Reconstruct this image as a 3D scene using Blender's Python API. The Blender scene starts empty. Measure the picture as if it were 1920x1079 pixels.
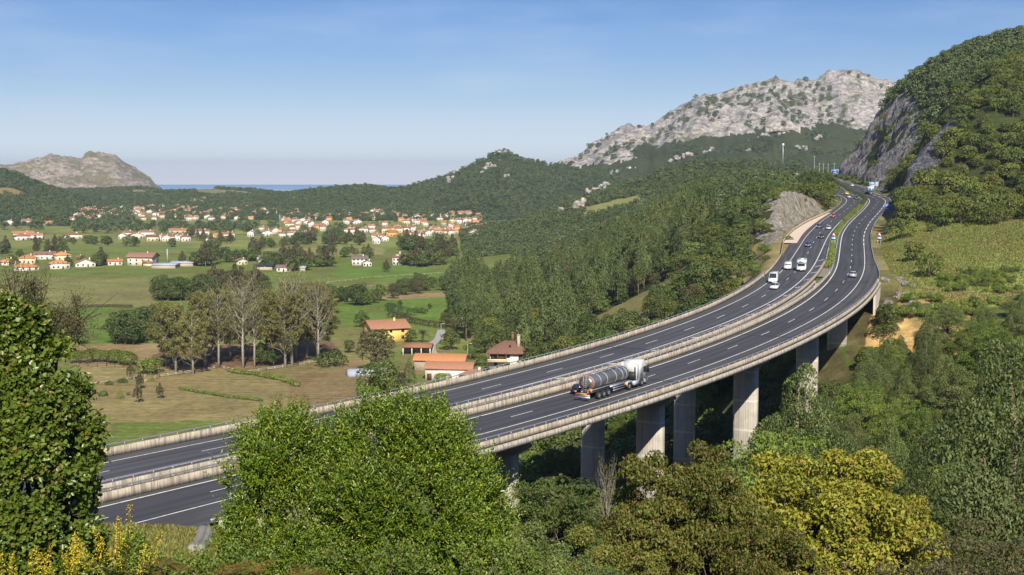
import bpy, math, random
import numpy as np
from mathutils import Vector, Matrix

# ------------------------------------------------------------------ camera, world, sun, exposure
SC = bpy.context.scene
COL = SC.collection
FPX = 2400.0; CX = 960.0; CY = 539.5; HZ = 344.0            # focal length in px of the 1920 px wide photo, horizon row
PITCH = math.atan((CY - HZ) / FPX)
cd = bpy.data.cameras.new("camera"); cd.sensor_width = 36.0; cd.lens = 45.0
cd.clip_start = 0.5; cd.clip_end = 300000.0
cam = bpy.data.objects.new("camera", cd); COL.objects.link(cam)
cam.location = (0, 0, 0); cam.rotation_euler = (math.pi / 2 - PITCH, 0, 0)
SC.camera = cam
SUN_EL = math.radians(38.0); SUN_GO = math.radians(-8.0)     # elevation; azimuth (from +Y towards +X) the light travels to
W = bpy.data.worlds.new("World"); SC.world = W; W.use_nodes = True
nt = W.node_tree; bg = nt.nodes["Background"]
sky = nt.nodes.new("ShaderNodeTexSky"); sky.sky_type = 'NISHITA'; sky.sun_disc = False
sky.sun_elevation = SUN_EL; sky.sun_rotation = SUN_GO + math.pi
sky.altitude = 100; sky.air_density = 1.0; sky.dust_density = 0.15; sky.ozone_density = 4.0
# the clear sky's own gradient: deeper blue aloft, pale towards the horizon
_tc = nt.nodes.new("ShaderNodeTexCoord"); _sx = nt.nodes.new("ShaderNodeSeparateXYZ"); nt.links.new(_tc.outputs["Generated"], _sx.inputs[0])
_rp = nt.nodes.new("ShaderNodeValToRGB"); nt.links.new(_sx.outputs[2], _rp.inputs[0]); _e = _rp.color_ramp.elements
SKYT = [(0.0, (1.10, 1.12, 1.50)), (0.012, (0.98, 1.02, 1.32)), (0.0225, (0.88, 0.89, 1.08)), (0.040, (0.75, 0.72, 0.87)), (0.068, (0.585, 0.60, 0.72)), (0.126, (0.375, 0.47, 0.65)), (0.30, (0.38, 0.46, 0.64)), (0.55, (0.64, 0.72, 0.90))]
while len(_e) < len(SKYT): _e.new(0.5)
for _x, (_p, _c) in zip(_e, SKYT): _x.position = _p; _x.color = (*[v / 1.8 for v in _c], 1)
_mx = nt.nodes.new("ShaderNodeMix"); _mx.data_type = 'RGBA'; _mx.blend_type = 'MULTIPLY'; _mx.inputs[0].default_value = 1.0
nt.links.new(sky.outputs[0], _mx.inputs[6]); nt.links.new(_rp.outputs[0], _mx.inputs[7])
_nz = nt.nodes.new("ShaderNodeTexNoise"); _mp = nt.nodes.new("ShaderNodeMapping"); _mp.inputs["Scale"].default_value = (3.0, 3.0, 16.0); nt.links.new(_tc.outputs["Generated"], _mp.inputs[0]); nt.links.new(_mp.outputs[0], _nz.inputs["Vector"])
_nz.inputs["Scale"].default_value = 2.2; _nz.inputs["Detail"].default_value = 6; _cr = nt.nodes.new("ShaderNodeValToRGB"); nt.links.new(_nz.outputs[0], _cr.inputs[0])
_cr.color_ramp.elements[0].position = 0.5; _cr.color_ramp.elements[1].position = 0.8; _cr.color_ramp.elements[0].color = (0, 0, 0, 1); _cr.color_ramp.elements[1].color = (0.16, 0.16, 0.16, 1)   # faint high veil
_m2 = nt.nodes.new("ShaderNodeMix"); _m2.data_type = 'RGBA'; nt.links.new(_cr.outputs[0], _m2.inputs[0]); nt.links.new(_mx.outputs[2], _m2.inputs[6]); _m2.inputs[7].default_value = (3.6, 3.8, 4.2, 1)
nt.links.new(_m2.outputs[2], bg.inputs[0]); bg.inputs[1].default_value = 0.18
sl = bpy.data.lights.new("sun", 'SUN'); sl.energy = 4.8; sl.angle = math.radians(0.5); sl.color = (1.0, 0.92, 0.79)
sun = bpy.data.objects.new("sun", sl); COL.objects.link(sun)
sd = Vector((math.sin(SUN_GO) * math.cos(SUN_EL), math.cos(SUN_GO) * math.cos(SUN_EL), -math.sin(SUN_EL)))
sun.rotation_euler = sd.to_track_quat('-Z', 'Y').to_euler()
SC.view_settings.view_transform = 'Standard'; SC.view_settings.look = 'None'
SC.view_settings.exposure = 0.5; SC.view_settings.gamma = 1.0
SC.cycles.max_bounces = 5; SC.cycles.diffuse_bounces = 2; SC.cycles.glossy_bounces = 2
SC.cycles.transmission_bounces = 3; SC.cycles.transparent_max_bounces = 6; SC.cycles.volume_bounces = 0
SC.cycles.use_denoising = True; SC.cycles.denoiser = 'OPENIMAGEDENOISE'

RNG = np.random.default_rng(7)
random.seed(7)

# ------------------------------------------------------------------ helpers
def ray(px, py):
    u = (px - CX) / FPX; v = (CY - py) / FPX
    d = np.array([u, math.cos(PITCH) + v * math.sin(PITCH), -math.sin(PITCH) + v * math.cos(PITCH)])
    return d / d[1]
def at(px, py, D):                                            # photo pixel at depth D -> point in the place
    return ray(px, py) * D
def tag(o, label=None, cat=None, group=None, kind=None):
    if label: o["label"] = label
    if cat: o["category"] = cat
    if group: o["group"] = group
    if kind: o["kind"] = kind
    return o
def link(o, parent=None):
    COL.objects.link(o)
    if parent is not None: o.parent = parent
    return o
def empty(name, loc=(0, 0, 0), rz=0.0, parent=None):
    o = bpy.data.objects.new(name, None); o.location = loc; o.rotation_euler = (0, 0, rz); o.empty_display_size = 1
    return link(o, parent)
def mesh(name, V, Fs, mats, mi=None, uv=None, smooth=False, attr=None):
    """V (n,3); Fs list of int arrays (m,k); mats list; mi list of material index per array or per-face arrays"""
    me = bpy.data.meshes.new(name)
    V = np.asarray(V, dtype=np.float32).reshape(-1, 3)
    me.vertices.add(len(V)); me.vertices.foreach_set("co", V.ravel())
    Fs = [np.asarray(f, dtype=np.int32) for f in Fs if len(f)]
    tot = np.concatenate([np.full(len(f), f.shape[1], dtype=np.int32) for f in Fs])
    idx = np.concatenate([f.ravel() for f in Fs])
    st = np.concatenate([[0], np.cumsum(tot)[:-1]]).astype(np.int32)
    me.loops.add(len(idx)); me.loops.foreach_set("vertex_index", idx)
    me.polygons.add(len(tot)); me.polygons.foreach_set("loop_start", st); me.polygons.foreach_set("loop_total", tot)
    if mi is not None:
        m = np.concatenate([np.full(len(f), a, dtype=np.int32) if np.isscalar(a) else np.asarray(a, dtype=np.int32) for f, a in zip(Fs, mi)])
        me.polygons.foreach_set("material_index", m)
    if smooth: me.polygons.foreach_set("use_smooth", np.ones(len(tot), dtype=bool))
    for m in (mats if isinstance(mats, (list, tuple)) else [mats]): me.materials.append(m)
    if uv is not None:
        l = me.uv_layers.new(name="UVMap"); l.data.foreach_set("uv", np.asarray(uv, dtype=np.float32)[idx].ravel())
    if attr:
        for k, a in attr.items():
            a = np.asarray(a, dtype=np.float32)
            if a.ndim == 2:
                at_ = me.color_attributes.new(k, 'FLOAT_COLOR', 'POINT')
                at_.data.foreach_set("color", np.concatenate([a[:, :3], np.ones((len(a), 1), np.float32)], 1).ravel())
            else:
                at_ = me.attributes.new(k, 'FLOAT', 'POINT'); at_.data.foreach_set("value", a)
    me.update(calc_edges=True); me.validate()
    return me
def obj(name, me, parent=None, loc=None, rz=None):
    o = bpy.data.objects.new(name, me)
    if loc is not None: o.location = loc
    if rz is not None: o.rotation_euler = (0, 0, rz)
    return link(o, parent)
def kids(o): return [c for c in bpy.data.objects if c.parent == o]
def tree_of(o): return [(c, tree_of(c)) for c in kids(o)]
def copy_of(root, sub, loc=None, rz=None, scale=None):
    """copy a thing with its parts (sub = tree_of(root), read once)"""
    r = root.copy(); COL.objects.link(r)
    if loc is not None: r.location = loc
    if rz is not None: r.rotation_euler = (r.rotation_euler[0], r.rotation_euler[1], rz)
    if scale is not None: r.scale = scale if hasattr(scale, '__len__') else (scale,) * 3
    def rec(p, subs):
        for c, s in subs:
            n = c.copy(); COL.objects.link(n); n.parent = p; rec(n, s)
    rec(r, sub)
    return r

class MB:
    """collects boxes, tubes, prisms and quads into one mesh"""
    def __init__(s): s.V = []; s.Q = {}; s.n = 0
    def add(s, V, F, m=0):
        V = np.asarray(V, float).reshape(-1, 3)
        for f in F: s.Q.setdefault(len(f), []).append(([i + s.n for i in f], m))
        s.V.append(V); s.n += len(V)
    def addn(s, V, F, m=0):
        F = np.asarray(F) + s.n
        s.Q.setdefault(('n', F.shape[1], m), []).append(F); s.V.append(np.asarray(V, float).reshape(-1, 3)); s.n += len(V)
    def box(s, x0, x1, y0, y1, z0, z1, m=0, M=None, top=None):
        """top=(sx,sy): scale of the top face about its centre"""
        V = np.array([[x, y, z] for z in (z0, z1) for y in (y0, y1) for x in (x0, x1)], float)
        if top:
            c = np.array([(x0 + x1) / 2, (y0 + y1) / 2]); V[4:, :2] = c + (V[4:, :2] - c) * np.array(top)
        if M is not None: V = V @ np.array(M.to_3x3()).T + np.array(M.translation)
        s.add(V, [(0, 2, 3, 1), (4, 5, 7, 6), (0, 1, 5, 4), (2, 6, 7, 3), (0, 4, 6, 2), (1, 3, 7, 5)], m); return s
    def tube(s, P, R, n=8, m=0, cap=True):
        P = np.asarray(P, float); k = len(P); R = np.full(k, R) if np.isscalar(R) else np.asarray(R, float)
        T = np.gradient(P, axis=0); T /= np.linalg.norm(T, axis=1)[:, None] + 1e-9
        a = np.where(np.abs(T[:, 2:3]) < 0.9, np.array([[0, 0, 1.0]]), np.array([[1.0, 0, 0]]))
        if np.abs(T[:, 2]).mean() > 0.7: a = np.tile([[1.0, 0, 0]], (k, 1))
        A = np.cross(T, a); A /= np.linalg.norm(A, axis=1)[:, None] + 1e-9; B = np.cross(T, A)
        t = np.arange(n) * 2 * math.pi / n
        V = P[:, None] + (A[:, None] * np.cos(t)[None, :, None] + B[:, None] * np.sin(t)[None, :, None]) * R[:, None, None]
        V = V.reshape(-1, 3)
        F = [(i * n + j, i * n + (j + 1) % n, (i + 1) * n + (j + 1) % n, (i + 1) * n + j) for i in range(k - 1) for j in range(n)]
        if cap: F += [tuple(range(n))[::-1], tuple(range((k - 1) * n, k * n))]
        s.add(V, F, m); return s
    def prism(s, poly, a, b, axis='y', m=0, sa=1.0, sb=1.0, c=(0, 0)):
        """poly (u,v) extruded along an axis from a to b; axis y: u->x v->z; axis x: u->y v->z; axis z: u->x v->y"""
        n = len(poly); V = []
        for t, sc in ((a, sa), (b, sb)):
            for u, v in poly:
                u = c[0] + (u - c[0]) * sc; v = c[1] + (v - c[1]) * sc
                V.append((u, t, v) if axis == 'y' else (t, u, v) if axis == 'x' else (u, v, t))
        F = [tuple(range(n)), tuple(range(n, 2 * n))[::-1]] + [(i, i + n, (i + 1) % n + n, (i + 1) % n) for i in range(n)]
        s.add(V, F, m); return s
    def build(s, name, mats, parent=None, loc=None, rz=None, smooth=False, uv=None):
        Fs, mi = [], []
        for k, L in s.Q.items():
            if isinstance(k, tuple): Fs.append(np.concatenate(L)); mi.append(k[2])
            else: Fs.append(np.array([f for f, _ in L])); mi.append(np.array([m for _, m in L]))
        return obj(name, mesh(name, np.concatenate(s.V), Fs, mats, mi, smooth=smooth), parent, loc, rz)

# numpy value noise / fbm
def _h(ix, iy, seed):
    n = (ix.astype(np.int64) * 374761393 + iy.astype(np.int64) * 668265263 + seed * 974634777) & 0x7fffffff
    n = (n ^ (n >> 13)) * 1274126177 & 0x7fffffff
    return ((n ^ (n >> 16)) & 0xffff) / 65535.0
def vnoise(x, y, seed=0):
    ix = np.floor(x); iy = np.floor(y); fx = x - ix; fy = y - iy
    fx = fx * fx * (3 - 2 * fx); fy = fy * fy * (3 - 2 * fy)
    a = _h(ix, iy, seed); b = _h(ix + 1, iy, seed); c = _h(ix, iy + 1, seed); d = _h(ix + 1, iy + 1, seed)
    return (a * (1 - fx) + b * fx) * (1 - fy) + (c * (1 - fx) + d * fx) * fy
def fbm(x, y, oct=4, seed=0, ridge=False):
    r = 0; a = 0.5; t = 0
    for i in range(oct):
        n = vnoise(x * 2 ** i + 17.3 * i, y * 2 ** i - 9.1 * i, seed + i)
        if ridge: n = 1 - np.abs(2 * n - 1)
        r = r + a * n; t += a; a *= 0.5
    return r / t
def sstep(a, b, x):
    t = np.clip((x - a) / (b - a), 0, 1); return t * t * (3 - 2 * t)

# ------------------------------------------------------------------ materials
class NT:
    def __init__(s, m): s.t = m.node_tree; s.n = s.t.nodes; s.b = s.n["Principled BSDF"]; s.out = s.n["Material Output"]
    def new(s, kind, **kw):
        x = s.n.new(kind)
        for k, v in kw.items(): setattr(x, k, v)
        return x
    def l(s, a, b): s.t.links.new(a, b)
    def coord(s, which='Object'):
        return s.new("ShaderNodeTexCoord").outputs[which]
    def noise(s, scale, detail=4, rough=0.55, vec=None, dist=0.0, out=0):
        x = s.new("ShaderNodeTexNoise"); x.inputs["Scale"].default_value = scale; x.inputs["Detail"].default_value = detail
        x.inputs["Roughness"].default_value = rough; x.inputs["Distortion"].default_value = dist
        if vec is not None: s.l(vec, x.inputs["Vector"])
        return x.outputs[out]
    def ramp(s, fac, pts, interp='LINEAR'):
        x = s.new("ShaderNodeValToRGB"); x.color_ramp.interpolation = interp
        e = x.color_ramp.elements
        while len(e) < len(pts): e.new(0.5)
        for el, (p, c) in zip(e, pts):
            el.position = p; el.color = (c, c, c, 1) if np.isscalar(c) else (*c, 1)
        s.l(fac, x.inputs[0]); return x.outputs[0]
    def mix(s, fac, a, b, mode='MIX'):
        x = s.new("ShaderNodeMix", data_type='RGBA', blend_type=mode)
        for v, k in ((fac, 0), (a, 6), (b, 7)):
            if hasattr(v, 'links'): s.l(v, x.inputs[k])
            else: x.inputs[k].default_value = v if k == 0 else (*v, 1) if len(v) == 3 else v
        return x.outputs[2]
    def math(s, op, a, b=0.0):
        x = s.new("ShaderNodeMath", operation=op)
        for v, k in ((a, 0), (b, 1)):
            if hasattr(v, 'links'): s.l(v, x.inputs[k])
            else: x.inputs[k].default_value = v
        return x.outputs[0]
    def mapping(s, vec, scale=(1, 1, 1), rot=(0, 0, 0)):
        x = s.new("ShaderNodeMapping"); x.inputs["Scale"].default_value = scale; x.inputs["Rotation"].default_value = rot
        s.l(vec, x.inputs["Vector"]); return x.outputs[0]
    def bump(s, h, strength=0.3, dist=0.1):
        x = s.new("ShaderNodeBump"); x.inputs["Strength"].default_value = strength; x.inputs["Distance"].default_value = dist
        s.l(h, x.inputs["Height"]); s.l(x.outputs[0], s.b.inputs["Normal"])
    def col(s, c): s.l(c, s.b.inputs["Base Color"])
def mat(name, base=(0.5, 0.5, 0.5), rough=0.8, metal=0.0, spec=0.3):
    m = bpy.data.materials.new(name); m.use_nodes = True; t = NT(m)
    t.b.inputs["Base Color"].default_value = (*base, 1); t.b.inputs["Roughness"].default_value = rough
    t.b.inputs["Metallic"].default_value = metal; t.b.inputs["Specular IOR Level"].default_value = spec
    return m, t
def simple(name, base, rough=0.7, metal=0.0, var=0.12, scale=3.0, spec=0.3):
    """a paint or metal with slight dirt variation"""
    m, t = mat(name, base, rough, metal, spec)
    n = t.noise(scale, 5, 0.6, t.coord())
    lo = tuple(c * (1 - var) for c in base); hi = tuple(min(1, c * (1 + var)) for c in base)
    t.col(t.ramp(n, [(0.3, lo), (0.7, hi)])); return m
M = {}

def leaf_mat(name, dark, light, extra=None, efac=0.15, trans=0.25, rough=0.5, spec=0.25, vary=0.5):
    """leaves: colour varies leaf by leaf, clump by clump and tree by tree"""
    m, t = mat(name, light, rough, 0, spec)
    g = t.new("ShaderNodeNewGeometry"); oi = t.new("ShaderNodeObjectInfo")
    at_ = t.new("ShaderNodeAttribute", attribute_name="lv")
    a = t.math('ADD', t.math('MULTIPLY', at_.outputs["Fac"], 0.65), t.math('MULTIPLY', oi.outputs["Random"], 0.35))
    c = t.ramp(a, [(0.12, dark), (0.5, tuple((p + q) / 2 for p, q in zip(dark, light))), (0.9, light)])
    if extra:
        at2 = t.new("ShaderNodeAttribute", attribute_name="lx")
        c = t.mix(t.math('LESS_THAN', at2.outputs["Fac"], efac), c, extra)
    hs = t.new("ShaderNodeHueSaturation"); t.l(c, hs.inputs["Color"])
    r2 = t.math('FRACT', t.math('MULTIPLY', oi.outputs["Random"], 7.31))
    t.l(t.math('ADD', t.math('MULTIPLY', r2, 0.05 * vary), 0.5 - 0.025 * vary), hs.inputs["Hue"])
    r3 = t.math('FRACT', t.math('MULTIPLY', oi.outputs["Random"], 13.7))
    t.l(t.math('ADD', t.math('MULTIPLY', r3, 0.7 * vary), 1 - 0.35 * vary), hs.inputs["Value"])
    c = hs.outputs[0]; t.col(c)
    if trans > 0:
        tr = t.new("ShaderNodeBsdfTranslucent"); t.l(t.mix(1.0, c, (1.0, 1.0, 0.45), 'MULTIPLY'), tr.inputs["Color"])
        ms = t.new("ShaderNodeMixShader"); ms.inputs[0].default_value = trans
        t.l(t.b.outputs[0], ms.inputs[1]); t.l(tr.outputs[0], ms.inputs[2]); t.l(ms.outputs[0], t.out.inputs[0])
    return m
M['leaf_oak'] = leaf_mat("oak_leaves", (0.045, 0.081, 0.021), (0.156, 0.201, 0.046), (0.13, 0.11, 0.035), 0.10)
M['leaf_euc'] = leaf_mat("eucalyptus_leaves", (0.058, 0.095, 0.034), (0.198, 0.240, 0.075), (0.14, 0.14, 0.045), 0.15)
M['leaf_hill'] = leaf_mat("holm_oak_leaves", (0.071, 0.106, 0.021), (0.215, 0.245, 0.048), (0.11, 0.10, 0.05), 0.08)
M['leaf_far'] = leaf_mat("distant_forest_leaves", (0.052, 0.081, 0.028), (0.129, 0.163, 0.048), None, trans=0.0)
M['leaf_pop'] = leaf_mat("poplar_leaves", (0.11, 0.115, 0.040), (0.28, 0.27, 0.095), (0.30, 0.27, 0.05), 0.15)
M['leaf_bay'] = leaf_mat("laurel_leaves", (0.045, 0.090, 0.010), (0.190, 0.285, 0.024), (0.32, 0.34, 0.03), 0.12, rough=0.32, spec=0.5, trans=0.3, vary=0.1)
M['leaf_ivy'] = leaf_mat("ivy_leaves", (0.045, 0.078, 0.012), (0.190, 0.255, 0.035), (0.24, 0.20, 0.05), 0.08, rough=0.35, spec=0.5, vary=0.1)
M['leaf_yel'] = leaf_mat("yellow_autumn_leaves", (0.10, 0.12, 0.016), (0.36, 0.36, 0.045), (0.34, 0.24, 0.04), 0.18, vary=0.1)
M['leaf_olive'] = leaf_mat("olive_autumn_leaves", (0.070, 0.085, 0.015), (0.250, 0.270, 0.050), (0.24, 0.15, 0.05), 0.14, vary=0.1)
M['leaf_grey'] = leaf_mat("grey_green_leaves", (0.059, 0.090, 0.025), (0.205, 0.249, 0.072), (0.26, 0.26, 0.08), 0.12, vary=0.5)
M['leaf_shrub'] = leaf_mat("shrub_leaves", (0.083, 0.136, 0.021), (0.249, 0.325, 0.054), (0.17, 0.14, 0.04), 0.12)
M['leaf_lime'] = leaf_mat("yellow_green_leaves", (0.08, 0.10, 0.02), (0.22, 0.24, 0.05), (0.25, 0.20, 0.05), 0.15)
M['leaf_brown'] = leaf_mat("brown_leaves", (0.075, 0.060, 0.030), (0.150, 0.125, 0.060), (0.11, 0.12, 0.04), 0.3)
M['fern'] = leaf_mat("bracken", (0.10, 0.10, 0.02), (0.24, 0.21, 0.04), (0.25, 0.11, 0.03), 0.3, vary=0.2)
M['petal'] = leaf_mat("yellow_petals", (0.55, 0.40, 0.02), (0.75, 0.60, 0.04), None, vary=0.1)
M['gold'] = leaf_mat("golden_cypress", (0.20, 0.24, 0.02), (0.32, 0.36, 0.04), None, vary=0.1)
def bark(name, a, b):
    m, t = mat(name, a, 0.9, 0, 0.1)
    t.col(t.ramp(t.noise(1.2, 6, 0.7, t.mapping(t.coord(), (3, 3, 0.7))), [(0.35, a), (0.65, b)])); return m
M['bark'] = bark("bark", (0.07, 0.055, 0.04), (0.16, 0.13, 0.10))
M['bark_pale'] = bark("pale_bark", (0.22, 0.19, 0.14), (0.45, 0.41, 0.33))
M['bark_euc'] = bark("eucalyptus_bark", (0.16, 0.11, 0.07), (0.34, 0.27, 0.19))
# ------------------------------------------------------------------ the motorway's line: points every 12 m (x, y, z)
_cl = np.array([[-66.91,71.1,-30.14],[-59.97,80.9,-30.16],[-53.03,90.69,-30.16],[-46.09,100.48,-30.16],[-39.16,110.27,-30.17],[-32.25,120.08,-30.22],[-25.36,129.91,-30.31],[-18.47,139.73,-30.42],[-11.55,149.53,-30.5],[-4.57,159.29,-30.5],[2.47,169.02,-30.39],[9.5,178.75,-30.17],[16.41,188.56,-29.89],[23.09,198.51,-29.61],[29.51,208.64,-29.33],[35.78,218.86,-28.99],[41.97,229.13,-28.55],[48.02,239.48,-28.02],[53.83,249.97,-27.46],[59.32,260.62,-26.91],[64.48,271.44,-26.37],[69.3,282.42,-25.85],[73.82,293.52,-25.33],[78.07,304.74,-24.82],[82.09,316.03,-24.31],[85.89,327.41,-23.81],[89.48,338.84,-23.3],[92.87,350.34,-22.8],[96.11,361.89,-22.28],[99.25,373.46,-21.75],[102.36,385.04,-21.2],[105.45,396.62,-20.64],[108.54,408.2,-20.08],[111.63,419.78,-19.5],[114.76,431.35,-18.9],[117.98,442.89,-18.3],[121.33,454.4,-17.68],[124.83,465.86,-17.07],[128.44,477.29,-16.46],[132.14,488.69,-15.85],[135.94,500.05,-15.25],[139.82,511.39,-14.64],[143.79,522.7,-14.03],[147.79,534.0,-13.42],[151.79,545.3,-12.81],[155.76,556.6,-12.2],[159.7,567.91,-11.55],[163.62,579.24,-10.86],[167.52,590.57,-10.11],[171.32,601.95,-9.35],[174.78,613.41,-8.6],[177.64,625.01,-7.89],[179.74,636.78,-7.2],[181.24,648.67,-6.54],[182.56,660.6,-5.92],[184.11,672.5,-5.36],[186.03,684.34,-4.83],[188.31,696.12,-4.35],[190.8,707.86,-3.89],[193.3,719.59,-3.44],[195.58,731.36,-2.98],[197.51,743.18,-2.49],[199.04,755.06,-1.98],[200.27,766.99,-1.45],[201.33,778.94,-0.9],[202.39,790.89,-0.34],[203.54,802.82,0.23],[204.76,814.73,0.78],[205.94,826.65,1.33],[206.95,838.6,1.86],[207.74,850.59,2.39],[208.43,862.6,2.92],[209.4,874.58,3.45],[211.11,886.44,3.99],[213.96,898.05,4.53],[218.09,909.31,5.06],[223.43,920.1,5.55],[229.79,930.34,6.0],[236.98,939.99,6.4],[244.86,949.05,6.8],[253.34,957.53,7.2],[262.37,965.43,7.61],[271.93,972.75,8.06]])
def resample(P, per, n):
    """smooth cubic through the points"""
    out = []
    for i in range(len(P) - 1):
        p0 = P[max(i - 1, 0)]; p1 = P[i]; p2 = P[i + 1]; p3 = P[min(i + 2, len(P) - 1)]
        for k in range(n):
            t = k / n
            out.append(0.5 * ((2 * p1) + (-p0 + p2) * t + (2 * p0 - 5 * p1 + 4 * p2 - p3) * t * t + (-p0 + 3 * p1 - 3 * p2 + p3) * t ** 3))
    out.append(P[-1]); return np.array(out)
CLN = resample(_cl, 12, 6)                                   # every 2 m
SS = np.arange(len(CLN)) * 2.0
_T = np.gradient(CLN, axis=0); _T[:, 2] = 0; _T /= np.linalg.norm(_T, axis=1)[:, None]
_k = np.ones(9) / 9
_T = np.stack([np.convolve(np.pad(_T[:, i], 4, mode='edge'), _k, 'valid') for i in range(3)], 1); _T /= np.linalg.norm(_T, axis=1)[:, None]
_N = np.stack([-_T[:, 1], _T[:, 0], 0 * _T[:, 0]], 1)
def RP(s, o, dz=0.0):
    """road frame: distance s along the right carriageway's middle, o metres to the left of it"""
    s = np.asarray(s, float); o = np.asarray(o, float); s, o = np.broadcast_arrays(s, o)
    P = np.stack([np.interp(s, SS, CLN[:, i]) for i in range(3)], -1)
    n = np.stack([np.interp(s, SS, _N[:, i]) for i in range(3)], -1)
    P = P + n * o[..., None]; P[..., 2] += dz; return P
def RH(s): t = [np.interp(s, SS, _T[:, i]) for i in range(2)]; return math.atan2(t[1], t[0])
ip = lambda xs, ys: (lambda s: np.interp(s, xs, ys))
S_END = 984.0
V0, V1 = 92.0, 288.0                                         # the viaduct's two ends
bc = ip([0, 140, 200, 250, 300, 330, 440, 500, 580, 1000], [15.9, 15.9, 15.3, 14.4, 13.9, 13.5, 11.6, 11.3, 10.7, 10.4])
a_out = ip([0, 100, 150, 200, 270, 290, 315, 345, 385, 1000], [-9.1, -9.1, -8.6, -8.5, -8.3, -8.2, -7.4, -6.2, -5.8, -5.8])
b_out = ip([0, 70, 130, 190, 230, 300, 350, 395, 440, 480, 520, 540, 600, 1000], [21.9, 21.9, 21.6, 21.4, 20.5, 20.3, 20.3, 22.0, 21.5, 20.0, 17.6, 16.6, 16.6, 16.6])
a_med = ip([0, 250, 300, 340, 1000], [4.9, 4.9, 4.5, 4.6, 4.5])
b_med = ip([0, 180, 300, 330, 345, 400, 440, 1000], [7.9, 7.7, 7.4, 7.2, 7.4, 7.4, 6.6, 6.2])

# ------------------------------------------------------------------ the lie of the land
_cp = [(0,0,-2),(0,-60,6),(-60,-40,4),(60,-40,2),(0,12,-5.2),(-9,12,-3.8),(9,12,-6.2),(0,25,-11.5),(-14,25,-9),(14,25,-14),(0,45,-21),(-22,45,-15),(22,45,-28),
 (0,70,-30),(-33,75,-20.5),(28,70,-36),(0,100,-39),(-20,100,-29),(20,100,-42),(-28.7,95,-25.1),(-25.4,108,-28.4),(-33,88,-23.5),(-19.7,84,-24.7),(-25,84,-24.2),(-18,70,-22),(-22,70,-21.4),(-40,90,-22),(-60,70,-24),(-80,40,-16),(-60,10,-6),(60,20,-16),(60,60,-30),(100,60,-26),
 (24,60,-31),(40,100,-38),(60,150,-41),(80,200,-42),(100,250,-39),(120,300,-28),(140,350,-19),(158,400,-14),(175,440,-10),(195,490,6),(240,590,46),(252,630,64),(272,690,56),
 (16,60,-29),(27,100,-40),(40,150,-48),(55,205,-51),(66,248,-49),(80,283,-38),(90,303,-30),(84,296,-31),
 (100,100,-28),(140,180,-26),(190,280,-12),(230,380,5),(260,480,30),(300,560,48),
 (102,330,-24.5),(108,350,-22.5),(113,380,-21),(120,350,-21),(118,400,-19),(128,420,-17),(140,440,-13.5),(135,380,-18.5),
 (6,150,-46),(-8,128,-38),(14,172,-54),(0,175,-54),(-25,150,-46),(-40,170,-55),(-80,140,-45),(-110,110,-42),
 (30,205,-59),(20,215,-60),(42,232,-61),(52,250,-56),(40,262,-62),(64,266,-50),(74,288,-37),(50,300,-55),
 (60,320,-42),(64,350,-32),(40,340,-58),(20,330,-64),(78,330,-27),(72,370,-28),(78,400,-25),(84,430,-22.5),(50,400,-42),(20,400,-60),
 (90,460,-19),(94,490,-12.5),(60,450,-37),(30,450,-56),(99,520,-9),(108,545,-12),(70,520,-34),(40,520,-51),(0,480,-64),(0,560,-65),(-26,560,-65),
 (115,580,-11),(128,610,-8),(90,600,-25),(60,600,-42),(20,620,-60),(150,650,-6),(120,680,-10),(80,700,-30),(20,720,-62),
 (165,720,-3.5),(178,780,-1.5),(150,800,-4),(100,820,-27),(0,850,-63),(190,850,2),(180,900,4),(160,920,2),(195,940,6.5),(215,960,8),(120,950,-12),(60,950,-35),(0,960,-60),
 (150,430,-13.5),(165,448,-11),(164,470,-5),(171,500,9),(175,520,22),(178,545,35),(200,560,38),(215,600,50),(176,480,-2),(205,520,22),(220,560,44),
 (172,560,6),(178,590,10),(190,610,20),(200,640,14),(205,670,2),(215,680,6),(240,680,40),(212,700,0),(225,720,14),(215,740,1),(217,770,2),(222,800,4),(225,850,6),(231,895,8),(242,915,8),(256,940,8),
 (240,790,40),(250,830,54),(258,870,58),(262,905,55),(275,880,68),(300,900,84),(350,900,98),(290,800,70),(305,730,60),(330,640,78),(270,745,52),(400,800,110),(420,600,100),(350,450,70),(300,350,40),
 (280,940,40),(320,960,70),
 (-300,300,-65),(-150,220,-64),(-100,330,-65),(-60,260,-64),(-20,300,-65),(-200,450,-65),(-100,450,-65),(-400,600,-65),(-200,700,-65),(-60,700,-65),(-400,1000,-65),(-200,1000,-65),(-60,1000,-64),
 (-600,400,-65),(-600,900,-65),(-250,150,-58),(-200,60,-40),(100,1080,-20),(200,1080,5),(300,1080,40),(420,1050,100),(600,900,150),(500,300,60),(400,100,10),(0,1150,-62),(-150,1150,-65)]
_cp = np.array(_cp, float)
def _tps_k(d2): return 0.5 * d2 * np.log(d2 + 1e-6)
def _tps_fit(P):
    n = len(P); X = P[:, :2] / 100
    K = _tps_k(((X[:, None] - X[None]) ** 2).sum(-1)) + 0.002 * np.eye(n)
    A = np.zeros((n + 3, n + 3)); A[:n, :n] = K; A[:n, n] = 1; A[:n, n + 1:] = X; A[n, :n] = 1; A[n + 1:, :n] = X.T
    return X, np.linalg.solve(A, np.concatenate([P[:, 2], [0, 0, 0]]))
_tx, _tw = _tps_fit(_cp)
def tps(x, y):
    x = np.asarray(x, float); sh = x.shape; X = np.stack([x.ravel(), np.asarray(y, float).ravel()], 1) / 100
    out = np.empty(len(X))
    for i in range(0, len(X), 40000):
        q = X[i:i + 40000]; d2 = ((q[:, None] - _tx[None]) ** 2).sum(-1)
        out[i:i + 40000] = _tps_k(d2) @ _tw[:-3] + _tw[-3] + q @ _tw[-2:]
    return out.reshape(sh)
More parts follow.
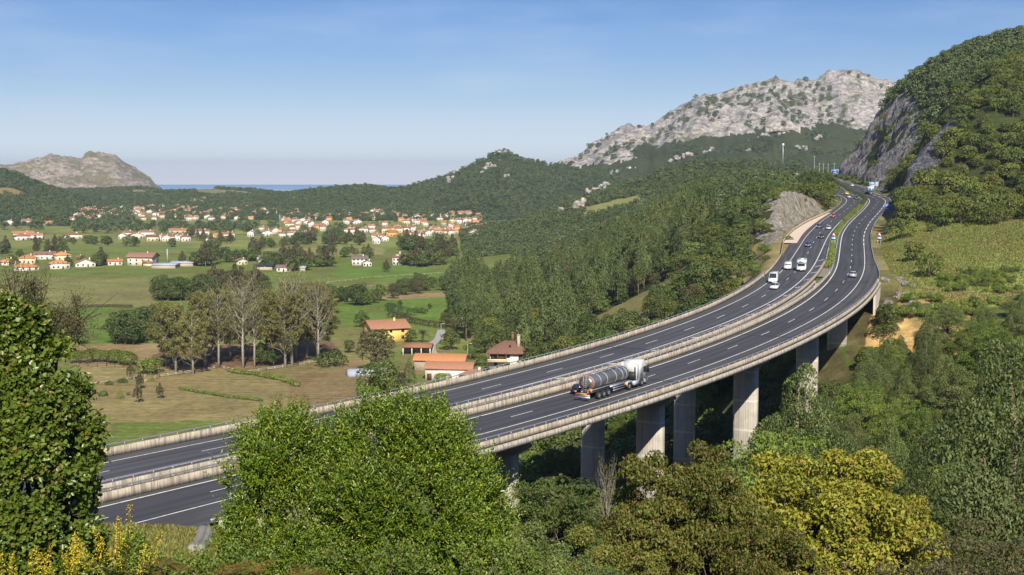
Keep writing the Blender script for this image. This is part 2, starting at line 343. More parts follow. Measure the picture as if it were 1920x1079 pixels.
def road_so(x, y):
    """nearest place on the motorway: (s, o, z of road)"""
    x = np.asarray(x, float).ravel(); y = np.asarray(y, float).ravel()
    s = np.full(len(x), -99.0); o = np.full(len(x), 999.0); z = np.zeros(len(x))
    k = np.where((x > -170) & (x < 380) & (y > 20) & (y < 1080))[0]
    C = CLN[::3]; 
    for i in range(0, len(k), 30000):
        q = k[i:i + 30000]
        d = (x[q, None] - C[None, :, 0]) ** 2 + (y[q, None] - C[None, :, 1]) ** 2
        j = d.argmin(1) * 3
        dx = x[q] - CLN[j, 0]; dy = y[q] - CLN[j, 1]
        al = dx * _T[j, 0] + dy * _T[j, 1]
        s[q] = SS[j] + np.clip(al, -3, 3); o[q] = dx * _N[j, 0] + dy * _N[j, 1]; z[q] = np.interp(s[q], SS, CLN[:, 2])
        far = np.abs(al) > 12; o[q[far]] = 999
    return s, o, z
# ridges far off: photo outline (px, py) at a distance, front and back widths
def ridge(pts, D, wf, wb, pw=1.3, crown=0.0):
    p = np.array(pts, float); u = (p[:, 0] - CX) / FPX
    Dd = D if np.isscalar(D) else np.interp(p[:, 0], *zip(*D))
    z = (HZ + crown - p[:, 1]) / FPX * Dd * (1 + 0 * u)
    return dict(u=u, z=z, D=D if np.isscalar(D) else (np.array([(a - CX) / FPX for a, _ in D]), np.array([b for _, b in D])), wf=wf, wb=wb, pw=pw)
R_LIME = ridge([(960,345),(1000,335),(1050,308),(1085,293),(1112,276),(1135,262),(1160,243),(1190,238),(1215,240),(1235,226),(1250,216),(1270,203),(1290,192),(1315,184),(1340,180),(1385,166),(1430,155),(1455,153),(1475,157),(1530,153),(1545,143),(1580,139),(1605,141),(1625,150),(1660,161),(1720,185),(1900,215),(2200,260)], 3400, 1250, 900, 1.15)
R_PEAK = ridge([(300,352),(430,371),(480,364),(540,362),(600,354),(650,349),(690,347),(715,350),(740,354),(765,351),(800,341),(850,325),(900,301),(925,287),(940,282),(955,285),(975,295),(1005,303),(1040,310),(1080,318),(1180,335),(1400,350)], 2700, 620, 500, 1.25, -3)
R_MID = ridge([(860,440),(950,418),(1000,405),(1050,388),(1100,368),(1150,352),(1200,336),(1250,318),(1290,306),(1330,301),(1400,304),(1450,308),(1520,318),(1600,325),(1700,322),(2100,300)], 1500, 480, 500, 1.2, -3)
R_LEFT = ridge([(-200,330),(30,316),(60,305),(85,300),(100,294),(112,297),(130,300),(158,302),(163,294),(200,293),(222,296),(231,308),(250,320),(275,336),(305,351),(330,356)], 4600, 900, 700, 0.85)
R_WOODL = ridge([(-400,270),(-100,300),(0,317),(30,321),(60,336),(100,351),(140,364),(180,379),(220,392),(260,402)], 2300, 420, 500, 1.1, -4)
R_COAST = ridge([(-300,352),(140,355),(200,353),(260,350),(320,354),(400,351),(470,354),(520,360),(560,364),(700,365),(900,360)], 3500, 1100, 400, 1.0, -3)
RIDGES = [R_LIME, R_PEAK, R_MID, R_LEFT, R_WOODL, R_COAST]
def far_h(x, y):
    u = x / np.maximum(y, 1)
    base = np.interp(y, [0, 1700, 2400, 3000, 3600, 5200, 6500], [-65, -65, -58, -47, -42, -70, -100])
    h = base.copy(); who = np.full(x.shape, -1)
    for i, r in enumerate(RIDGES):
        z = np.interp(u, r['u'], r['z']); D = r['D']
        t = np.where(y < D, (y - (D - r['wf'])) / r['wf'], 1 - (y - D) / r['wb']); t = np.clip(t, 0, 1)
        rough = (fbm(x / 260, y / 260, 5, 3 + i) - 0.5)
        t2 = t ** r['pw'] if i in (0, 3) else t ** r['pw'] * (1 + 0 * t)
        up = np.maximum(z - base, 0)
        hi = base + up * t2 + rough * up * 0.55 * np.sin(np.pi * t) 
        edge = np.clip((u - r['u'][0]) / 0.02, 0, 1) * np.clip((r['u'][-1] - u) / 0.02, 0, 1)
        hi = base + (hi - base) * edge
        m = hi > h + 0.4; who[m] = i; h = np.maximum(h, hi)
    return h, who
def land(x, y, road=True):
    x = np.asarray(x, float); y = np.asarray(y, float); sh = x.shape; x = x.ravel(); y = y.ravel()
    h, who = far_h(x, y)
    near = (y < 1300)
    b = sstep(900, 1250, y)
    if near.any():
        t = np.maximum(tps(x[near], y[near]), -65.5 + 0 * x[near])
        lf = sstep(-350, -150, x[near])
        t = np.where(x[near] < -150, t * lf + -65 * (1 - lf), t) if True else t
        t = np.where((x[near] < -150) & (y[near] < 250), np.maximum(tps(x[near], y[near]), -65.5), t)
        h[near] = t * (1 - b[near]) + h[near] * b[near]
        who[near & (b < 0.5)] = -1
    wood = who == 2
    h = h + (fbm(x / 40, y / 40, 3, 11) - 0.5) * np.where(y > 1200, 3.0, 0.5) + np.where(y < 900, (fbm(x / 9, y / 9, 3, 5) - 0.5) * 0.35, 0)
    if road:
        s, o, z = road_so(x, y)
        on = ((s > 2) & (s < S_END)) & ((s < V0 - 2) | (s > V1 + 4))
        lo = a_out(s) - 2.5; hi = b_out(s) + 1.5
        dd = np.where(o < lo, lo - o, np.where(o > hi, o - hi, 0.0))
        w = 1 - sstep(0.0, 9.0, dd)
        steep = ((s > 460) & (s < 612)) | ((s > 690) & (s < 960)); k_ = np.where(steep & (o < 0), 2.6, 1.1)
        rise = np.where(h > z, np.minimum(h, z + dd * k_), h)
        hc = np.interp(s, [460, 470, 500, 530, 560, 585, 606], [0, 4, 20, 36, 46, 34, 0])      # the near rock cutting: steep foot, slanting upper face
        cut = z + np.minimum(np.minimum(np.maximum(dd - 1.5, 0) * 2.7, 19 + (dd - 8.5) * 1.15), hc)
        wb = (1 - sstep(24, 50, dd)) * sstep(454, 472, s) * (1 - sstep(588, 612, s)) * (o < 0)
        rise = rise + (np.maximum(cut, z) - rise) * wb
        h = np.where(on & (dd < 60), z - 0.35 + w * 0 + (1 - w) * (rise - z + 0.35), h)
        # under the viaduct nothing may reach the deck
        un = (s >= V0 - 2) & (s <= V1 + 4) & (o > -11) & (o < 24)
        h = np.where(un, np.minimum(h, z - 3.4), h)
    return h.reshape(sh), who.reshape(sh)
def gz(x, y): return float(land(np.array([x]), np.array([y]))[0][0])
def on_ground(px, py, d0=60.0, d1=6000.0):
    """where the sight line of a photo pixel meets the land"""
    r = ray(px, py); D = d0 * (d1 / d0) ** np.linspace(0, 1, 500)
    h, _ = land(r[0] * D, D); b = np.where(r[2] * D <= h)[0]
    if not len(b): return None
    k = b[0]
    if k == 0: return r * D[0]
    a0 = r[2] * D[k - 1] - h[k - 1]; a1 = r[2] * D[k] - h[k]; t = a0 / (a0 - a1 + 1e-9)
    d = D[k - 1] + t * (D[k] - D[k - 1]); p = r * d; p[2] = gz(p[0], p[1]); return p
# ------------------------------------------------------------------ ground colours (patches of crops, mown grass, soil and rock)
C_GRASS = np.array((0.155, 0.190, 0.044)); C_LUSH = np.array((0.135, 0.205, 0.040)); C_OLIVE = np.array((0.225, 0.210, 0.078))
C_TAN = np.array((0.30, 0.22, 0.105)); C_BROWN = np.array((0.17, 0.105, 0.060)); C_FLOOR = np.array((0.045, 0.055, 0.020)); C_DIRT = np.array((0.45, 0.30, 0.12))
def patch(px, py): return [tuple(at_valley(a, b)) for a, b in zip(px, py)]
def at_valley(px, py, z=-65.0):
    r = ray(px, py); return (r * (z / r[2]))[:2]
def inpoly(x, y, P):
    c = np.zeros(x.shape, bool); n = len(P)
    for i in range(n):
        x1, y1 = P[i]; x2, y2 = P[(i + 1) % n]
        m = ((y1 > y) != (y2 > y)); c ^= m & (x < (x2 - x1) * (y - y1) / (y2 - y1 + 1e-12) + x1)
    return c
FIELDS = [  # outlines of the real fields on the valley floor, read off the photo
 ([0,900,1100,400,0],[460,452,600,640,640],C_GRASS),
 ([0,280,270,150,0],[520,516,576,580,575],C_OLIVE*0.85+C_GRASS*0.2),
 ([0,310,560,600,300,0],[505,503,500,515,520,521],C_GRASS),
 ([150,300,290,148],[545,545,575,570],C_OLIVE),
 ([150,310,300,150],[575,580,650,650],C_LUSH),
 ([140,560,600,420,150],[650,640,690,700,690],C_TAN),
 ([150,300,520,700,720,600,420,140],[690,700,690,640,700,790,800,810],C_TAN*0.75+C_GRASS*0.3),
 ([430,640,660,560,420],[690,672,700,735,720],C_OLIVE),
 ([300,560,600,430,260],[705,715,750,790,745],C_OLIVE*0.5+C_TAN*0.5),
 ([200,420,430,210],[790,785,815,830],C_GRASS),
 ([540,700,690,560,540],[700,690,745,790,740],C_TAN*0.8),
 ([610,860,850,620],[545,548,570,570],C_OLIVE*1.1),
 ([700,858,856,690],[556,545,553,566],C_TAN),
 ([610,860,880,840,610],[566,556,600,620,600],C_LUSH),
 ([640,840,860,850,600],[497,497,520,540,512],C_LUSH),
 ([400,900,880,470],[482,470,492,500],C_GRASS),
 ([570,720,720,570],[460,460,478,482],C_OLIVE*1.2),
 ([470,560,560,470],[455,452,468,472],C_OLIVE*1.1+C_TAN*0.1),
 ([500,540,540,490],[452,448,458,460],C_GRASS),
 ([280,336,338,276],[470,470,474,475],C_TAN*0.9),
 ([100,480,480,60],[462,455,470,475],C_LUSH*0.9+C_OLIVE*0.2),
 ([0,480,480,0],[480,474,500,505],C_GRASS*1.05),
 ([560,700,680,540],[628,640,668,640],C_OLIVE),
 ([650,780,790,640],[590,600,612,604],C_LUSH),
 ([640,700,690,640],[672,676,700,690],C_TAN*0.9),
]
def MEADOW(who, u, x, y):
    q = fbm(x / 30, y / 30, 3, 17) * 90 - 45
    return (who == 2) & (u > 1085 + (1420 - y) * .25 + q) & (u < 1205 + q * .5) & (y > 1325) & (y < 1415 + q * .6)
def ground_color(x, y, z, who):
    n1 = fbm(x / 60, y / 60, 4, 21); n2 = fbm(x / 14, y / 22, 4, 22); n3 = fbm(x / 4, y / 5, 3, 23)
    c = C_GRASS[None] * (0.8 + 0.5 * n1[:, None]) 
    c = c + (C_OLIVE - C_GRASS)[None] * sstep(0.45, 0.7, n2)[:, None] * 0.8
    wx = x + (n2 - 0.5) * 8; wy = y + (n1 - 0.5) * 12
    for px, py, col in FIELDS:
        m = inpoly(wx, wy, patch(px, py)) & (z < -58)
        c[m] = col * (0.75 + 0.5 * n2[m, None])
    m = (z < -58) & (y < 620)
    tanp = sstep(0.52, 0.62, fbm(x / 28 + 5, y / 40, 3, 31)) * m
    c = c + (C_TAN * 0.8 - c) * tanp[:, None] * 0.45
    soil = sstep(0.62, 0.7, fbm(x / 12, y / 30, 3, 33)) * (z < -58)
    c = c + (C_BROWN - c) * soil[:, None] * 0.35
    # bare ground under the poplars
    pb = np.array([at_valley(a, b) for a, b in ((270, 692), (420, 690), (520, 680), (615, 660), (640, 660), (620, 640), (430, 650), (300, 660))])
    m = inpoly(x + (n2 - .5) * 6, y, pb); c[m] = C_BROWN * (0.8 + 0.6 * n3[m, None])
    # wooded slopes: leaf litter and low scrub
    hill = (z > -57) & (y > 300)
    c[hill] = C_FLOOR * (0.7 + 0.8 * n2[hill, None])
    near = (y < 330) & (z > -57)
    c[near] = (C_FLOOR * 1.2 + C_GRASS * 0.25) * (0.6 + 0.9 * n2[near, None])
    # pasture right of the motorway, berm in front of it, banks and dry ground
    s, o, zr = road_so(x, y)
    past = (x > 100) & (y > 300) & (y < 440) & (o < -9)
    g = (C_GRASS * 0.95 + C_OLIVE * 0.4); c[past] = g * (0.65 + 0.7 * n2[past, None])
    mm = past & (fbm(x / 9, y / 9, 3, 41) > 0.6); c[mm] = C_TAN * 0.75 + C_OLIVE * 0.2
    verge = (s > V1 + 2) & (((o < a_out(s)) & (o > a_out(s) - 6)) | ((o > b_out(s)) & (o < b_out(s) + 9)))
    c[verge] = (C_OLIVE * 0.7 + C_TAN * 0.35 * sstep(0.4, 0.6, n2[verge, None])) * (0.7 + 0.5 * n1[verge, None])
    berm = (y < 118) & (y > 60) & (x < -12) & (x > -75) & (o < a_out(s) - 0.5)
    c[berm] = (C_OLIVE * 0.9 + C_GRASS * 0.4) * (0.8 + 0.5 * n3[berm, None])
    edge_ = (s > 215) & (s < 292) & (o < a_out(s)) & (o > -32) & (n2 > 0.40); c[edge_] = (C_DIRT * 0.7 + C_FLOOR) * (0.6 + 0.6 * n3[edge_, None])
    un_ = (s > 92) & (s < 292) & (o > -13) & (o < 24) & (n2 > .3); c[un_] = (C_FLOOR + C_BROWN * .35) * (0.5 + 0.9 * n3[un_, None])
    bank = (((x - 80) / 12) ** 2 + ((y - 290) / 24) ** 2 < 0.55 + 0.9 * n2) & (o < -8)
    c[bank] = C_DIRT * (0.7 + 0.6 * n3[bank, None])
    glade = (((x - 48) / 22) ** 2 + ((y - 480) / 45) ** 2 < 1)
    c[glade] = (C_OLIVE * 0.9) * (0.7 + 0.7 * n2[glade, None])
    s2 = (s > V1) & (s < 420) & (o > 20) & (o < 38); c[s2] = (C_TAN * 0.7 + C_OLIVE * 0.4) * (0.7 + 0.6 * n2[s2, None])
    # far hills
    for i, r in enumerate(RIDGES):
        m = who == i
        if i == 3: c[m] = np.array((0.34, 0.30, 0.24)) * (0.55 + 0.8 * n1[m, None]) ; 
        elif i == 0: c[m] = C_FLOOR * (0.8 + 0.6 * n1[m, None])
        elif i == 5: c[m] = (C_OLIVE * 0.8 + C_TAN * 0.3) * (0.6 + 0.6 * n1[m, None])
        else: c[m] = C_FLOOR * (0.8 + 0.6 * n1[m, None])
    u = x / np.maximum(y, 1) * FPX + CX
    mead = (who == 4) & (u < 95) & (z > -20) & (y < 2150); c[mead] = (C_TAN * 0.6 + C_OLIVE * 0.3)
    gm = MEADOW(who, u, x, y); c[gm] = C_OLIVE * 0.9 + C_GRASS * 0.3
    vill = (who < 0) & (y > 1300); c[vill] = (C_GRASS * 0.6 + C_OLIVE * 0.5) * (0.6 + 0.8 * n1[vill, None])
    return c

def ground_mat():
    m, t = mat("ground", rough=0.95, spec=0.05)
    a = t.new("ShaderNodeAttribute", attribute_name="gc"); c = t.coord()
    n = t.ramp(t.noise(0.35, 6, 0.65, c), [(0.25, 0.62), (0.75, 1.35)])
    n2 = t.ramp(t.noise(2.5, 5, 0.7, c), [(0.3, 0.7), (0.7, 1.25)])
    st = t.ramp(t.noise(0.5, 5, 0.7, t.mapping(c, (0.12, 1.0, 1.0), (0, 0, 0.25))), [(0.35, 0.80), (0.65, 1.15)])
    k = t.mix(1.0, a.outputs["Color"], n, 'MULTIPLY'); k = t.mix(1.0, k, st, 'MULTIPLY'); k = t.mix(1.0, k, n2, 'MULTIPLY'); t.col(k)
    t.bump(t.noise(1.2, 6, 0.7, c), 0.6, 0.4); return m
def limestone_mat(name, a=(0.56, 0.505, 0.445), b=(0.33, 0.30, 0.275), veg=(0.13, 0.14, 0.06), amount=0.53, sc=1.0):
    m, t = mat(name, a, 0.95, 0, 0.1); c = t.coord()
    w = t.noise(0.012 * sc, 8, 0.68, c, 0.3); w2 = t.noise(0.05 * sc, 8, 0.7, t.mapping(c, (1, 1, 2.2)), 0.4)
    k = t.ramp(w2, [(0.36, tuple(v * 0.45 for v in b)), (0.44, b), (0.56, a), (0.75, tuple(min(1, v * 1.15) for v in a))])
    g = t.math('ADD', t.math('MULTIPLY', w, 0.6), t.math('MULTIPLY', t.noise(0.03 * sc, 6, 0.7, c), 0.4))
    cr = t.noise(0.16 * sc, 7, 0.75, t.mapping(c, (1, 1, 1.8)), 0.8); k = t.mix(t.ramp(cr, [(0.40, 0.75), (0.50, 0.0)]), k, tuple(v * 0.35 for v in b))
    k = t.mix(t.ramp(g, [(amount, 0.0), (amount + 0.06, 1.0)]), k, veg); t.col(k)
    t.bump(w2, 1.0, 9.0 / sc); return m
M['ground'] = ground_mat()
M['lime'] = limestone_mat("limestone")
M['lime_left'] = limestone_mat("dry_rocky_hillside", (0.50, 0.42, 0.33), (0.32, 0.26, 0.20), (0.21, 0.185, 0.10), 0.47)
def cliff_mat(name, a, b, moss, crack=0.8):
    m, t = mat(name, a, 0.9, 0, 0.15); c = t.coord()
    st = t.noise(0.9, 7, 0.65, t.mapping(c, (1.0, 1.0, 0.16)), 0.6); bl = t.noise(0.12, 5, 0.6, c)
    k = t.ramp(st, [(0.33, tuple(v * 0.3 for v in b)), (0.45, b), (0.6, a), (0.72, tuple(v * 1.25 for v in a))])
    k = t.mix(t.ramp(bl, [(0.52, 0.0), (0.66, 0.75)]), k, moss)
    k = t.mix(t.ramp(t.noise(0.07, 3, 0.5, c), [(0.66, 0.0), (0.72, 0.5)]), k, (0.34, 0.20, 0.09)); t.col(k)
    k = t.mix(t.ramp(t.noise(0.35, 7, 0.75, t.mapping(c, (1.3, 1.3, 0.45)), 1.2), [(0.40, crack), (0.5, 0.0)]), k, tuple(v * .22 for v in b)); t.col(k); t.bump(st, 1.0, 2.2); return m
M['cliff'] = cliff_mat("grey_cliff_rock", (0.30, 0.28, 0.265), (0.16, 0.155, 0.165), (0.19, 0.165, 0.085))
M['outcrop'] = cliff_mat("pale_outcrop_rock", (0.50, 0.45, 0.37), (0.30, 0.27, 0.22), (0.20, 0.18, 0.09), 0.35)

# ------------------------------------------------------------------ terrain sheet: rows of constant depth, from behind the viewer to the coast
def build_ground():
    ys = np.concatenate([np.linspace(-60, 3.5, 26), 3.5 * (6400 / 3.5) ** (np.arange(1, 1251) / 1250.0)])
    us = np.concatenate([np.linspace(-1.0, -0.46, 40)[:-1], np.linspace(-0.46, 0.46, 640), np.linspace(0.46, 1.0, 40)[1:]])
    X = us[None] * np.maximum(ys, 0)[:, None] + us[None] * 60 * np.exp(-np.maximum(ys, 0) / 60)[:, None]
    Y = np.repeat(ys[:, None], len(us), 1)
    Z, who = land(X, Y)
    x, y, z, w = X.ravel(), Y.ravel(), Z.ravel(), who.ravel()
    # crags on the limestone massif
    m = w == 0
    u = x / np.maximum(y, 1) * FPX + CX
    rk = fbm(x / 55, y / 90, 6, 51, ridge=True) - 0.5
    z = np.where(m, z + rk * 46 * sstep(2150, 2600, y) * (0.35 + 0.65 * (y < 3380)), z)
    m3 = w == 3; z = np.where(m3, z + (fbm(x / 90, y / 120, 6, 52, ridge=True) - 0.5) * 50, z)
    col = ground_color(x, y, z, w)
    rows, cols = Z.shape
    i = np.arange(rows - 1)[:, None] * cols + np.arange(cols - 1)[None]
    F = np.stack([i, i + 1, i + 1 + cols, i + cols], -1).reshape(-1, 4)
    V = np.stack([x, y, z], 1)
    fw = w[F[:, 0]]
    frow = F[:, 0] // cols
    rock_low = (HZ - 300 + 0 * u)  # unused guard
    lime = (fw == 0) & (z[F[:, 0]] > LIME_LINE(u[F[:, 0]], x[F[:, 0]], y[F[:, 0]]))
    left = fw == 3
    rest = ~(lime | left)
    def sub(name, sel, mt, att=True):
        f = F[sel]; ids, inv = np.unique(f, return_inverse=True)
        me = mesh(name, V[ids], [inv.reshape(-1, 4)], mt, attr={'gc': col[ids]} if att else None, smooth=True)
        return obj(name, me)
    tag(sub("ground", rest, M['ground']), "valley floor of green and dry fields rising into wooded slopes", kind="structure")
    tag(sub("limestone_mountain", lime, M['lime'], False), "pale bare limestone massif behind the motorway", kind="structure")
    tag(sub("rocky_hill", left, M['lime_left'], False), "flat topped rocky hill near the sea", kind="structure")
def LIME_LINE(u, x, y):
    """height above which the massif is bare rock"""
    b = np.interp(u, [1000, 1060, 1150, 1210, 1260, 1330, 1400, 1500, 1640, 1800], [305, 308, 306, 286, 276, 268, 262, 248, 240, 240])
    b = b + (fbm(x / 130, y / 130, 4, 61) - 0.5) * 45
    return (HZ - b) / FPX * y
build_ground()
# ------------------------------------------------------------------ the sea
mm, t = mat("sea_water", (0.22, 0.38, 0.56), 0.3, 0, 0.5)
t.bump(t.noise(0.02, 4, 0.6, t.coord()), 0.25, 3.0)
sea = obj("sea", mesh("sea", [(-9000, 4300, -22), (9000, 4300, -22), (9000, 20000, -22), (-9000, 20000, -22)], [[(0, 1, 2, 3)]], mm))
tag(sea, "strip of blue sea on the horizon", kind="structure")
# ------------------------------------------------------------------ the air
mb = MB(); mb.box(-9600, 9600, -90, 20400, -160, 345); hz = bpy.data.materials.new("haze"); hz.use_nodes = True
hz.node_tree.nodes.remove(hz.node_tree.nodes["Principled BSDF"]); pv = hz.node_tree.nodes.new("ShaderNodeVolumePrincipled")
pv.inputs["Color"].default_value = (0.68, 0.82, 1.0, 1); pv.inputs["Density"].default_value = 6.2e-5; pv.inputs["Anisotropy"].default_value = 0.2
hz.node_tree.links.new(pv.outputs[0], hz.node_tree.nodes["Material Output"].inputs["Volume"])
o = mb.build("haze", hz); tag(o, "thin blue air haze over the valley", kind="stuff")
# ------------------------------------------------------------------ motorway
def asphalt(name, base, seed):
    m, t = mat(name, base, 0.85, 0, 0.25)
    uv = t.coord('UV')
    wide = t.noise(0.6, 3, 0.5, t.mapping(uv, (0.06, 1.6, 1)))
    fine = t.noise(9, 6, 0.7, t.coord())
    k = t.ramp(wide, [(0.3, tuple(c * 0.76 for c in base)), (0.7, tuple(c * 1.22 for c in base))])
    k = t.mix(1.0, k, t.ramp(fine, [(0.3, 0.8), (0.7, 1.2)]), 'MULTIPLY')
    wv = t.new("ShaderNodeTexWave", wave_type='BANDS', bands_direction='Y'); wv.inputs["Scale"].default_value = 0.175; wv.inputs["Distortion"].default_value = 0.6; wv.inputs["Phase Offset"].default_value = 0.9; t.l(uv, wv.inputs["Vector"])
    k = t.mix(1.0, k, t.ramp(wv.outputs[0], [(0.0, 0.88), (1.0, 1.10)]), 'MULTIPLY')
    pt = t.noise(0.12, 2, 0.4, t.mapping(uv, (0.25, 0.3, 1)))
    k = t.mix(t.ramp(pt, [(0.62, 0.0), (0.66, 0.35)]), k, tuple(c * 0.6 for c in base))
    t.col(k); t.bump(fine, 0.15, 0.02); return m
M['asph'] = asphalt("asphalt", (0.070, 0.070, 0.076), 1)
M['asph_s'] = asphalt("shoulder_asphalt", (0.076, 0.074, 0.074), 2)
M['asph_d'] = asphalt("dark_asphalt", (0.060, 0.060, 0.067), 3)
def white_paint():
    m, t = mat("road_paint", (0.72, 0.70, 0.66), 0.6, 0, 0.3)
    n = t.noise(2.2, 6, 0.7, t.coord()); t.col(t.ramp(n, [(0.34, (0.36, 0.35, 0.33)), (0.5, (0.74, 0.72, 0.67))])); return m
M['paint'] = white_paint()
def concrete(name, a, b, stain, rib=0.0):
    m, t = mat(name, a, 0.92, 0, 0.1); uv = t.coord('UV')
    k = t.ramp(t.noise(0.8, 6, 0.65, t.coord()), [(0.3, b), (0.7, a)])
    drips = t.noise(1.0, 5, 0.6, t.mapping(uv, (2.2, 0.35, 1)), 0.2)
    k = t.mix(t.ramp(drips, [(0.47, 0.0), (0.6, 0.75)]), k, stain)
    if rib < 0:
        uv = t.coord(); w = t.new("ShaderNodeTexWave", wave_type='BANDS', bands_direction='Y'); w.inputs["Scale"].default_value = 0.5 / -rib; t.l(uv, w.inputs["Vector"])
        k = t.mix(t.ramp(w.outputs[0], [(0.0, 0.6), (0.06, 0.0)]), k, tuple(c * 0.6 for c in stain))
        w2 = t.noise(1.0, 4, 0.6, t.mapping(uv, (1.5, 2.2, 0.10))); k = t.mix(t.ramp(w2, [(0.5, 0.0), (0.66, 0.55)]), k, stain)
        w3 = t.new("ShaderNodeTexWave", wave_type='BANDS', bands_direction='Z'); w3.inputs["Scale"].default_value = 0.06; t.l(uv, w3.inputs["Vector"])
        k = t.mix(t.ramp(w3.outputs[0], [(0.985, 0.0), (0.99, 0.5)]), k, tuple(min(1, c * 1.3) for c in a))
    elif rib:
        w = t.new("ShaderNodeTexWave", wave_type='BANDS', bands_direction='X', wave_profile='SIN')
        w.inputs["Scale"].default_value = 1.0 / rib * 0.5; w.inputs["Distortion"].default_value = 0.0
        t.l(uv, w.inputs["Vector"]); k = t.mix(t.ramp(w.outputs[0], [(0.0, 0.7), (0.02, 0.0)]), k, tuple(c * 0.4 for c in stain))
    t.col(k); t.bump(t.noise(3, 5, 0.7, t.coord()), 0.2, 0.03); return m
M['conc'] = concrete("parapet_concrete", (0.56, 0.49, 0.38), (0.40, 0.34, 0.26), (0.20, 0.17, 0.13), 1.25)
M['conc_side'] = concrete("cornice_concrete", (0.55, 0.50, 0.42), (0.42, 0.38, 0.31), (0.17, 0.15, 0.13), 2.5)
M['conc_pier'] = concrete("pier_concrete", (0.50, 0.46, 0.40), (0.36, 0.33, 0.28), (0.22, 0.20, 0.17), -0.7)
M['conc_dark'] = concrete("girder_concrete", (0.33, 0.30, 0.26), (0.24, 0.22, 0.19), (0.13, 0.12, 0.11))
M['conc_new'] = concrete("pale_wall_concrete", (0.66, 0.60, 0.50), (0.55, 0.49, 0.40), (0.40, 0.35, 0.27))
M['steel'] = simple("galvanised_steel", (0.44, 0.46, 0.50), 0.45, 0.6)
M['gravel'] = simple("arrester_gravel", (0.62, 0.50, 0.39), 0.95, 0, 0.25, 8.0)
M['joint'] = simple("joint_rubber", (0.020, 0.021, 0.026), 0.8)

def ribbon(name, s0, s1, fa, fb, dz, m, parent=None, step=2.0, kind=None, across=1):
    s = np.arange(s0, s1 + 0.01, step); k = across + 1
    a = fa(s) if callable(fa) else np.full(len(s), fa); b = fb(s) if callable(fb) else np.full(len(s), fb)
    rows = [RP(s, a + (b - a) * j / across, dz) for j in range(k)]
    V = np.stack(rows, 1).reshape(-1, 3); n = len(s)
    i = np.arange(n - 1)[:, None] * k + np.arange(across)[None]
    F = np.stack([i, i + k, i + k + 1, i + 1], -1).reshape(-1, 4)
    if np.mean(b) > np.mean(a): F = F[:, ::-1]
    uv = np.stack([np.repeat(s, k), np.stack([a + (b - a) * j / across for j in range(k)], 1).ravel()], 1)
    o = obj(name, mesh(name, V, [F], m, uv=uv), parent)
    if kind: tag(o, kind=kind)
    return o
def sweep(mb, s0, s1, prof, step=2.0, m=0, ends=True):
    """prof(s array) -> list of (o, dz) arrays/numbers, closed section; returns uv too"""
    s = np.append(np.arange(s0, s1 - 0.01, step), s1); pr = prof(s); k = len(pr)
    P = np.stack([RP(s, o * np.ones(len(s)), 0) + np.array([0, 0, 1]) * (dz * np.ones(len(s)))[:, None] for o, dz in pr], 1)
    V = P.reshape(-1, 3); n = len(s)
    F = []
    i = np.arange(n - 1)[:, None] * k; j = np.arange(k)[None]
    F = np.stack([i + j, i + (j + 1) % k, i + k + (j + 1) % k, i + k + j], -1).reshape(-1, 4)
    base = mb.n; mb.addn(V, F, m)
    if not hasattr(mb, 'uv'): mb.uv = []
    zz = np.stack([dz * np.ones(n) for o, dz in pr], 1)
    mb.uv.append(np.stack([np.repeat(s, k), zz.ravel()], 1))
    if ends:
        mb.Q.setdefault(k, []).extend([([base + q for q in range(k)], m), ([base + (n - 1) * k + q for q in range(k)][::-1], m)])
def build_sweep(mb, name, mats, parent=None, **kw):
    Fs, mi = [], []
    for k, L in mb.Q.items():
        if isinstance(k, tuple): Fs.append(np.concatenate(L)); mi.append(k[2])
        else: Fs.append(np.array([f for f, _ in L])); mi.append(np.array([m for _, m in L]))
    uv = np.concatenate(mb.uv); V = np.concatenate(mb.V)
    if len(uv) < len(V): uv = np.concatenate([uv, np.zeros((len(V) - len(uv), 2))])
    return obj(name, mesh(name, V, Fs, mats, mi, uv=uv), parent)
rect = lambda o0, o1, z0, z1: (lambda s: [((o0(s) if callable(o0) else o0), z0), ((o1(s) if callable(o1) else o1), z0), ((o1(s) if callable(o1) else o1), z1), ((o0(s) if callable(o0) else o0), z1)])

HW = 3.65
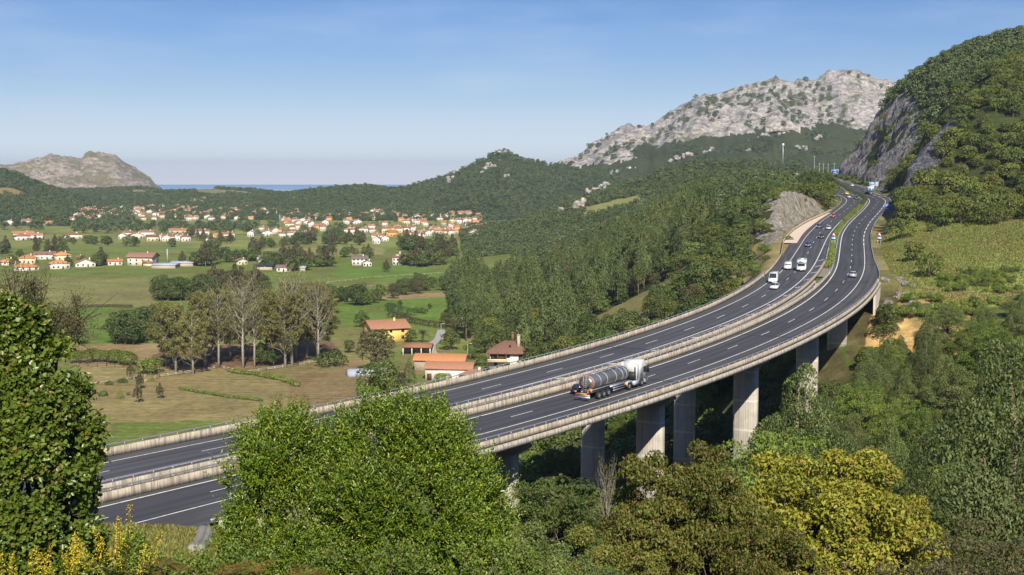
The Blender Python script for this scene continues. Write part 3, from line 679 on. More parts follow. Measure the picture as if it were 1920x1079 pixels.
# carriageways (kind structure)
ribbon("outbound_road", 0, S_END, lambda s: a_out(s) + 0.0, lambda s: a_med(s), 0.0, M['asph_s'], kind="structure", across=4)
ribbon("outbound_lanes", 0, S_END, -HW - 0.1, HW + 0.1, 0.006, M['asph_d'], kind="structure", across=4)
ribbon("inbound_road", 0, S_END, lambda s: b_med(s), lambda s: np.minimum(b_out(s), bc(s) + 7.2), 0.0, M['asph_s'], kind="structure", across=4)
ribbon("inbound_lanes", 0, S_END, lambda s: bc(s) - HW - 0.1, lambda s: bc(s) + HW + 0.1, 0.006, M['asph'], kind="structure", across=4)
def marks():
    def line(name, f, w, s0=0, s1=S_END):
        ribbon(name, s0, s1, lambda s: f(s) - w / 2, lambda s: f(s) + w / 2, 0.014, M['paint'], kind="structure")
    line("edge_line", lambda s: HW + 0 * s, 0.26)
    line("edge_line", lambda s: -HW + 0 * s, 0.2, 0, 384)
    line("edge_line", lambda s: bc(s) - HW, 0.26); line("edge_line", lambda s: bc(s) + HW, 0.2)
    def dashes(name, f, w, s0, s1, ln, per):
        V, F = [], []
        for a in np.arange(s0, s1, per):
            ss = np.linspace(a, a + ln, 4)
            L = RP(ss, f(ss) - w / 2, 0.014); R_ = RP(ss, f(ss) + w / 2, 0.014); b = len(V)
            V += [*L, *R_]; F += [(b + i, b + i + 1, b + i + 5, b + i + 4) for i in range(3)]
        o = obj(name, mesh(name, V, [F], M['paint'])); tag(o, kind="structure")
    dashes("lane_marking", lambda s: 0 * s, 0.15, 115.5 - 17 * 6, S_END - 6, 5.0, 17.0)
    dashes("lane_marking", lambda s: bc(s), 0.15, 130.2 - 17.6 * 7, S_END - 6, 5.0, 17.6)
    dashes("exit_marking", lambda s: -HW + 0 * s, 0.3, 386, 700, 11.0, 15.0)
    V, F = [], []
    for i, s in enumerate(np.arange(143, 348, 16.2)):                       # slanted bars on the median shoulder
        b = len(V); c = bc(s) - HW - 0.6; e = b_med(s) + 0.5
        V += [RP(s, c, 0.014), RP(s + 1.0, c, 0.014), RP(s + 5.6, e, 0.014), RP(s + 4.6, e, 0.014)]; F.append((b, b + 1, b + 2, b + 3))
    tag(obj("hatch_marking", mesh("hatch_marking", V, [F], M['paint'])), kind="structure")
    V, F = [], []
    for s, lo, hi in [(V0, a_out(V0), a_med(V0)), (V0 + 1, b_med(V0), b_out(V0)), (150, a_out(150), 4.8), (118, 7.9, 21.4), (177, 7.8, 21.3), (200, -8.4, 4.7), (250, -8.3, 4.7), (290, 7.5, 20.2), (V1, -8.2, 4.5), (330, -7, 4.5), (372, -6, 4.5)]:
        b = len(V); V += [RP(s, lo + .1, 0.02), RP(s + .35, lo + .1, 0.02), RP(s + .35, hi - .1, 0.02), RP(s, hi - .1, 0.02)]; F.append((b, b + 1, b + 2, b + 3))
    tag(obj("expansion_joint", mesh("expansion_joint", V, [F], M['joint'])), kind="structure")
marks()

# ---- viaduct: two decks, parapets, railings, piers
via = empty("viaduct", tuple(RP(V0, -2.0, -0.02)))
tag(via, "curved concrete motorway viaduct on tall rectangular piers over the wooded ravine", "viaduct")
vo = np.array(via.location)
def under(o):                                                 # make a part built in world coordinates a child
    o.parent = via; o.matrix_parent_inverse = Matrix.Translation(-via.location); return o
def deck(lo, hi, name):
    mid = lambda s: (lo(s) + hi(s)) / 2
    mb = MB()
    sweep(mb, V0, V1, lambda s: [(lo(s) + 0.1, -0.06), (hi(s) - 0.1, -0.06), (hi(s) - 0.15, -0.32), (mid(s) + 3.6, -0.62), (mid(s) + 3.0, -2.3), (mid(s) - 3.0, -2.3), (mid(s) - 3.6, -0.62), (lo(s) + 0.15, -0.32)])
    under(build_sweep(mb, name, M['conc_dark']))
    for f, sg in ((lo, -1), (hi, 1)):
        mb = MB(); sweep(mb, V0, V1, lambda s: [(f(s) - sg * 0.1, -0.62), (f(s) + sg * 0.32, -0.62), (f(s) + sg * 0.26, 0.06), (f(s) - sg * 0.1, 0.06)][::sg])
        under(build_sweep(mb, "cornice", M['conc_side']))
deck(lambda s: a_out(s) - 0.35, lambda s: a_med(s) + 0.35, "deck")
deck(lambda s: b_med(s) - 0.35, lambda s: b_out(s) + 0.35, "deck")
def parapet(f, sg, s0, s1, h, name="parapet"):
    mb = MB(); sweep(mb, s0, s1, lambda s: [(f(s) - sg * 0.12, 0.0), (f(s) + sg * 0.16, 0.0), (f(s) + sg * 0.12, h), (f(s) - sg * 0.06, h)][::sg])
    return build_sweep(mb, name, M['conc'])
def railing(f, s0, s1, z0, z1, step=2.5, name="railing"):
    mb = MB(); mb.uv = []
    sweep(mb, s0, s1, lambda s: [(f(s) - 0.05, z1 - 0.09), (f(s) + 0.05, z1 - 0.09), (f(s) + 0.05, z1 + 0.02), (f(s) - 0.05, z1 + 0.02)])
    for s in np.arange(s0 + 0.5, s1, step):
        p = RP(s, f(s), 0); mb.box(p[0] - .05, p[0] + .05, p[1] - .05, p[1] + .05, p[2] + z0, p[2] + z1 - 0.09)
    return build_sweep(mb, name, M['steel'])
MED1 = 342.0
for f, sg, s1, h in ((a_out, -1, V1, 0.85), (a_med, 1, V1 + 14, 0.95), (b_med, -1, 328.0, 0.95), (b_out, 1, V1 + 6, 1.0)):
    under(parapet(f, sg, 26.0 if sg * 1 and f is not a_out else 60.0, s1, h)); under(railing(f, 26.0 if f is not a_out else 60.0, s1, h, h + 0.38))
def pier(s, mid, w=4.3, d=1.9, cap=True):
    c = RP(s, mid, 0); a = RH(s); zt = c[2] - 2.25; zb = min(gz(c[0], c[1]), zt - 4) - 2.0
    e = empty("pier", (0, 0, 0)); e.location = (c[0] - vo[0], c[1] - vo[1], zb - vo[2]); e.rotation_euler = (0, 0, a); e.parent = via
    H = zt - 1.35 - zb
    mb = MB(); ch = 0.45                                                         # blade with bevelled corners
    poly = [(-d / 2 + ch, -w / 2), (d / 2 - ch, -w / 2), (d / 2, -w / 2 + ch), (d / 2, w / 2 - ch), (d / 2 - ch, w / 2), (-d / 2 + ch, w / 2), (-d / 2, w / 2 - ch), (-d / 2, -w / 2 + ch)]
    mb.prism(poly, 0, H, 'z')
    o = mb.build("shaft", M['conc_pier'], e)
    mb = MB(); mb.prism([(-w / 2, 0), (w / 2, 0), (w / 2 + 1.6, 0.95), (w / 2 + 1.6, 1.35), (-w / 2 - 1.6, 1.35), (-w / 2 - 1.6, 0.95)], -d / 2 - 0.15, d / 2 + 0.15, 'x')
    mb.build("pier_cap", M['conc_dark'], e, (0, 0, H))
for s in (111, 149.5, 188, 226, 260): pier(s, float(a_out(s) + a_med(s)) / 2)
for s in (123, 161, 199, 237, 275): pier(s, float(b_out(s) + b_med(s)) / 2, 4.0)
def abutment(s, lo, hi, h, sgn):
    c = RP(s, (lo + hi) / 2, 0); mb = MB(); w = hi - lo
    mb.box(-1.2, 1.2, -w / 2, w / 2, -h, -0.75)
    o = mb.build("abutment", M['conc_new'], None, tuple(c), RH(s)); under(o)
abutment(V0, float(a_out(V0)), float(b_out(V0)), 14, 1); abutment(V1 + 1.3, float(a_out(V1)), float(b_out(V1)), 12, 1)
# splayed wing wall on the right at the far end
mb = MB(); s = np.linspace(V1 - 16, V1 + 12, 12); f = a_out(s) - 0.55; P = RP(s, f, -0.66); Q = P.copy(); Q[:, 2] -= np.interp(s, [V1 - 16, V1 + 12], [8.5, 2.0])
P2 = RP(s, f + 0.5, -0.66); Q2 = P2.copy(); Q2[:, 2] = Q[:, 2]
n = len(s)
for A, B, fl in ((P, Q, 0), (P2, Q2, 1)):
    V = np.concatenate([A, B]); F = [(i, i + 1, n + i + 1, n + i) for i in range(n - 1)]; mb.addn(V, F if not fl else [q[::-1] for q in F])
V = np.concatenate([P, P2]); mb.addn(V, [(i, n + i, n + i + 1, i + 1) for i in range(n - 1)])
mb.add([P[0], P2[0], Q2[0], Q[0]], [(0, 1, 2, 3)])
under(mb.build("wing_wall", M['conc_new']))

# ---- guard rails and walls beyond the viaduct
def wbeam(name, f, s0, s1, label, cat="guard rail", group=None, h=0.72, step=4.0):
    root = empty(name, tuple(RP(s0, float(f(s0)), 0)))
    inv = Matrix.Translation(-root.location)
    mb = MB(); sweep(mb, s0, s1, lambda s: [(f(s) - 0.03, h - 0.31), (f(s) + 0.03, h - 0.31), (f(s) + 0.04, h - .16), (f(s) + 0.03, h), (f(s) - 0.03, h), (f(s) - 0.04, h - .16)], step=2.0)
    o = build_sweep(mb, "rail", M['steel'], root); o.matrix_parent_inverse = inv
    mb = MB()
    for s in np.arange(s0 + 0.3, s1, step):
        p = RP(s, float(f(s)), 0); mb.box(p[0] - .06, p[0] + .06, p[1] - .06, p[1] + .06, p[2] - 0.4, p[2] + h - 0.33)
    o = mb.build("post_row", M['steel'], root); o.matrix_parent_inverse = inv; tag(o, kind="stuff")
    tag(root, label, cat, group); return root
wbeam("guard_rail", lambda s: a_out(s) - 0.1, V1 + 1, 560, "steel guard rail curving along the outer shoulder of the right carriageway beside the grass bank")
wbeam("guard_rail", lambda s: a_med(s) + 0.2, V1 + 15, 900, "long steel guard rail on the left side of the right carriageway beside the median hedge")
wbeam("guard_rail", lambda s: b_med(s) - 0.2, 344, 900, "long steel guard rail between the median hedge and the inbound carriageway")
wbeam("guard_rail", lambda s: a_out(s) - 0.5, 590, 900, "distant guard rail at the foot of the far grey cliff")
wbeam("guard_rail", lambda s: np.minimum(b_out(s), bc(s) + 6.2) + 0.1, 545, 760, "guard rail on the outside of the far bend by the tree covered knoll")
w = parapet(b_out, 1, V1 + 6.5, 392, 0.9, "low_wall"); tag(w, "low concrete wall beside the inbound shoulder between viaduct and gravel bed", "wall")
w = parapet(lambda s: b_out(s) + 0.1, 1, 392.5, 540, 0.9, "low_wall"); tag(w, "low concrete wall curving behind the pink gravel bed", "wall")
# runaway lane of pink gravel
ribbon("gravel_bed", 393, 532, ip([393, 430, 480, 532], [17.6, 17.3, 16.6, 16.0]), lambda s: b_out(s) - 0.05, 0.03, M['gravel'], kind="structure", across=4)
# median verge
M['soil'] = simple("median_soil", (0.22, 0.20, 0.14), 0.95, 0, 0.3, 2.0)
ribbon("median_verge", V1 + 10, S_END, lambda s: a_med(s) - 0.02, lambda s: b_med(s) + 0.02, -0.012, M['soil'], kind="structure", across=2)
# culvert headwall with a railing pipe by the near abutment
e = empty("drain_channel", (0, 0, 0)); tag(e, "dark stone edged drainage channel running down beside the grass berm", "drain")
A0 = at(393, 975, 110.0); A1 = at(362, 1045, 82.0); B0 = at(403, 981, 109.0); B1 = at(373, 1043, 82.5)
for A, B in ((A0, A1), (B0, B1)):
    d = (B - A)[:2] / np.linalg.norm((B - A)[:2]); q_ = np.array([d[1], -d[0]]) * 0.30; V = []
    for k in range(13):
        c = A + (B - A) * k / 12; z = gz(c[0], c[1]); V += [(c[0] - q_[0], c[1] - q_[1], z - 1.2), (c[0] + q_[0], c[1] + q_[1], z - 1.2), (c[0] + q_[0], c[1] + q_[1], z + .55), (c[0] - q_[0], c[1] - q_[1], z + .55)]
    F = [(4 * k + i, 4 * k + (i + 1) % 4, 4 * k + 4 + (i + 1) % 4, 4 * k + 4 + i) for k in range(12) for i in range(4)] + [(0, 3, 2, 1), (48, 49, 50, 51)]
    mb = MB(); mb.add(V, F); mb.build("kerb_stone", M['conc_dark'], e)
w = at(408, 1000, 108); mb = MB(); mb.box(-0.3, 4.5, -0.25, 0.25, -4.5, 2.0); mb.build("retaining_wall", M['conc_new'], None, tuple(w + np.array([.5, 0, -.6])), 0.9)
tag(bpy.data.objects["retaining_wall"], "pale retaining wall at the end of the near abutment behind the laurel bush", "wall")
mb = MB(); mb.tube([at(396, 976, 113), at(420, 970, 116)], 0.16, 8); tag(mb.build("drain_pipe", M['steel']), "grey pipe between the kerb stones and the pale retaining wall", "pipe")

M['cliff_shade_tone'] = cliff_mat("shade_toned_cutting_rock", (0.20, 0.20, 0.21), (0.10, 0.10, 0.12), (0.12, 0.12, 0.06))  # darker copy of the cliff rock: the face's shade put into its colour
# ---- cliffs: bare rock faces standing on the cut slopes
def cliff(name, s0, s1, o0, o1, mt, label, amp=2.2, seed=1, proud=0.6, ns=150, no=90, top=None):
    s = np.linspace(s0, s1, ns); v = np.linspace(0, 1, no); S, Vv = np.meshgrid(s, v, indexing='ij')
    O = o0(S) + (o1(S) - o0(S)) * Vv
    P = RP(S.ravel(), O.ravel(), 0)
    z, _ = land(P[:, 0], P[:, 1])
    e = np.minimum(1, np.minimum(np.minimum(S - s0, s1 - S).ravel() / 6, np.minimum(Vv, 1 - Vv).ravel() * 8))
    q = fbm(S.ravel() / 5 + 3, z / 14, 5, seed, ridge=True) - 0.45; q2 = fbm(S.ravel() / 18, z / 25, 3, seed + 9) - 0.5
    P[:, 2] = z - 0.7 + e * (proud + 0.7)
    nrm = np.stack([np.interp(S.ravel(), SS, _N[:, i]) for i in range(3)], 1)
    P += nrm * (q * amp + q2 * amp * 1.5)[:, None] * np.clip(e, 0, 1)[:, None] * (1 if np.mean(o1(s)) < 0 else -1)
    P[:, 2] += (fbm(S.ravel() / 3, O.ravel() / 3, 4, seed + 4) - 0.5) * amp * 0.5 * e
    i = np.arange(ns - 1)[:, None] * no + np.arange(no - 1)[None]
    F = np.stack([i, i + no, i + no + 1, i + 1], -1).reshape(-1, 4)
    tag(obj(name, mesh(name, P, [F], mt, smooth=False)), label, kind="structure")
cliff("cliff", 462, 606, ip([462, 520, 606], [-9.6, -9.6, -9.6]), ip([462, 490, 540, 575, 606], [-15, -26, -40, -38, -24]), M['cliff_shade_tone'], "rock face of the cutting right of the motorway, its shade painted dark", 2.4, 71, ns=200, no=120)
cliff("cliff", 690, 950, ip([690, 950], [-12.5, -12.0]), ip([690, 740, 800, 860, 900, 950], [-20, -42, -48, -52, -46, -30]), M['cliff'], "tall streaked grey cliff above the far bend", 5.5, 83, ns=260, no=120)
cliff("rock_outcrop", 398, 545, ip([398, 440, 545], [24.0, 23.6, 19.0]), ip([398, 430, 470, 510, 545], [28, 36, 40, 36, 24]), M['outcrop'], "pale slanting rock outcrop beside the gravel bed", 2.4, 91, ns=120, no=60)
# ------------------------------------------------------------------ foliage builders
def unit(v): return v / (np.linalg.norm(v, axis=-1, keepdims=True) + 1e-9)
def rdir(n, g): return unit(g.normal(size=(n, 3)))
def cards(P, D, N, L, Wd, g, fold=0.12, lv=None, six=False):
    """leaf shaped faces: base P, along D, facing N"""
    n = len(P); D = unit(D); S = unit(np.cross(N, D)); N = np.cross(D, S)
    L = (L * np.ones(n))[:, None]; Wd = (Wd * np.ones(n))[:, None]
    if six:
        V = np.stack([P, P + D * L * .3 + S * Wd * .5 + N * L * fold, P + D * L * .7 + S * Wd * .38 + N * L * fold, P + D * L - N * L * fold * .8, P + D * L * .7 - S * Wd * .38 + N * L * fold, P + D * L * .3 - S * Wd * .5 + N * L * fold], 1)
        F = np.arange(n)[:, None] * 6 + np.array([[0, 1, 2, 3, 4, 5]]); F = np.concatenate([F[:, [0, 1, 2, 3]], F[:, [0, 3, 4, 5]]]); k = 6
    else:
        V = np.stack([P, P + D * L * .45 + S * Wd * .5 + N * L * fold, P + D * L, P + D * L * .45 - S * Wd * .5 + N * L * fold], 1)
        F = np.arange(n)[:, None] * 4 + np.arange(4)[None]; k = 4
    lv = g.random(n) if lv is None else np.clip(lv, 0, 1)
    return V.reshape(-1, 3), F, np.repeat(lv, k), np.repeat(g.random(n), k)
def clump_leaves(C, R, n, L, Wd, g, droop=0.2, flat=1.0, inner=0.25, up=0.25, shuffle=0.75):
    """leaves over the surface of overlapping clumps; hidden inner ones are dropped"""
    C = np.asarray(C, float); R = np.asarray(R, float)
    w = R ** 2; k = g.choice(len(C), int(n * 1.6), p=w / w.sum())
    d = rdir(len(k), g); d[:, 2] = np.where(d[:, 2] < -0.35, -d[:, 2], d[:, 2])
    rr = 1 - inner * g.random(len(k)) ** 1.5
    P = C[k] + d * (R[k] * rr)[:, None] * np.array([1, 1, flat])
    dist = np.linalg.norm((P[:, None] - C[None]) / np.array([1, 1, flat]), axis=2) / R[None]
    dist[np.arange(len(k)), k] = 9
    ok = dist.min(1) > 0.72; P, d, k = P[ok][:n], d[ok][:n], k[ok][:n]
    m = len(P); N = unit(d + rdir(m, g) * shuffle + np.array([0, 0, up])); D = unit(np.cross(N, rdir(m, g)) + np.array([0, 0, -droop]))
    cl = g.random(len(C))
    lv = 0.45 * cl[k] + 0.55 * g.random(m)
    sz = g.uniform(0.7, 1.3, m)
    return cards(P - D * L * 0.5, D, N, L * sz, Wd * sz, g, lv=lv)
def joinv(*a):
    V = []; F = []; lv = []; lx = []; n = 0
    for v, f, p, q in a: V.append(v); F.append(f + n); lv.append(p); lx.append(q); n += len(v)
    return np.concatenate(V), np.concatenate(F), np.concatenate(lv), np.concatenate(lx)
def leafmesh(name, a, m):
    return mesh(name, a[0], [a[1]], m, attr={'lv': a[2], 'lx': a[3]})
def limbs(mb, base, tips, r0, r1, g, kink=0.15, n=5, sides=5):
    for t in tips:
        t = np.asarray(t, float); b = np.asarray(base, float); L = np.linalg.norm(t - b)
        q = np.linspace(0, 1, n)[:, None]; P = b + (t - b) * q + g.normal(size=(n, 3)) * L * kink * np.sin(q * math.pi) * 0.5
        mb.tube(P, np.linspace(r0, r1, n), sides)
def tree_proto(name, kind, H, R, n, leaf, mleaf, mbark, seed, loc=(0, 0, 0)):
    """a tree: trunk with limbs, crown of leaf clumps"""
    g = np.random.default_rng(seed); root = empty(name, loc); mb = MB()
    if kind == 'round':
        hb = H * 0.14; k = int(20 + R * 2)
        th = g.uniform(0, 2 * math.pi, k); rr = np.sqrt(g.random(k)) * R * 0.68; zz = hb + (H - hb) * (0.12 + 0.72 * g.random(k)) * (1 - 0.35 * (rr / R) ** 2)
        C = np.stack([np.cos(th) * rr, np.sin(th) * rr, zz], 1); Rk = g.uniform(0.24, 0.42, k) * R * (1.12 - 0.25 * zz / H)
        C = np.concatenate([C, [[0, 0, H * 0.6]]]); Rk = np.append(Rk, R * 0.55)
        a = clump_leaves(C, Rk, n, leaf, leaf * 0.7, g, flat=0.85)
        mb.tube([(0, 0, -1.2), (g.normal() * .1, 0, hb * 0.5), (g.normal() * .2, g.normal() * .2, hb), (0, 0, H * 0.7)], [R * .075, R * .06, R * .05, R * .02], 7)
        limbs(mb, (0, 0, hb * 0.8), C[:9] - np.array([0, 0, 0.1]), R * .035, R * .008, g)
    elif kind == 'spire':                                       # eucalyptus: tall, open below, pointed top
        hb = H * 0.28; k = 26; q = np.linspace(0, 1, k); wd = R * (0.35 + 0.65 * np.sin(np.clip(q * 1.15 + .1, 0, 1) * math.pi)) * (1 - 0.38 * q)
        th = np.arange(k) * 2.4 + g.normal(size=k) * .5; C = np.stack([np.cos(th) * wd * .6, np.sin(th) * wd * .6, hb + (H - hb) * (q * 0.93)], 1)
        Rk = (0.30 + 0.28 * g.random(k)) * wd + 0.35
        a = clump_leaves(C, Rk, n, leaf * 1.25, leaf * 0.5, g, droop=1.0, flat=1.5, up=0.1)
        mb.tube([(0, 0, -1.2), (g.normal() * .2, g.normal() * .2, H * .35), (g.normal() * .3, g.normal() * .3, H * .7), (0, 0, H * .96)], [R * .07, R * .05, R * .03, R * .008], 7)
        limbs(mb, (0, 0, H * .4), C[4:16:2], R * .02, R * .006, g)
    elif kind in ('poplar', 'bare'):                            # tall with up-swept branches and a thin crown
        mb.tube([(0, 0, -1), (g.normal() * .15, 0, H * .3), (g.normal() * .25, g.normal() * .2, H * .6), (0, 0, H * .95)], [R * .085, R * .065, R * .042, R * .008], 8)
        C, Rk = [], []
        for i in range(46 if kind == 'bare' else 34):
            z0 = H * ((0.28 if kind == 'bare' else 0.12) + (0.55 if kind == 'bare' else 0.70) * (i / 40.0)); th = i * 2.4 + g.normal() * .3; ln = R * (0.75 + 0.35 * g.random()) * (1.15 - 0.7 * max(0, z0 / H - .45)); up = H * 0.16 * (0.7 + 0.6 * g.random())
            t = np.array([math.cos(th) * ln, math.sin(th) * ln, z0 + up + ln * 0.5]); limbs(mb, (0, 0, z0), [t], R * .020, R * .005, g, 0.12, 5, 4)
            for f in (0.5, 0.8, 1.0):
                c = np.array([0, 0, z0]) * (1 - f) + t * f; C.append(c + g.normal(size=3) * R * .06); Rk.append(R * g.uniform(.10, .2))
                if kind == 'bare' or g.random() < .4: limbs(mb, c, [c + unit(g.normal(size=3) + np.array([0, 0, 1.2])) * R * .38], R * .008, R * .003, g, 0.2, 3, 3)
        a = clump_leaves(C, np.array(Rk) * (1.5 if kind == 'poplar' else 1.2), n, leaf, leaf * .75, g, inner=0.9, shuffle=1.4)
    elif kind == 'loose':                                       # near tree: many small sprays of leaves, gaps between
        k = 230; d = rdir(k, g); d[:, 2] = np.abs(d[:, 2]) * 1.15 - .35; rr = (0.55 + 0.45 * g.random(k)) * R
        C = d * rr[:, None] * np.array([1, 1, (H * .46) / R]) + np.array([0, 0, H * .60]); C += g.normal(size=C.shape) * R * .07
        Rk = g.uniform(.08, .17, k) * R
        a = clump_leaves(C, Rk, n, leaf, leaf * .46, g, inner=.95, shuffle=1.5, droop=.5, up=.5)
        mb.tube([(0, 0, -1.2), (g.normal() * .1, 0, H * .2), (g.normal() * .2, g.normal() * .2, H * .4), (0, 0, H * .8)], [R * .075, R * .06, R * .045, R * .012], 7)
        for c in C[::4]: limbs(mb, (0, 0, H * g.uniform(.25, .6)), [c], R * .02, R * .004, g, .2, 5, 4)
    elif kind == 'cone':
        k = 30; q = np.linspace(0, 1, k); wd = R * (1 - q) ** 0.8; th = np.arange(k) * 2.4
        C = np.stack([np.cos(th) * wd * .5, np.sin(th) * wd * .5, H * (.08 + q * .86)], 1); Rk = wd * .55 + .25
        a = clump_leaves(C, Rk, n, leaf, leaf * .4, g, flat=1.1)
        mb.tube([(0, 0, -1), (0, 0, H * .9)], [R * .09, R * .02], 6)
    elif kind == 'bush':
        k = 14; th = g.uniform(0, 6.28, k); rr = np.sqrt(g.random(k)) * R * .65; zz = H * (.25 + .45 * g.random(k)) * (1 - .4 * (rr / R) ** 2)
        C = np.stack([np.cos(th) * rr, np.sin(th) * rr, zz], 1); Rk = g.uniform(.28, .45, k) * min(R, H) 
        a = clump_leaves(C, Rk, n, leaf, leaf * .7, g)
        limbs(mb, (0, 0, -.5), C[:6], R * .04, R * .01, g)
    leafo = obj("crown", leafmesh("crown", a, mleaf), root); mb.build("trunk", mbark, root, smooth=True)
    return root
FAR = -3.0
PROTO = {}
def proto(key, *args):
    """built where it first stands: the first placement moves the original, later ones copy it"""
    PROTO[key] = [args, None, None]
NAMES = {}
def plant(key, x, y, z=None, h=1.0, label=None, cat="tree", group=None, rz=None, wide=1.0, sink=0.15):
    a = PROTO[key]; z = gz(x, y) if z is None else z
    rz = random.uniform(0, 6.28) if rz is None else rz
    if a[1] is None:
        r = tree_proto(*a[0]); a[1] = r; a[2] = tree_of(r)
        r.location = (x, y, z - sink); r.rotation_euler = (0, 0, rz); r.scale = (h * wide, h * wide, h)
    else:
        r = copy_of(a[1], a[2], (x, y, z - sink), rz, (h * wide, h * wide, h))
        for k in ("label", "category", "group"):
            if k in r: del r[k]
    if group in NAMES: r.name = NAMES[group]
    tag(r, label, cat, group); return r
proto('oak1', "oak_tree", 'round', 10, 5.0, 2600, 0.52, M['leaf_oak'], M['bark'], 101)
proto('oak2', "oak_tree", 'round', 10, 4.2, 2400, 0.50, M['leaf_oak'], M['bark'], 102)
proto('oak3', "oak_tree", 'round', 10, 5.8, 2600, 0.55, M['leaf_oak'], M['bark'], 103)
proto('holm1', "holm_oak_tree", 'round', 8, 4.4, 1900, 0.55, M['leaf_hill'], M['bark'], 111)
proto('holm2', "holm_oak_tree", 'round', 8, 5.2, 1900, 0.58, M['leaf_hill'], M['bark'], 112)
proto('holm3', "holm_oak_tree", 'bush', 7, 4.6, 1700, 0.52, M['leaf_hill'], M['bark'], 113)
proto('oaky2', "holm_oak_tree", 'round', 8, 4.2, 1900, 0.52, M['leaf_lime'], M['bark'], 144)
proto('euc1', "eucalyptus_tree", 'spire', 24, 4.6, 3000, 0.62, M['leaf_euc'], M['bark_euc'], 121)
proto('euc2', "eucalyptus_tree", 'spire', 22, 3.9, 2700, 0.60, M['leaf_euc'], M['bark_euc'], 122)
proto('euc3', "eucalyptus_tree", 'spire', 25, 5.2, 3200, 0.62, M['leaf_euc'], M['bark_euc'], 123)
proto('pop1', "poplar_tree", 'poplar', 28, 7.0, 18000, 0.46, M['leaf_pop'], M['bark_pale'], 131)
proto('pop2', "poplar_tree", 'poplar', 28, 6.2, 15000, 0.44, M['leaf_pop'], M['bark_pale'], 132)
proto('bare1', "bare_poplar_tree", 'bare', 28, 6.4, 2200, 0.34, M['leaf_pop'], M['bark_pale'], 133)
proto('bare2', "bare_poplar_tree", 'bare', 28, 5.6, 3600, 0.34, M['leaf_pop'], M['bark_pale'], 134)
proto('oaky', "oak_tree", 'round', 10, 5.0, 2600, 0.50, M['leaf_lime'], M['bark'], 142)
proto('brown', "brown_tree", 'round', 10, 4.6, 2600, 0.42, M['leaf_brown'], M['bark'], 141)
proto('grey0', "oak_tree", 'round', 10, 4.8, 2500, 0.50, M['leaf_grey'], M['bark'], 143)
proto('bush1', "shrub", 'bush', 3.2, 2.8, 1500, 0.30, M['leaf_shrub'], M['bark'], 151)
proto('bush2', "shrub", 'bush', 2.6, 2.6, 1300, 0.28, M['leaf_oak'], M['bark'], 152)
proto('cone', "cypress_tree", 'cone', 9, 2.6, 2200, 0.35, M['leaf_oak'], M['bark'], 161)
proto('gold', "golden_cypress_tree", 'cone', 9, 2.8, 2000, 0.35, M['gold'], M['bark'], 162)
proto('grey1', "grey_green_tree", 'loose', 14, 5.0, 26000, 0.20, M['leaf_grey'], M['bark'], 171)
proto('grey2', "grey_green_tree", 'spire', 16, 4.4, 26000, 0.18, M['leaf_grey'], M['bark_euc'], 172)
proto('grey3', "grey_green_tree", 'spire', 17, 5.0, 28000, 0.18, M['leaf_euc'], M['bark_euc'], 173)
proto('grey4', "grey_green_tree", 'loose', 12, 4.6, 24000, 0.19, M['leaf_shrub'], M['bark'], 174)
proto('far1', "distant_tree", 'round', 10, 5.4, 330, 1.35, M['leaf_far'], M['bark'], 181)
proto('far2', "distant_tree", 'round', 9, 5.8, 330, 1.4, M['leaf_far'], M['bark'], 182)
proto('far3', "distant_tree", 'round', 11, 4.6, 300, 1.3, M['leaf_far'], M['bark'], 183)
proto('mid1', "valley_tree", 'round', 10, 5.2, 1100, 0.85, M['leaf_oak'], M['bark'], 184)
proto('mid2', "valley_tree", 'round', 10, 4.4, 1000, 0.80, M['leaf_grey'], M['bark'], 185)
proto('mid3', "valley_tree", 'spire', 14, 3.6, 1000, 0.9, M['leaf_brown'], M['bark_pale'], 186)

def scatter(n, x0, x1, y0, y1, dist, ok, seed):
    """random spots at least dist apart"""
    g = np.random.default_rng(seed); X = g.uniform(x0, x1, n); Y = g.uniform(y0, y1, n)
    k = ok(X, Y); X, Y = X[k], Y[k]; cell = {}; out = []
    for x, y in zip(X, Y):
        c = (int(x // dist), int(y // dist)); good = True
        for i in (-1, 0, 1):
            for j in (-1, 0, 1):
                for (a, b) in cell.get((c[0] + i, c[1] + j), ()):
                    if (a - x) ** 2 + (b - y) ** 2 < dist * dist: good = False; break
                if not good: break
            if not good: break
        if good: cell.setdefault(c, []).append((x, y)); out.append((x, y))
    return np.array(out)
def project(P):
    P = np.asarray(P, float); Yc = P[..., 1] * math.cos(PITCH) - P[..., 2] * math.sin(PITCH); Zc = P[..., 1] * math.sin(PITCH) + P[..., 2] * math.cos(PITCH)
    return CX + FPX * P[..., 0] / Yc, CY - FPX * Zc / Yc

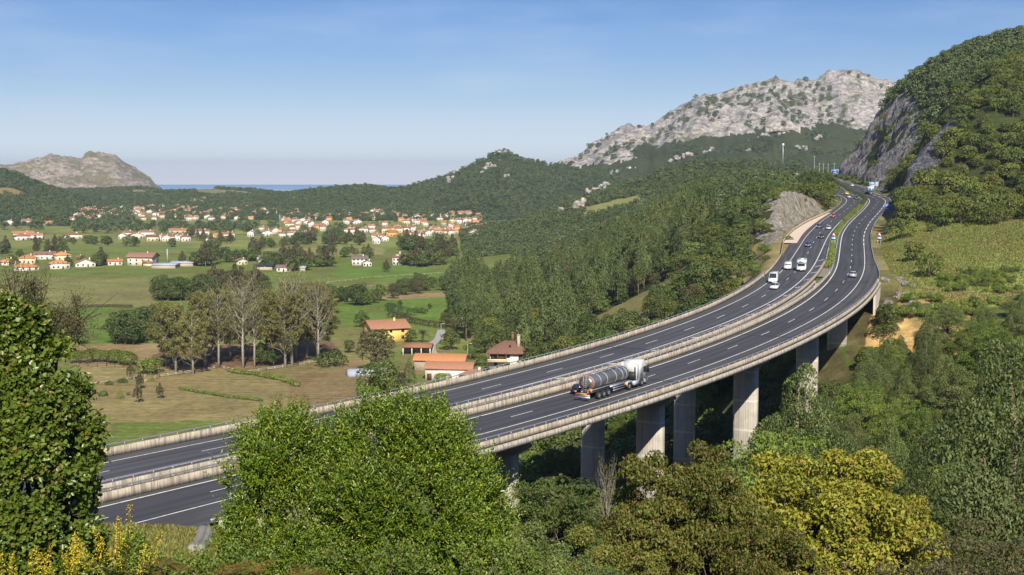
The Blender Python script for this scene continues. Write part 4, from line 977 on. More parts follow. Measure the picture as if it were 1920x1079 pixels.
# ---- 1 wooded slope left of the motorway: eucalyptus plantation above, oaks below
def left_wood():
    def ok(x, y):
        s, o, z = road_so(x, y); px = CX + FPX * x / y
        g = ((x - 48) / 20) ** 2 + ((y - 480) / 40) ** 2 > 1
        lim = np.interp(y, [300, 420, 560, 640, 800], [20, 8, -28, -30, -60])
        return (x > lim) & (o > np.where(s < 400, 33, np.where(s < 560, 37, 21))) & g & (px > 845) & (px < 1560)
    pts = scatter(9000, -80, 200, 310, 790, 6.6, ok, 5)
    h, _ = land(pts[:, 0], pts[:, 1]); g = np.random.default_rng(6); ne = no = 0
    order = np.argsort(pts[:, 1])
    rest = []
    for i in order:
        x, y = pts[i]; z = h[i]; up = (y - 400) / 260 + fbm(np.array([x / 45.]), np.array([y / 45.]), 2, 8)[0] - 0.5
        u = CX + FPX * x / y
        eu = (up > 0.25) and y > 430 and u < 1330 and g.random() < .58
        if eu and ne < 260:
            plant(['euc1', 'euc2', 'euc3'][g.integers(3)], x, y, z, g.uniform(.75, 1.08), "tall pointed eucalyptus in the plantation left of the motorway", "tree", "eucalyptus trees of the plantation left of the motorway"); ne += 1
        elif no < 280:
            plant(['oak1', 'oak2', 'oak3', 'brown', 'oaky', 'grey0'][int(g.choice(6, p=[.27, .23, .2, .07, .13, .10]))], x, y, z, g.uniform(.6, 1.15) * (0.6 if y > 620 else 1), "broadleaf tree in the wood on the slope left of the motorway", "tree", "broadleaf trees of the wood left of the motorway"); no += 1
        else: rest.append((x, y, z))
    return rest
REST = left_wood()
# ---- 2 holm oaks on the steep hill right of the motorway
def right_wood():
    def ok(x, y):
        s, o, z = road_so(x, y); px = CX + FPX * x / y
        cut1 = (s > 466) & (s < 604) & (o > -12 - np.interp(s, [462, 490, 540, 575, 606], [1, 12, 25, 23, 10])) & (o < 0)
        cut2 = (s > 690) & (s < 950) & (o > -12 - np.interp(s, [690, 740, 800, 860, 900, 950], [8, 28, 34, 38, 32, 18])) & (o < 0)
        past = (y < np.interp(px, [1690, 1760, 1920, 2100], [452, 425, 412, 405]))
        return (o < -15) & ~cut1 & ~cut2 & ~past & (px > 1540) & (px < 2250) & (x > 120)
    pts = scatter(90000, 120, 560, 400, 960, 5.9, ok, 15)
    h, _ = land(pts[:, 0], pts[:, 1]); g = np.random.default_rng(16); px = CX + FPX * pts[:, 0] / pts[:, 1]
    order = np.argsort(pts[:, 1] + np.where(px > 1945, 3000, 0)); n = 0; rest = []
    for i in order:
        x, y = pts[i]
        if n < 290 and px[i] < 1945:
            plant(['holm1', 'holm2', 'holm3', 'oaky2'][int(g.choice(4, p=[.33, .3, .27, .1]))], x, y, h[i], g.uniform(.6, 1.2), "rounded holm oak on the steep hill above the right side of the motorway", "tree", "holm oaks on the steep hill right of the motorway"); n += 1
        else: rest.append((x, y, h[i]))
    return rest
REST2 = right_wood()
# ---- 3 distant woods: one mass
def gn_mass(name, pts, scl, objs, label, seed):
    g = np.random.default_rng(seed); n = len(pts)
    me = bpy.data.meshes.new(name); me.vertices.add(n); me.vertices.foreach_set("co", np.asarray(pts, np.float32).ravel())
    for k, v in (("scl", scl), ("rot", g.uniform(0, 6.28, n)), ("pick", g.integers(0, len(objs), n))):
        a = me.attributes.new(k, 'INT' if k == "pick" else 'FLOAT', 'POINT'); a.data.foreach_set("value", np.asarray(v, np.int32 if k == "pick" else np.float32))
    o = obj(name, me); ng = bpy.data.node_groups.new(name, 'GeometryNodeTree')
    ng.interface.new_socket("Geometry", in_out='INPUT', socket_type='NodeSocketGeometry'); ng.interface.new_socket("Geometry", in_out='OUTPUT', socket_type='NodeSocketGeometry')
    N = ng.nodes; L = ng.links.new; gi = N.new('NodeGroupInput'); go = N.new('NodeGroupOutput'); iop = N.new('GeometryNodeInstanceOnPoints')
    m2p = N.new('GeometryNodeMeshToPoints'); L(gi.outputs[0], m2p.inputs[0]); L(m2p.outputs[0], iop.inputs['Points'])
    jn = N.new('GeometryNodeJoinGeometry')
    for ob in objs[::-1]:
        oi = N.new('GeometryNodeObjectInfo'); oi.inputs[0].default_value = ob; oi.inputs['As Instance'].default_value = True; oi.transform_space = 'ORIGINAL'
        L(oi.outputs['Geometry'], jn.inputs[0])
    L(jn.outputs[0], iop.inputs['Instance']); iop.inputs['Pick Instance'].default_value = True
    def att(k, t):
        a = N.new('GeometryNodeInputNamedAttribute'); a.data_type = t; a.inputs[0].default_value = k; return a.outputs[0]
    L(att("pick", 'INT'), iop.inputs['Instance Index']); L(att("scl", 'FLOAT'), iop.inputs['Scale'])
    cx = N.new('ShaderNodeCombineXYZ'); L(att("rot", 'FLOAT'), cx.inputs[2]); L(cx.outputs[0], iop.inputs['Rotation'])
    L(iop.outputs[0], go.inputs[0]); md = o.modifiers.new("scatter", 'NODES'); md.node_group = ng
    tag(o, label, kind="stuff"); return o
def far_wood():
    g = np.random.default_rng(33); out = []
    # three real distant trees stand at the edge of the village and lend their crowns
    roots = []
    for k, (px, py) in zip(('far1', 'far2', 'far3'), ((455, 432), (508, 428), (610, 452))):
        p = on_ground(px, py, 900); roots.append(plant(k, p[0], p[1], p[2], 1.1, "dark round tree at the near edge of the distant village", "tree", "dark trees at the edge of the distant village"))
    objs = [[c for c in kids(r) if c.name.startswith("crown")][0] for r in roots]
    n = 420000; u = g.uniform(-0.62, 0.62, n); y = 790 * (3700 / 790) ** g.random(n); x = u * y; h, who = land(x, y)
    px = CX + FPX * u
    keep = np.isin(who, (0, 1, 2, 4, 5)) | ((y < 1300) & (h > -57) & (y > 790))
    keep &= ~((who == 0) & (h > LIME_LINE(px, x, y) - 8 + 30 * (fbm(x / 40, y / 40, 3, 90) - .55)))
    keep &= ~((who == 4) & (px < 95) & (h > -20) & (y < 2150))
    keep &= ~MEADOW(who, px, x, y)
    keep &= ~((who == 5) & (fbm(x / 120, y / 160, 3, 91) < 0.47))
    keep &= ~((who == 1) & (y < 2900) & (fbm(x / 130, y / 130, 3, 92) > 0.78))
    keep &= ~((who == 1) & (fbm(x / 35, y / 50, 3, 94) > 0.76) & (px > 820) & (h > 0))
    keep &= ~((who == 2) & (fbm(x / 26, y / 40, 3, 93) > 0.74) & (h > -20))
    rs = road_so(x, y); keep &= ~((rs[1] > -17) & (rs[1] < 24) & (rs[0] > 0) & (rs[0] < S_END - 1))
    keep &= ~((rs[0] > 690) & (rs[1] < 0) & (rs[1] > -46) & (rs[0] < 960))
    x, y, h = x[keep], y[keep], h[keep]
    # thin to one crown per cell, cells grow with distance
    cs = np.where(y < 1300, 6.5, np.where(y < 2000, 7.5, 9.0)); key = (np.floor(x / cs).astype(np.int64) * 100003 + np.floor(y / (cs * 1.25)).astype(np.int64)) * 7 + cs.astype(int)
    _, i = np.unique(key, return_index=True); x, y, h, cs = x[i], y[i], h[i], cs[i]
    P = np.stack([x, y, h - 2.0], 1); s = g.uniform(.75, 1.25, len(x)) * cs / 9.5
    R_ = np.array(REST + REST2); P = np.concatenate([P, R_]); s = np.concatenate([s, g.uniform(.6, .85, len(R_))])
    print("far crowns", len(P))
    gn_mass("distant_woodland", P, s, objs, "dark woodland covering the far slopes and ridges", 34)
    # scrub dots on the limestone
    n = 6000; u = g.uniform(0.05, 0.42, n); y = g.uniform(2300, 3380, n); x = u * y; h, who = land(x, y); px = CX + FPX * u
    k = (who == 0) & (h > LIME_LINE(px, x, y)) & (fbm(x / 140, y / 140, 3, 96) > 0.43) & (h < 0.92 * np.interp(u, R_LIME['u'], R_LIME['z'])); x, y, h = x[k], y[k], h[k]
    zz = h + (fbm(x / 55, y / 90, 6, 51, ridge=True) - 0.5) * 46 * sstep(2150, 2600, y)
    gn_mass("mountain_scrub", np.stack([x, y, zz - 1], 1)[:300], g.uniform(.8, 1.6, 300)[:min(300, len(x))], objs, "dark shrubs dotted over the bare limestone", 35)
far_wood()
NAMES.update({'dense clump of trees behind the poplars': 'broadleaf_tree', 'belt of trees across the valley': 'broadleaf_tree', 'trees in the green field left of the poplars': 'broadleaf_tree', 'trees in the ravine beneath the viaduct': 'ravine_tree', 'trees on the knoll inside the far bend': 'knoll_tree', 'tree belts of the middle valley': 'valley_tree'})
# ------------------------------------------------------------------ buildings
def tiles(name, a, b):
    m, t = mat(name, a, 0.85, 0, 0.15); c = t.coord()
    k = t.ramp(t.noise(1.5, 5, 0.7, c), [(0.3, b), (0.7, a)])
    w = t.new("ShaderNodeTexWave", wave_type='BANDS', bands_direction='X'); w.inputs["Scale"].default_value = 1.4; t.l(c, w.inputs["Vector"])
    k = t.mix(0.22, k, t.ramp(w.outputs[0], [(0.0, tuple(v * .4 for v in b)), (0.5, a)])); t.col(k)
    hs = t.new("ShaderNodeHueSaturation"); oi = t.new("ShaderNodeObjectInfo"); t.l(k, hs.inputs["Color"])
    t.l(t.math('ADD', t.math('MULTIPLY', oi.outputs["Random"], 0.5), 0.75), hs.inputs["Value"]); t.col(hs.outputs[0])
    t.bump(w.outputs[0], 0.3, 0.06); return m
M['tile'] = tiles("orange_roof_tiles", (0.46, 0.23, 0.13), (0.32, 0.15, 0.09))
M['tile_b'] = tiles("brown_roof_tiles", (0.34, 0.19, 0.13), (0.24, 0.13, 0.09))
M['tile_o'] = tiles("bright_orange_roof_tiles", (0.66, 0.30, 0.13), (0.50, 0.21, 0.09))
M['tile_g'] = tiles("grey_brown_roof_tiles", (0.22, 0.165, 0.13), (0.15, 0.11, 0.09))
M['w_white'] = simple("white_render", (0.68, 0.63, 0.55), 0.9, 0, 0.08, 1.0)
M['w_cream'] = simple("cream_render", (0.66, 0.56, 0.38), 0.9, 0, 0.08, 1.0)
M['w_yellow'] = simple("yellow_render", (0.78, 0.55, 0.16), 0.9, 0, 0.08, 1.0)
M['w_stone'] = simple("stone_wall", (0.45, 0.38, 0.28), 0.9, 0, 0.25, 2.0)
M['w_orange'] = simple("orange_render", (0.72, 0.38, 0.13), 0.9, 0, 0.08, 1.0)
M['glass_d'] = simple("dark_window_glass", (0.03, 0.035, 0.045), 0.15, 0, 0.1, 1.0, 0.5)
M['wood_d'] = simple("dark_brown_wood", (0.10, 0.05, 0.03), 0.7, 0, 0.2)
M['wood_p'] = simple("weathered_wood", (0.46, 0.40, 0.32), 0.85, 0, 0.2)
M['white'] = simple("white_paint", (0.80, 0.79, 0.76), 0.35, 0, 0.04, 2.0, 0.5)
M['sheet'] = simple("grey_sheet_roofing", (0.42, 0.46, 0.52), 0.5, 0.2, 0.15)
def house(name, loc, rz, w, d, h, roof, wall, tile, label, group=None, pitch=0.42, over=0.6, chim=1, win=True, cat="house", storeys=1, rows=3, door=True):
    """w across (x), d deep (y), h to the eaves; roof hip / gable (ridge along x) / gabley (gable faces the viewer)"""
    e = empty(name, loc, rz); tag(e, label, cat, group)
    mb = MB(); mb.box(-w / 2, w / 2, -d / 2, d / 2, -1.5, h)
    rh = pitch * (d if roof != 'gabley' else w) / 2; W2, D2 = w / 2 + over, d / 2 + over
    if roof == 'gable': mb.add([(-w/2, -d/2, h), (-w/2, d/2, h), (-w/2, 0, h + rh), (w/2, -d/2, h), (w/2, d/2, h), (w/2, 0, h + rh)], [(0, 2, 1), (3, 4, 5)])
    if roof == 'gabley': mb.add([(-w/2, -d/2, h), (w/2, -d/2, h), (0, -d/2, h + rh), (-w/2, d/2, h), (w/2, d/2, h), (0, d/2, h + rh)], [(0, 1, 2), (3, 5, 4)])
    mb.build("wall", wall, e)
    mb = MB(); t = 0.22; z0 = h - pitch * over + 0.03; r1 = z0 + pitch * (D2 if roof != 'gabley' else W2)
    if roof == 'hip':
        L = max(0.3, W2 - D2); V = [(-W2, -D2, z0), (W2, -D2, z0), (W2, D2, z0), (-W2, D2, z0), (-L, 0, r1), (L, 0, r1)]
        F = [(0, 1, 5, 4), (1, 2, 5), (2, 3, 4, 5), (3, 0, 4)]
    elif roof == 'gable':
        V = [(-W2, -D2, z0), (W2, -D2, z0), (W2, 0, r1), (-W2, 0, r1), (W2, D2, z0), (-W2, D2, z0)]; F = [(0, 1, 2, 3), (3, 2, 4, 5)]
    elif roof == 'gabley':
        V = [(-W2, -D2, z0), (-W2, D2, z0), (0, D2, r1), (0, -D2, r1), (W2, D2, z0), (W2, -D2, z0)]; F = [(0, 3, 2, 1), (3, 5, 4, 2)]
    n = len(V); mb.add([*V, *[(x, y, z + t) for x, y, z in V]], [f[::-1] for f in F] + [tuple(i + n for i in f) for f in F])
    from collections import Counter
    ed = Counter(); dr = {}
    for f in F:
        for a, b in zip(f, f[1:] + f[:1]): ed[frozenset((a, b))] += 1; dr[frozenset((a, b))] = (a, b)
    mb2 = [(a, b, b + n, a + n) for k, (a, b) in dr.items() if ed[k] == 1]; mb.add([*V, *[(x, y, z + t) for x, y, z in V]], mb2)
    ro = mb.build("roof", tile, e)
    for k in range(chim):
        mb = MB(); cx = w * (0.22 - 0.4 * k); cy = -d * 0.08; mb.box(cx - .4, cx + .4, cy - .35, cy + .35, h + rh * .4, r1 + 0.9); mb.box(cx - .5, cx + .5, cy - .45, cy + .45, r1 + 0.9, r1 + 1.05)
        mb.build("chimney", wall, ro)
    if win:
        for sgn in ((-1,) if win == 1 else (-1, 1)):
            for st in range(storeys):
                for k in range(rows):
                    x = (-0.5 + (k + .5) / rows) * w; z = 0.95 + st * 2.8
                    if st == 0 and k == rows // 2 and door:
                        m2 = MB(); m2.box(x - .55, x + .55, -d / 2 - .05, -d / 2 + .02, 0, 2.15); m2.build("door", M['wood_d'], e); continue
                    m2 = MB(); m2.box(x - .62, x + .62, -d / 2 - .07, -d / 2 + .02, z, z + 1.4); f = m2.build("window", M['wood_d'], e)
                    m2 = MB(); m2.box(x - .5, x + .5, -d / 2 - .09, -d / 2 - .065, z + .12, z + 1.28); m2.build("pane", M['glass_d'], f)
            break
    return e
def hz_at(px, py, z=None):
    r = ray(px, py)
    if z is not None: return r * (z / r[2])
    p = on_ground(px, py, 300, 5200)
    return p if p is not None else r * (-65 / r[2])

# ---- named houses near and middle distance: (px centre, py base, width px, eaves height m, kind, wall, tile, turn, depth m, storeys, label)
NEARH = [
 (10, 498, 24, 3.0, 'hip', 'w_white', 'tile_o', 0.2, 11, 1, "orange roofed white house at the far left end of the row by the green field"),
 (47, 495, 30, 4.6, 'hip', 'w_cream', 'tile_o', -0.2, 12, 1, "tall orange hip roofed house directly behind the wide low one by the green field"),
 (44, 508, 44, 2.8, 'hip', 'w_white', 'tile_o', 0.1, 10, 1, "wide low white house with orange hip roof by the green field, left of dark trees"),
 (81, 487, 38, 4.2, 'gable', 'w_white', 'tile_b', -0.15, 11, 2, "white two storey house with a brown roof standing behind the orange roofed row"),
 (112, 489, 26, 4.6, 'hip', 'w_cream', 'tile_o', 0.3, 12, 1, "orange roofed house directly behind the white villa with stepped roofs"),
 (107, 505, 34, 4.4, 'hip', 'w_white', 'tile_o', 0.2, 10, 2, "white villa with stepped orange hip roofs on the edge of the green field"),
 (147, 489, 9, 3.0, 'gable', 'w_stone', 'tile_b', 0.0, 6, 1, "small brown roofed outbuilding behind the low gabled bungalow"),
 (155, 501, 36, 2.9, 'gabley', 'w_white', 'tile_b', 0.05, 12, 1, "low white bungalow with a wide gable and four dark openings"),
 (213, 498, 26, 3.2, 'gable', 'w_white', 'tile_o', 0.0, 8, 1, "long white barn with a plain orange roof left of the big farmhouse"),
 (450, 497, 18, 3.2, 'gabley', 'w_cream', 'tile_g', 0.3, 9, 1, "small cream gabled house standing alone among trees right of the sheds"),
 (493, 494, 22, 4.4, 'gable', 'w_white', 'tile_b', 0.4, 9, 2, "white house half hidden by trees above the solar panel roof"),
 (530, 510, 26, 3.2, 'gable', 'w_white', 'tile_g', 0.0, 8, 1, "white farm building with a red door beside the dark solar panel roof"),
 (580, 489, 20, 4.2, 'gable', 'w_cream', 'tile_g', 0.1, 9, 1, "brown roofed house deep in the trees left of the yellow walled one"),
 (613, 495, 20, 4.6, 'gable', 'w_yellow', 'tile_g', -0.1, 9, 1, "brown roofed house with a yellow wall beside the golden cypress"),
 (673, 498, 30, 5.2, 'gable', 'w_white', 'tile_g', 0.05, 11, 2, "large white country house with a long grey brown roof on the meadow edge"),
 (688, 500, 16, 3.2, 'gabley', 'w_white', 'tile_g', 0.0, 8, 1, "low white wing with an arched opening beside the large white country house"),
]
for i, (px, py, wp, h, kind, wl, tl, rz, d, st, lab) in enumerate(NEARH):
    p = hz_at(px, py); w = wp * p[1] / FPX
    p[1] += d / 2
    house("house", (p[0], p[1], gz(p[0], p[1])), rz - math.atan2(p[0], p[1]), w, d, h, kind, M[wl], M[tl], lab, chim=1, storeys=st, rows=4 if w > 12 else 3)
# the big half stone farmhouse and grey sheds
p = hz_at(263, 499); e = house("farmhouse", (p[0], p[1] + 8, gz(p[0], p[1] + 8)), -0.12, 20, 14, 7.2, 'gable', M['w_cream'], M['tile_b'], "big two storey farmhouse, half white and half bare stone, with a broad brown roof", storeys=2, rows=4, chim=1, over=1.3)
mb = MB(); mb.box(-10.03, -3, -7.06, -6.9, -1, 6.9); mb.build("white_wall", M['w_white'], e)
mb = MB(); mb.prism([(3.5, 2.2), (12.5, 2.2), (12.5, 3.6), (3.5, 4.4)], -10, -7, 'y'); mb.build("lean_to_roof", M['tile_b'], e)
mb = MB(); mb.box(4, 12, -9.5, -7.1, -1, 2.3); mb.build("lean_to", M['w_cream'], e)
for px, py, wp, hh, d, lab in ((306, 504, 44, 2.4, 16, "long grey metal roofed shed nearest the big farmhouse"), (340, 500, 42, 2.6, 14, "second grey sheet roofed shed, right of the long one by the farmhouse"), (493, 507, 34, 2.6, 9, "low shed with a dark blue panelled roof in the yard of the white farm building"), (567, 509, 10, 2.4, 6, "tiny pale shed under the trees right of the white farm building")):
    p = hz_at(px, py); w = wp * p[1] / FPX; e = empty("shed", (p[0], p[1] + d / 2, gz(p[0], p[1]))); tag(e, lab, "shed")
    mb = MB(); mb.box(-w / 2, w / 2, -d / 2, d / 2, -1, hh); mb.build("wall", M['w_stone'], e)
    mb = MB(); mb.prism([(-d / 2 - .4, hh), (d / 2 + .4, hh), (d / 2 + .4, hh + 0.5), (0, hh + 1.5), (-d / 2 - .4, hh + .35)], -w / 2 - .4, w / 2 + .4, 'x'); mb.build("roof", M['sheet'] if px != 493 else M['glass_d'], e)
p = hz_at(314, 492); mb = MB(); mb.tube([(0, 0, -1), (0, 0, 11)], 0.45, 10); tag(mb.build("silo_chimney", M['sheet'], None, (p[0], p[1], gz(p[0], p[1])), 0), "slim pale chimney pipe standing behind the grey sheds", "chimney")
# the white tower house with a brown mansard roof and dormer
p = hz_at(745, 498); e = house("tower_house", (p[0], p[1] + 5, gz(p[0], p[1] + 5)), 0.0, 8.0, 8, 6.6, 'hip', M['w_white'], M['tile_b'], "square white three storey house with a steep brown roof and dormer in the green meadow", storeys=2, rows=3, chim=1, pitch=0.75, over=.7)
ro = [c for c in kids(e) if c.name.startswith("roof")][0]
mb = MB(); mb.box(-1.4, 1.4, -3.6, -1.4, 6.9, 8.6); dm = mb.build("dormer", M['tile_b'], ro); mb = MB(); mb.box(-1.1, 1.1, -3.63, -3.6, 7.4, 8.3); mb.build("dormer_window", M['w_white'], ro)
# ---- village houses: one prototype per look, copied
VP = {}
def vproto(key, kind, wl, tl, h, st=1, d=9):
    VP[key] = [kind, wl, tl, h, st, d, None, None]
for k, v in {'a': ('hip', 'w_white', 'tile', 5.0), 'b': ('gable', 'w_white', 'tile', 5.4), 'c': ('gabley', 'w_white', 'tile', 4.8), 'd': ('hip', 'w_cream', 'tile', 5.2), 'e': ('gable', 'w_cream', 'tile_b', 5.0), 'f': ('gable', 'w_stone', 'tile_o', 4.4), 'g': ('gable', 'w_orange', 'tile', 5.0)}.items(): vproto(k, *v)
def vhouse(key, px, py, wp, label, group, rz=None, hs=1.0):
    P_ = VP[key]; p = hz_at(px, py); w = max(8.0, 1.2 * wp * p[1] / FPX); y = p[1] + 4.5
    rz = random.uniform(-.6, .6) if rz is None else rz
    if P_[6] is None:
        e = house("village_house", (0, 0, 0), 0, 10, P_[5], P_[3], P_[0], M[P_[1]], M[P_[2]], label, group, storeys=1, rows=3, chim=1); P_[6] = e; P_[7] = tree_of(e)
    else:
        e = copy_of(P_[6], P_[7])
        for k in ("label", "category", "group"):
            if k in e: del e[k]
        tag(e, label, "house", group)
    e.location = (p[0], y, gz(p[0], y) + .2); e.rotation_euler = (0, 0, rz - math.atan2(p[0], p[1])); e.scale = (w / 10, min(1.3, max(.8, w / 10)), hs); return e
G1 = ("white walled house with reddish roof in the row beyond the green fields", "row of houses along the far edge of the green fields")
for k, px, py, wp in [('a',237,444,20),('c',228,449,10),('c',253,448,19),('b',275,444,20),('e',284,453,18),('c',297,452,15),('c',309,453,12),('e',319,452,11),('c',329,452,10),('c',338,452,10),('f',333,438,26),('a',346,453,14),('b',377,442,22),('a',395,456,16),('f',408,449,14),('e',421,447,18),('a',432,446,10),('c',469,444,9),('a',134,449,26),('f',40,444,30),('a',38,451,22),('b',63,450,24),('c',15,423,14),('e',47,421,14),('f',87,424,13),('c',498,443,16),('c',470,443,9)]:
    vhouse(k, px, py, wp, *G1, rz=random.uniform(-.3, .3))
G2 = ("small orange roofed house in the village below the flat topped rocky hill", "left village below the rocky hill")
for k, px, py, wp in [('f',160,398,9),('c',168,399,10),('a',177,400,10),('b',187,402,9),('c',200,405,12),('a',207,401,12),('f',198,396,10),('b',217,411,8),('a',226,404,10),('c',232,400,11),('f',240,402,12),('b',250,404,9),('c',258,401,8),('a',262,406,8),('e',255,394,9),('c',231,414,7),('a',282,391,12),('b',286,393,7),('c',302,391,9),('a',311,391,10),('d',301,399,8),('b',317,403,10),('f',326,400,7),('c',331,392,9),('a',338,396,10),('e',346,393,10),('b',352,400,12),('c',360,396,9),('a',366,395,9),('f',350,411,12),('a',354,414,10),('c',363,405,10),('b',372,407,12),('e',380,405,10),('c',388,411,11),('a',395,414,10),('d',418,412,7),('f',411,397,13),('b',438,398,12),('c',446,401,8),('c',381,377,9),('a',362,381,9),('c',377,384,8),('f',470,414,8),('f',136,396,8),('b',134,417,6),('d',476,404,6)]:
    vhouse(k, px, py, wp, *G2)
G3 = ("small orange roofed house in the village below the pointed green hill", "right village below the pointed green hill")
for k, px, py, wp in [('c',493,399,7),('a',502,400,8),('d',511,400,9),('f',524,401,7),('a',555,400,9),('b',556,406,9),('d',544,408,11),('g',535,412,13),('a',551,418,12),('g',538,421,13),('d',543,426,15),('c',568,417,10),('b',577,410,7),('c',576,421,12),('a',585,414,12),('b',590,411,7),('c',582,426,8),('g',598,431,12),('c',610,423,10),('e',604,434,8),('a',650,421,7),('f',655,417,8),('c',668,421,13),('a',660,440,12),('d',652,438,12),('a',682,436,14),('b',697,430,10),('f',682,407,12),('e',652,406,10),('c',700,402,9),('b',709,403,9),('f',745,408,8),('a',738,406,8),('c',762,405,8),('b',758,412,6),('a',781,410,10),('c',778,412,9),('d',762,421,12),('a',770,418,10),('b',782,421,9),('e',790,420,8),('c',798,425,6),('a',829,411,10),('c',837,410,9),('e',846,408,8),('f',863,405,10),('f',878,404,10),('f',832,424,7),('a',861,420,9),('c',871,419,10),('a',877,426,10),('e',889,431,13),('c',907,430,15),('f',893,424,8),('g',722,436,14),('g',735,434,12),('e',748,437,12),('a',761,436,12),('b',772,435,12),('g',734,444,16),('d',790,441,20),('f',822,439,14),('e',839,440,14),('c',812,438,12),('b',703,452,12),('a',713,449,12),('c',721,453,12),('c',757,452,10),('e',764,446,8),('c',784,449,16),('a',697,437,9),('g',857,434,9),('c',706,458,10)]:
    vhouse(k, px, py, wp, *G3, hs=random.uniform(.85, 1.25))
gq = np.random.default_rng(404)
for k in range(58): vhouse('abcdefabce'[gq.integers(10)], gq.uniform(140, 470), gq.uniform(393, 415), gq.uniform(6, 9), *G2, hs=gq.uniform(.8, 1.1))
for k in range(80): vhouse('abcdefgabce'[gq.integers(11)], gq.uniform(490, 905), gq.uniform(402, 446), gq.uniform(6, 10), *G3, hs=gq.uniform(.8, 1.1))
for c in [o for o in bpy.data.objects if o.name.startswith(("pane", "chimney", "window", "door")) and o.parent and False]: pass

# ---- the hamlet beyond the viaduct
def gp(px, py, z=-65.0): r = ray(px, py); return r * (z / r[2])
# villa with hip roof, balcony and big chimney
p = gp(954, 702); vx, vy = p[0], p[1] + 6
vz = gz(vx, vy) + 2.2; e = house("villa", (vx, vy, vz), -0.05, 12.6, 9.5, 6.0, 'hip', M['w_white'], M['tile_b'], "white villa with a large brown hip roof, balcony and stone chimney below the viaduct", chim=0, storeys=2, rows=3, pitch=0.62, over=1.3, door=False)
ro = [c for c in kids(e) if c.name.startswith("roof")][0]
mb = MB(); mb.box(3.0, 4.0, -2.9, -2.0, 6.2, 11.4); mb.box(2.85, 4.15, -3.05, -1.85, 11.4, 11.6); mb.build("chimney", M['w_stone'], ro)
mb = MB(); mb.box(0.9, 1.7, .3, 1.0, 9, 11.6); mb.prism([(0.6, 11.6), (2.0, 11.6), (1.3, 12.3)], 0.1, 1.2, 'y'); mb.build("chimney", M['tile_b'], ro)
mb = MB(); mb.box(-6.9, -0.2, -7.0, -4.76, 2.6, 2.85); b_ = mb.build("balcony", M['w_cream'], e)
mb = MB(); mb.box(-6.9, -.2, -7.0, -6.85, 2.85, 3.6); mb.box(-6.9, -6.75, -6.85, -4.76, 2.85, 3.6); mb.build("balustrade", M['w_cream'], b_)
for x in (-6.6, -3.5, -.5):
    mb = MB(); mb.box(x - .12, x + .12, -6.9, -6.66, -1, 6.0); mb.build("post", M['wood_d'], b_)
mb = MB(); mb.box(-6.0, -1.0, -4.82, -4.72, 2.9, 5.2); mb.build("balcony_opening", M['wood_d'], e)
mb = MB(); mb.add([(0, 0, 0), (.8, 0, 0), (.8, .55, .34), (0, .55, .34)], [(0, 1, 2, 3)]); mb.build("skylight", M['glass_d'], ro, (0.2, -3.9, 7.75))
# long barns with orange roofs
def barn(px, py, w, d, h, rz, tile, wall, lab, z=-65, **k):
    p = gp(px, py, z); c = (p[0], p[1] + d / 2); return house("barn", (c[0], c[1], gz(*c)), rz, w, d, h, 'gable', M[wall], M[tile], lab, cat="barn", chim=0, win=False, **k)
barn(826, 694, 17.5, 8, 3.8, -0.13, 'tile_o', 'w_stone', "long barn with a bright orange roof, the rear one of the pair beside the viaduct")
e = barn(843, 711, 15.5, 7.5, 4.0, -0.13, 'tile', 'w_white', "white walled barn with patched red orange roof, in front of the bright orange one")
mb = MB(); mb.box(-7.2, -5.6, -3.83, -3.7, 0, 2.2); mb.build("door", M['wood_d'], e)
p = gp(889, 715); e = house("outhouse", (p[0], p[1] + 3, gz(p[0], p[1] + 3)), -0.25, 8.5, 6, 2.6, 'hip', M['w_white'], M['tile'], "small outhouse with a reddish hip roof and chimney between the barns and the viaduct", chim=1, win=False, cat="house")
# yellow farmhouse half hidden by a tree
p = gp(715, 640); e = house("yellow_house", (p[0] + 1, p[1] + 8, gz(p[0], p[1] + 8)), 0.42, 15.5, 14, 5.6, 'gable', M['w_yellow'], M['tile'], "yellow two storey house with a brown and orange roof behind a large tree", storeys=2, rows=3, pitch=0.38, over=1.0)
mb = MB(); mb.box(-7.7, -4.4, -8.4, -7.06, -1, 3.0); mb.build("porch", M['w_cream'], e)
# open tiled shelter on white posts
p = gp(782, 664); e = empty("shelter", (p[0], p[1] + 3, gz(p[0], p[1] + 3)), -0.08); tag(e, "open shelter with a long tiled roof on white posts in front of the palm tree", "shelter")
mb = MB(); mb.prism([(-3.2, 2.7), (3.2, 2.9), (3.2, 3.1), (0, 4.3), (-3.2, 2.9)], -5.8, 5.8, 'x'); mb.build("roof", M['tile'], e)
for x in (-5.2, -1.8, 1.8, 5.2):
    for y in (-2.7, 2.7): mb = MB(); mb.box(x - .18, x + .18, y - .18, y + .18, -.8, 2.8); mb.build("post", M['w_white'], e)
mb = MB(); mb.box(-5.8, 5.8, 2.5, 2.7, -.8, 2.8); mb.build("back_wall", M['w_stone'], e)
# greenhouse tunnel
p = gp(690, 701); e = empty("greenhouse", (p[0], p[1], gz(p[0], p[1])), 0.33); tag(e, "low arched greenhouse tunnel of grey plastic sheet", "greenhouse")
mb = MB(); th = np.linspace(0, math.pi, 13); mb.prism([(2.6 * math.cos(a), 2.5 * math.sin(a)) for a in th], -7.2, 7.2, 'x'); mb.build("cover", M['sheet'], e, smooth=False)
for x in np.linspace(-7.2, 7.2, 7):
    mb = MB(); mb.tube([(x, 2.64 * math.cos(a), 2.54 * math.sin(a)) for a in th], 0.05, 5); mb.build("hoop", M['steel'], e)
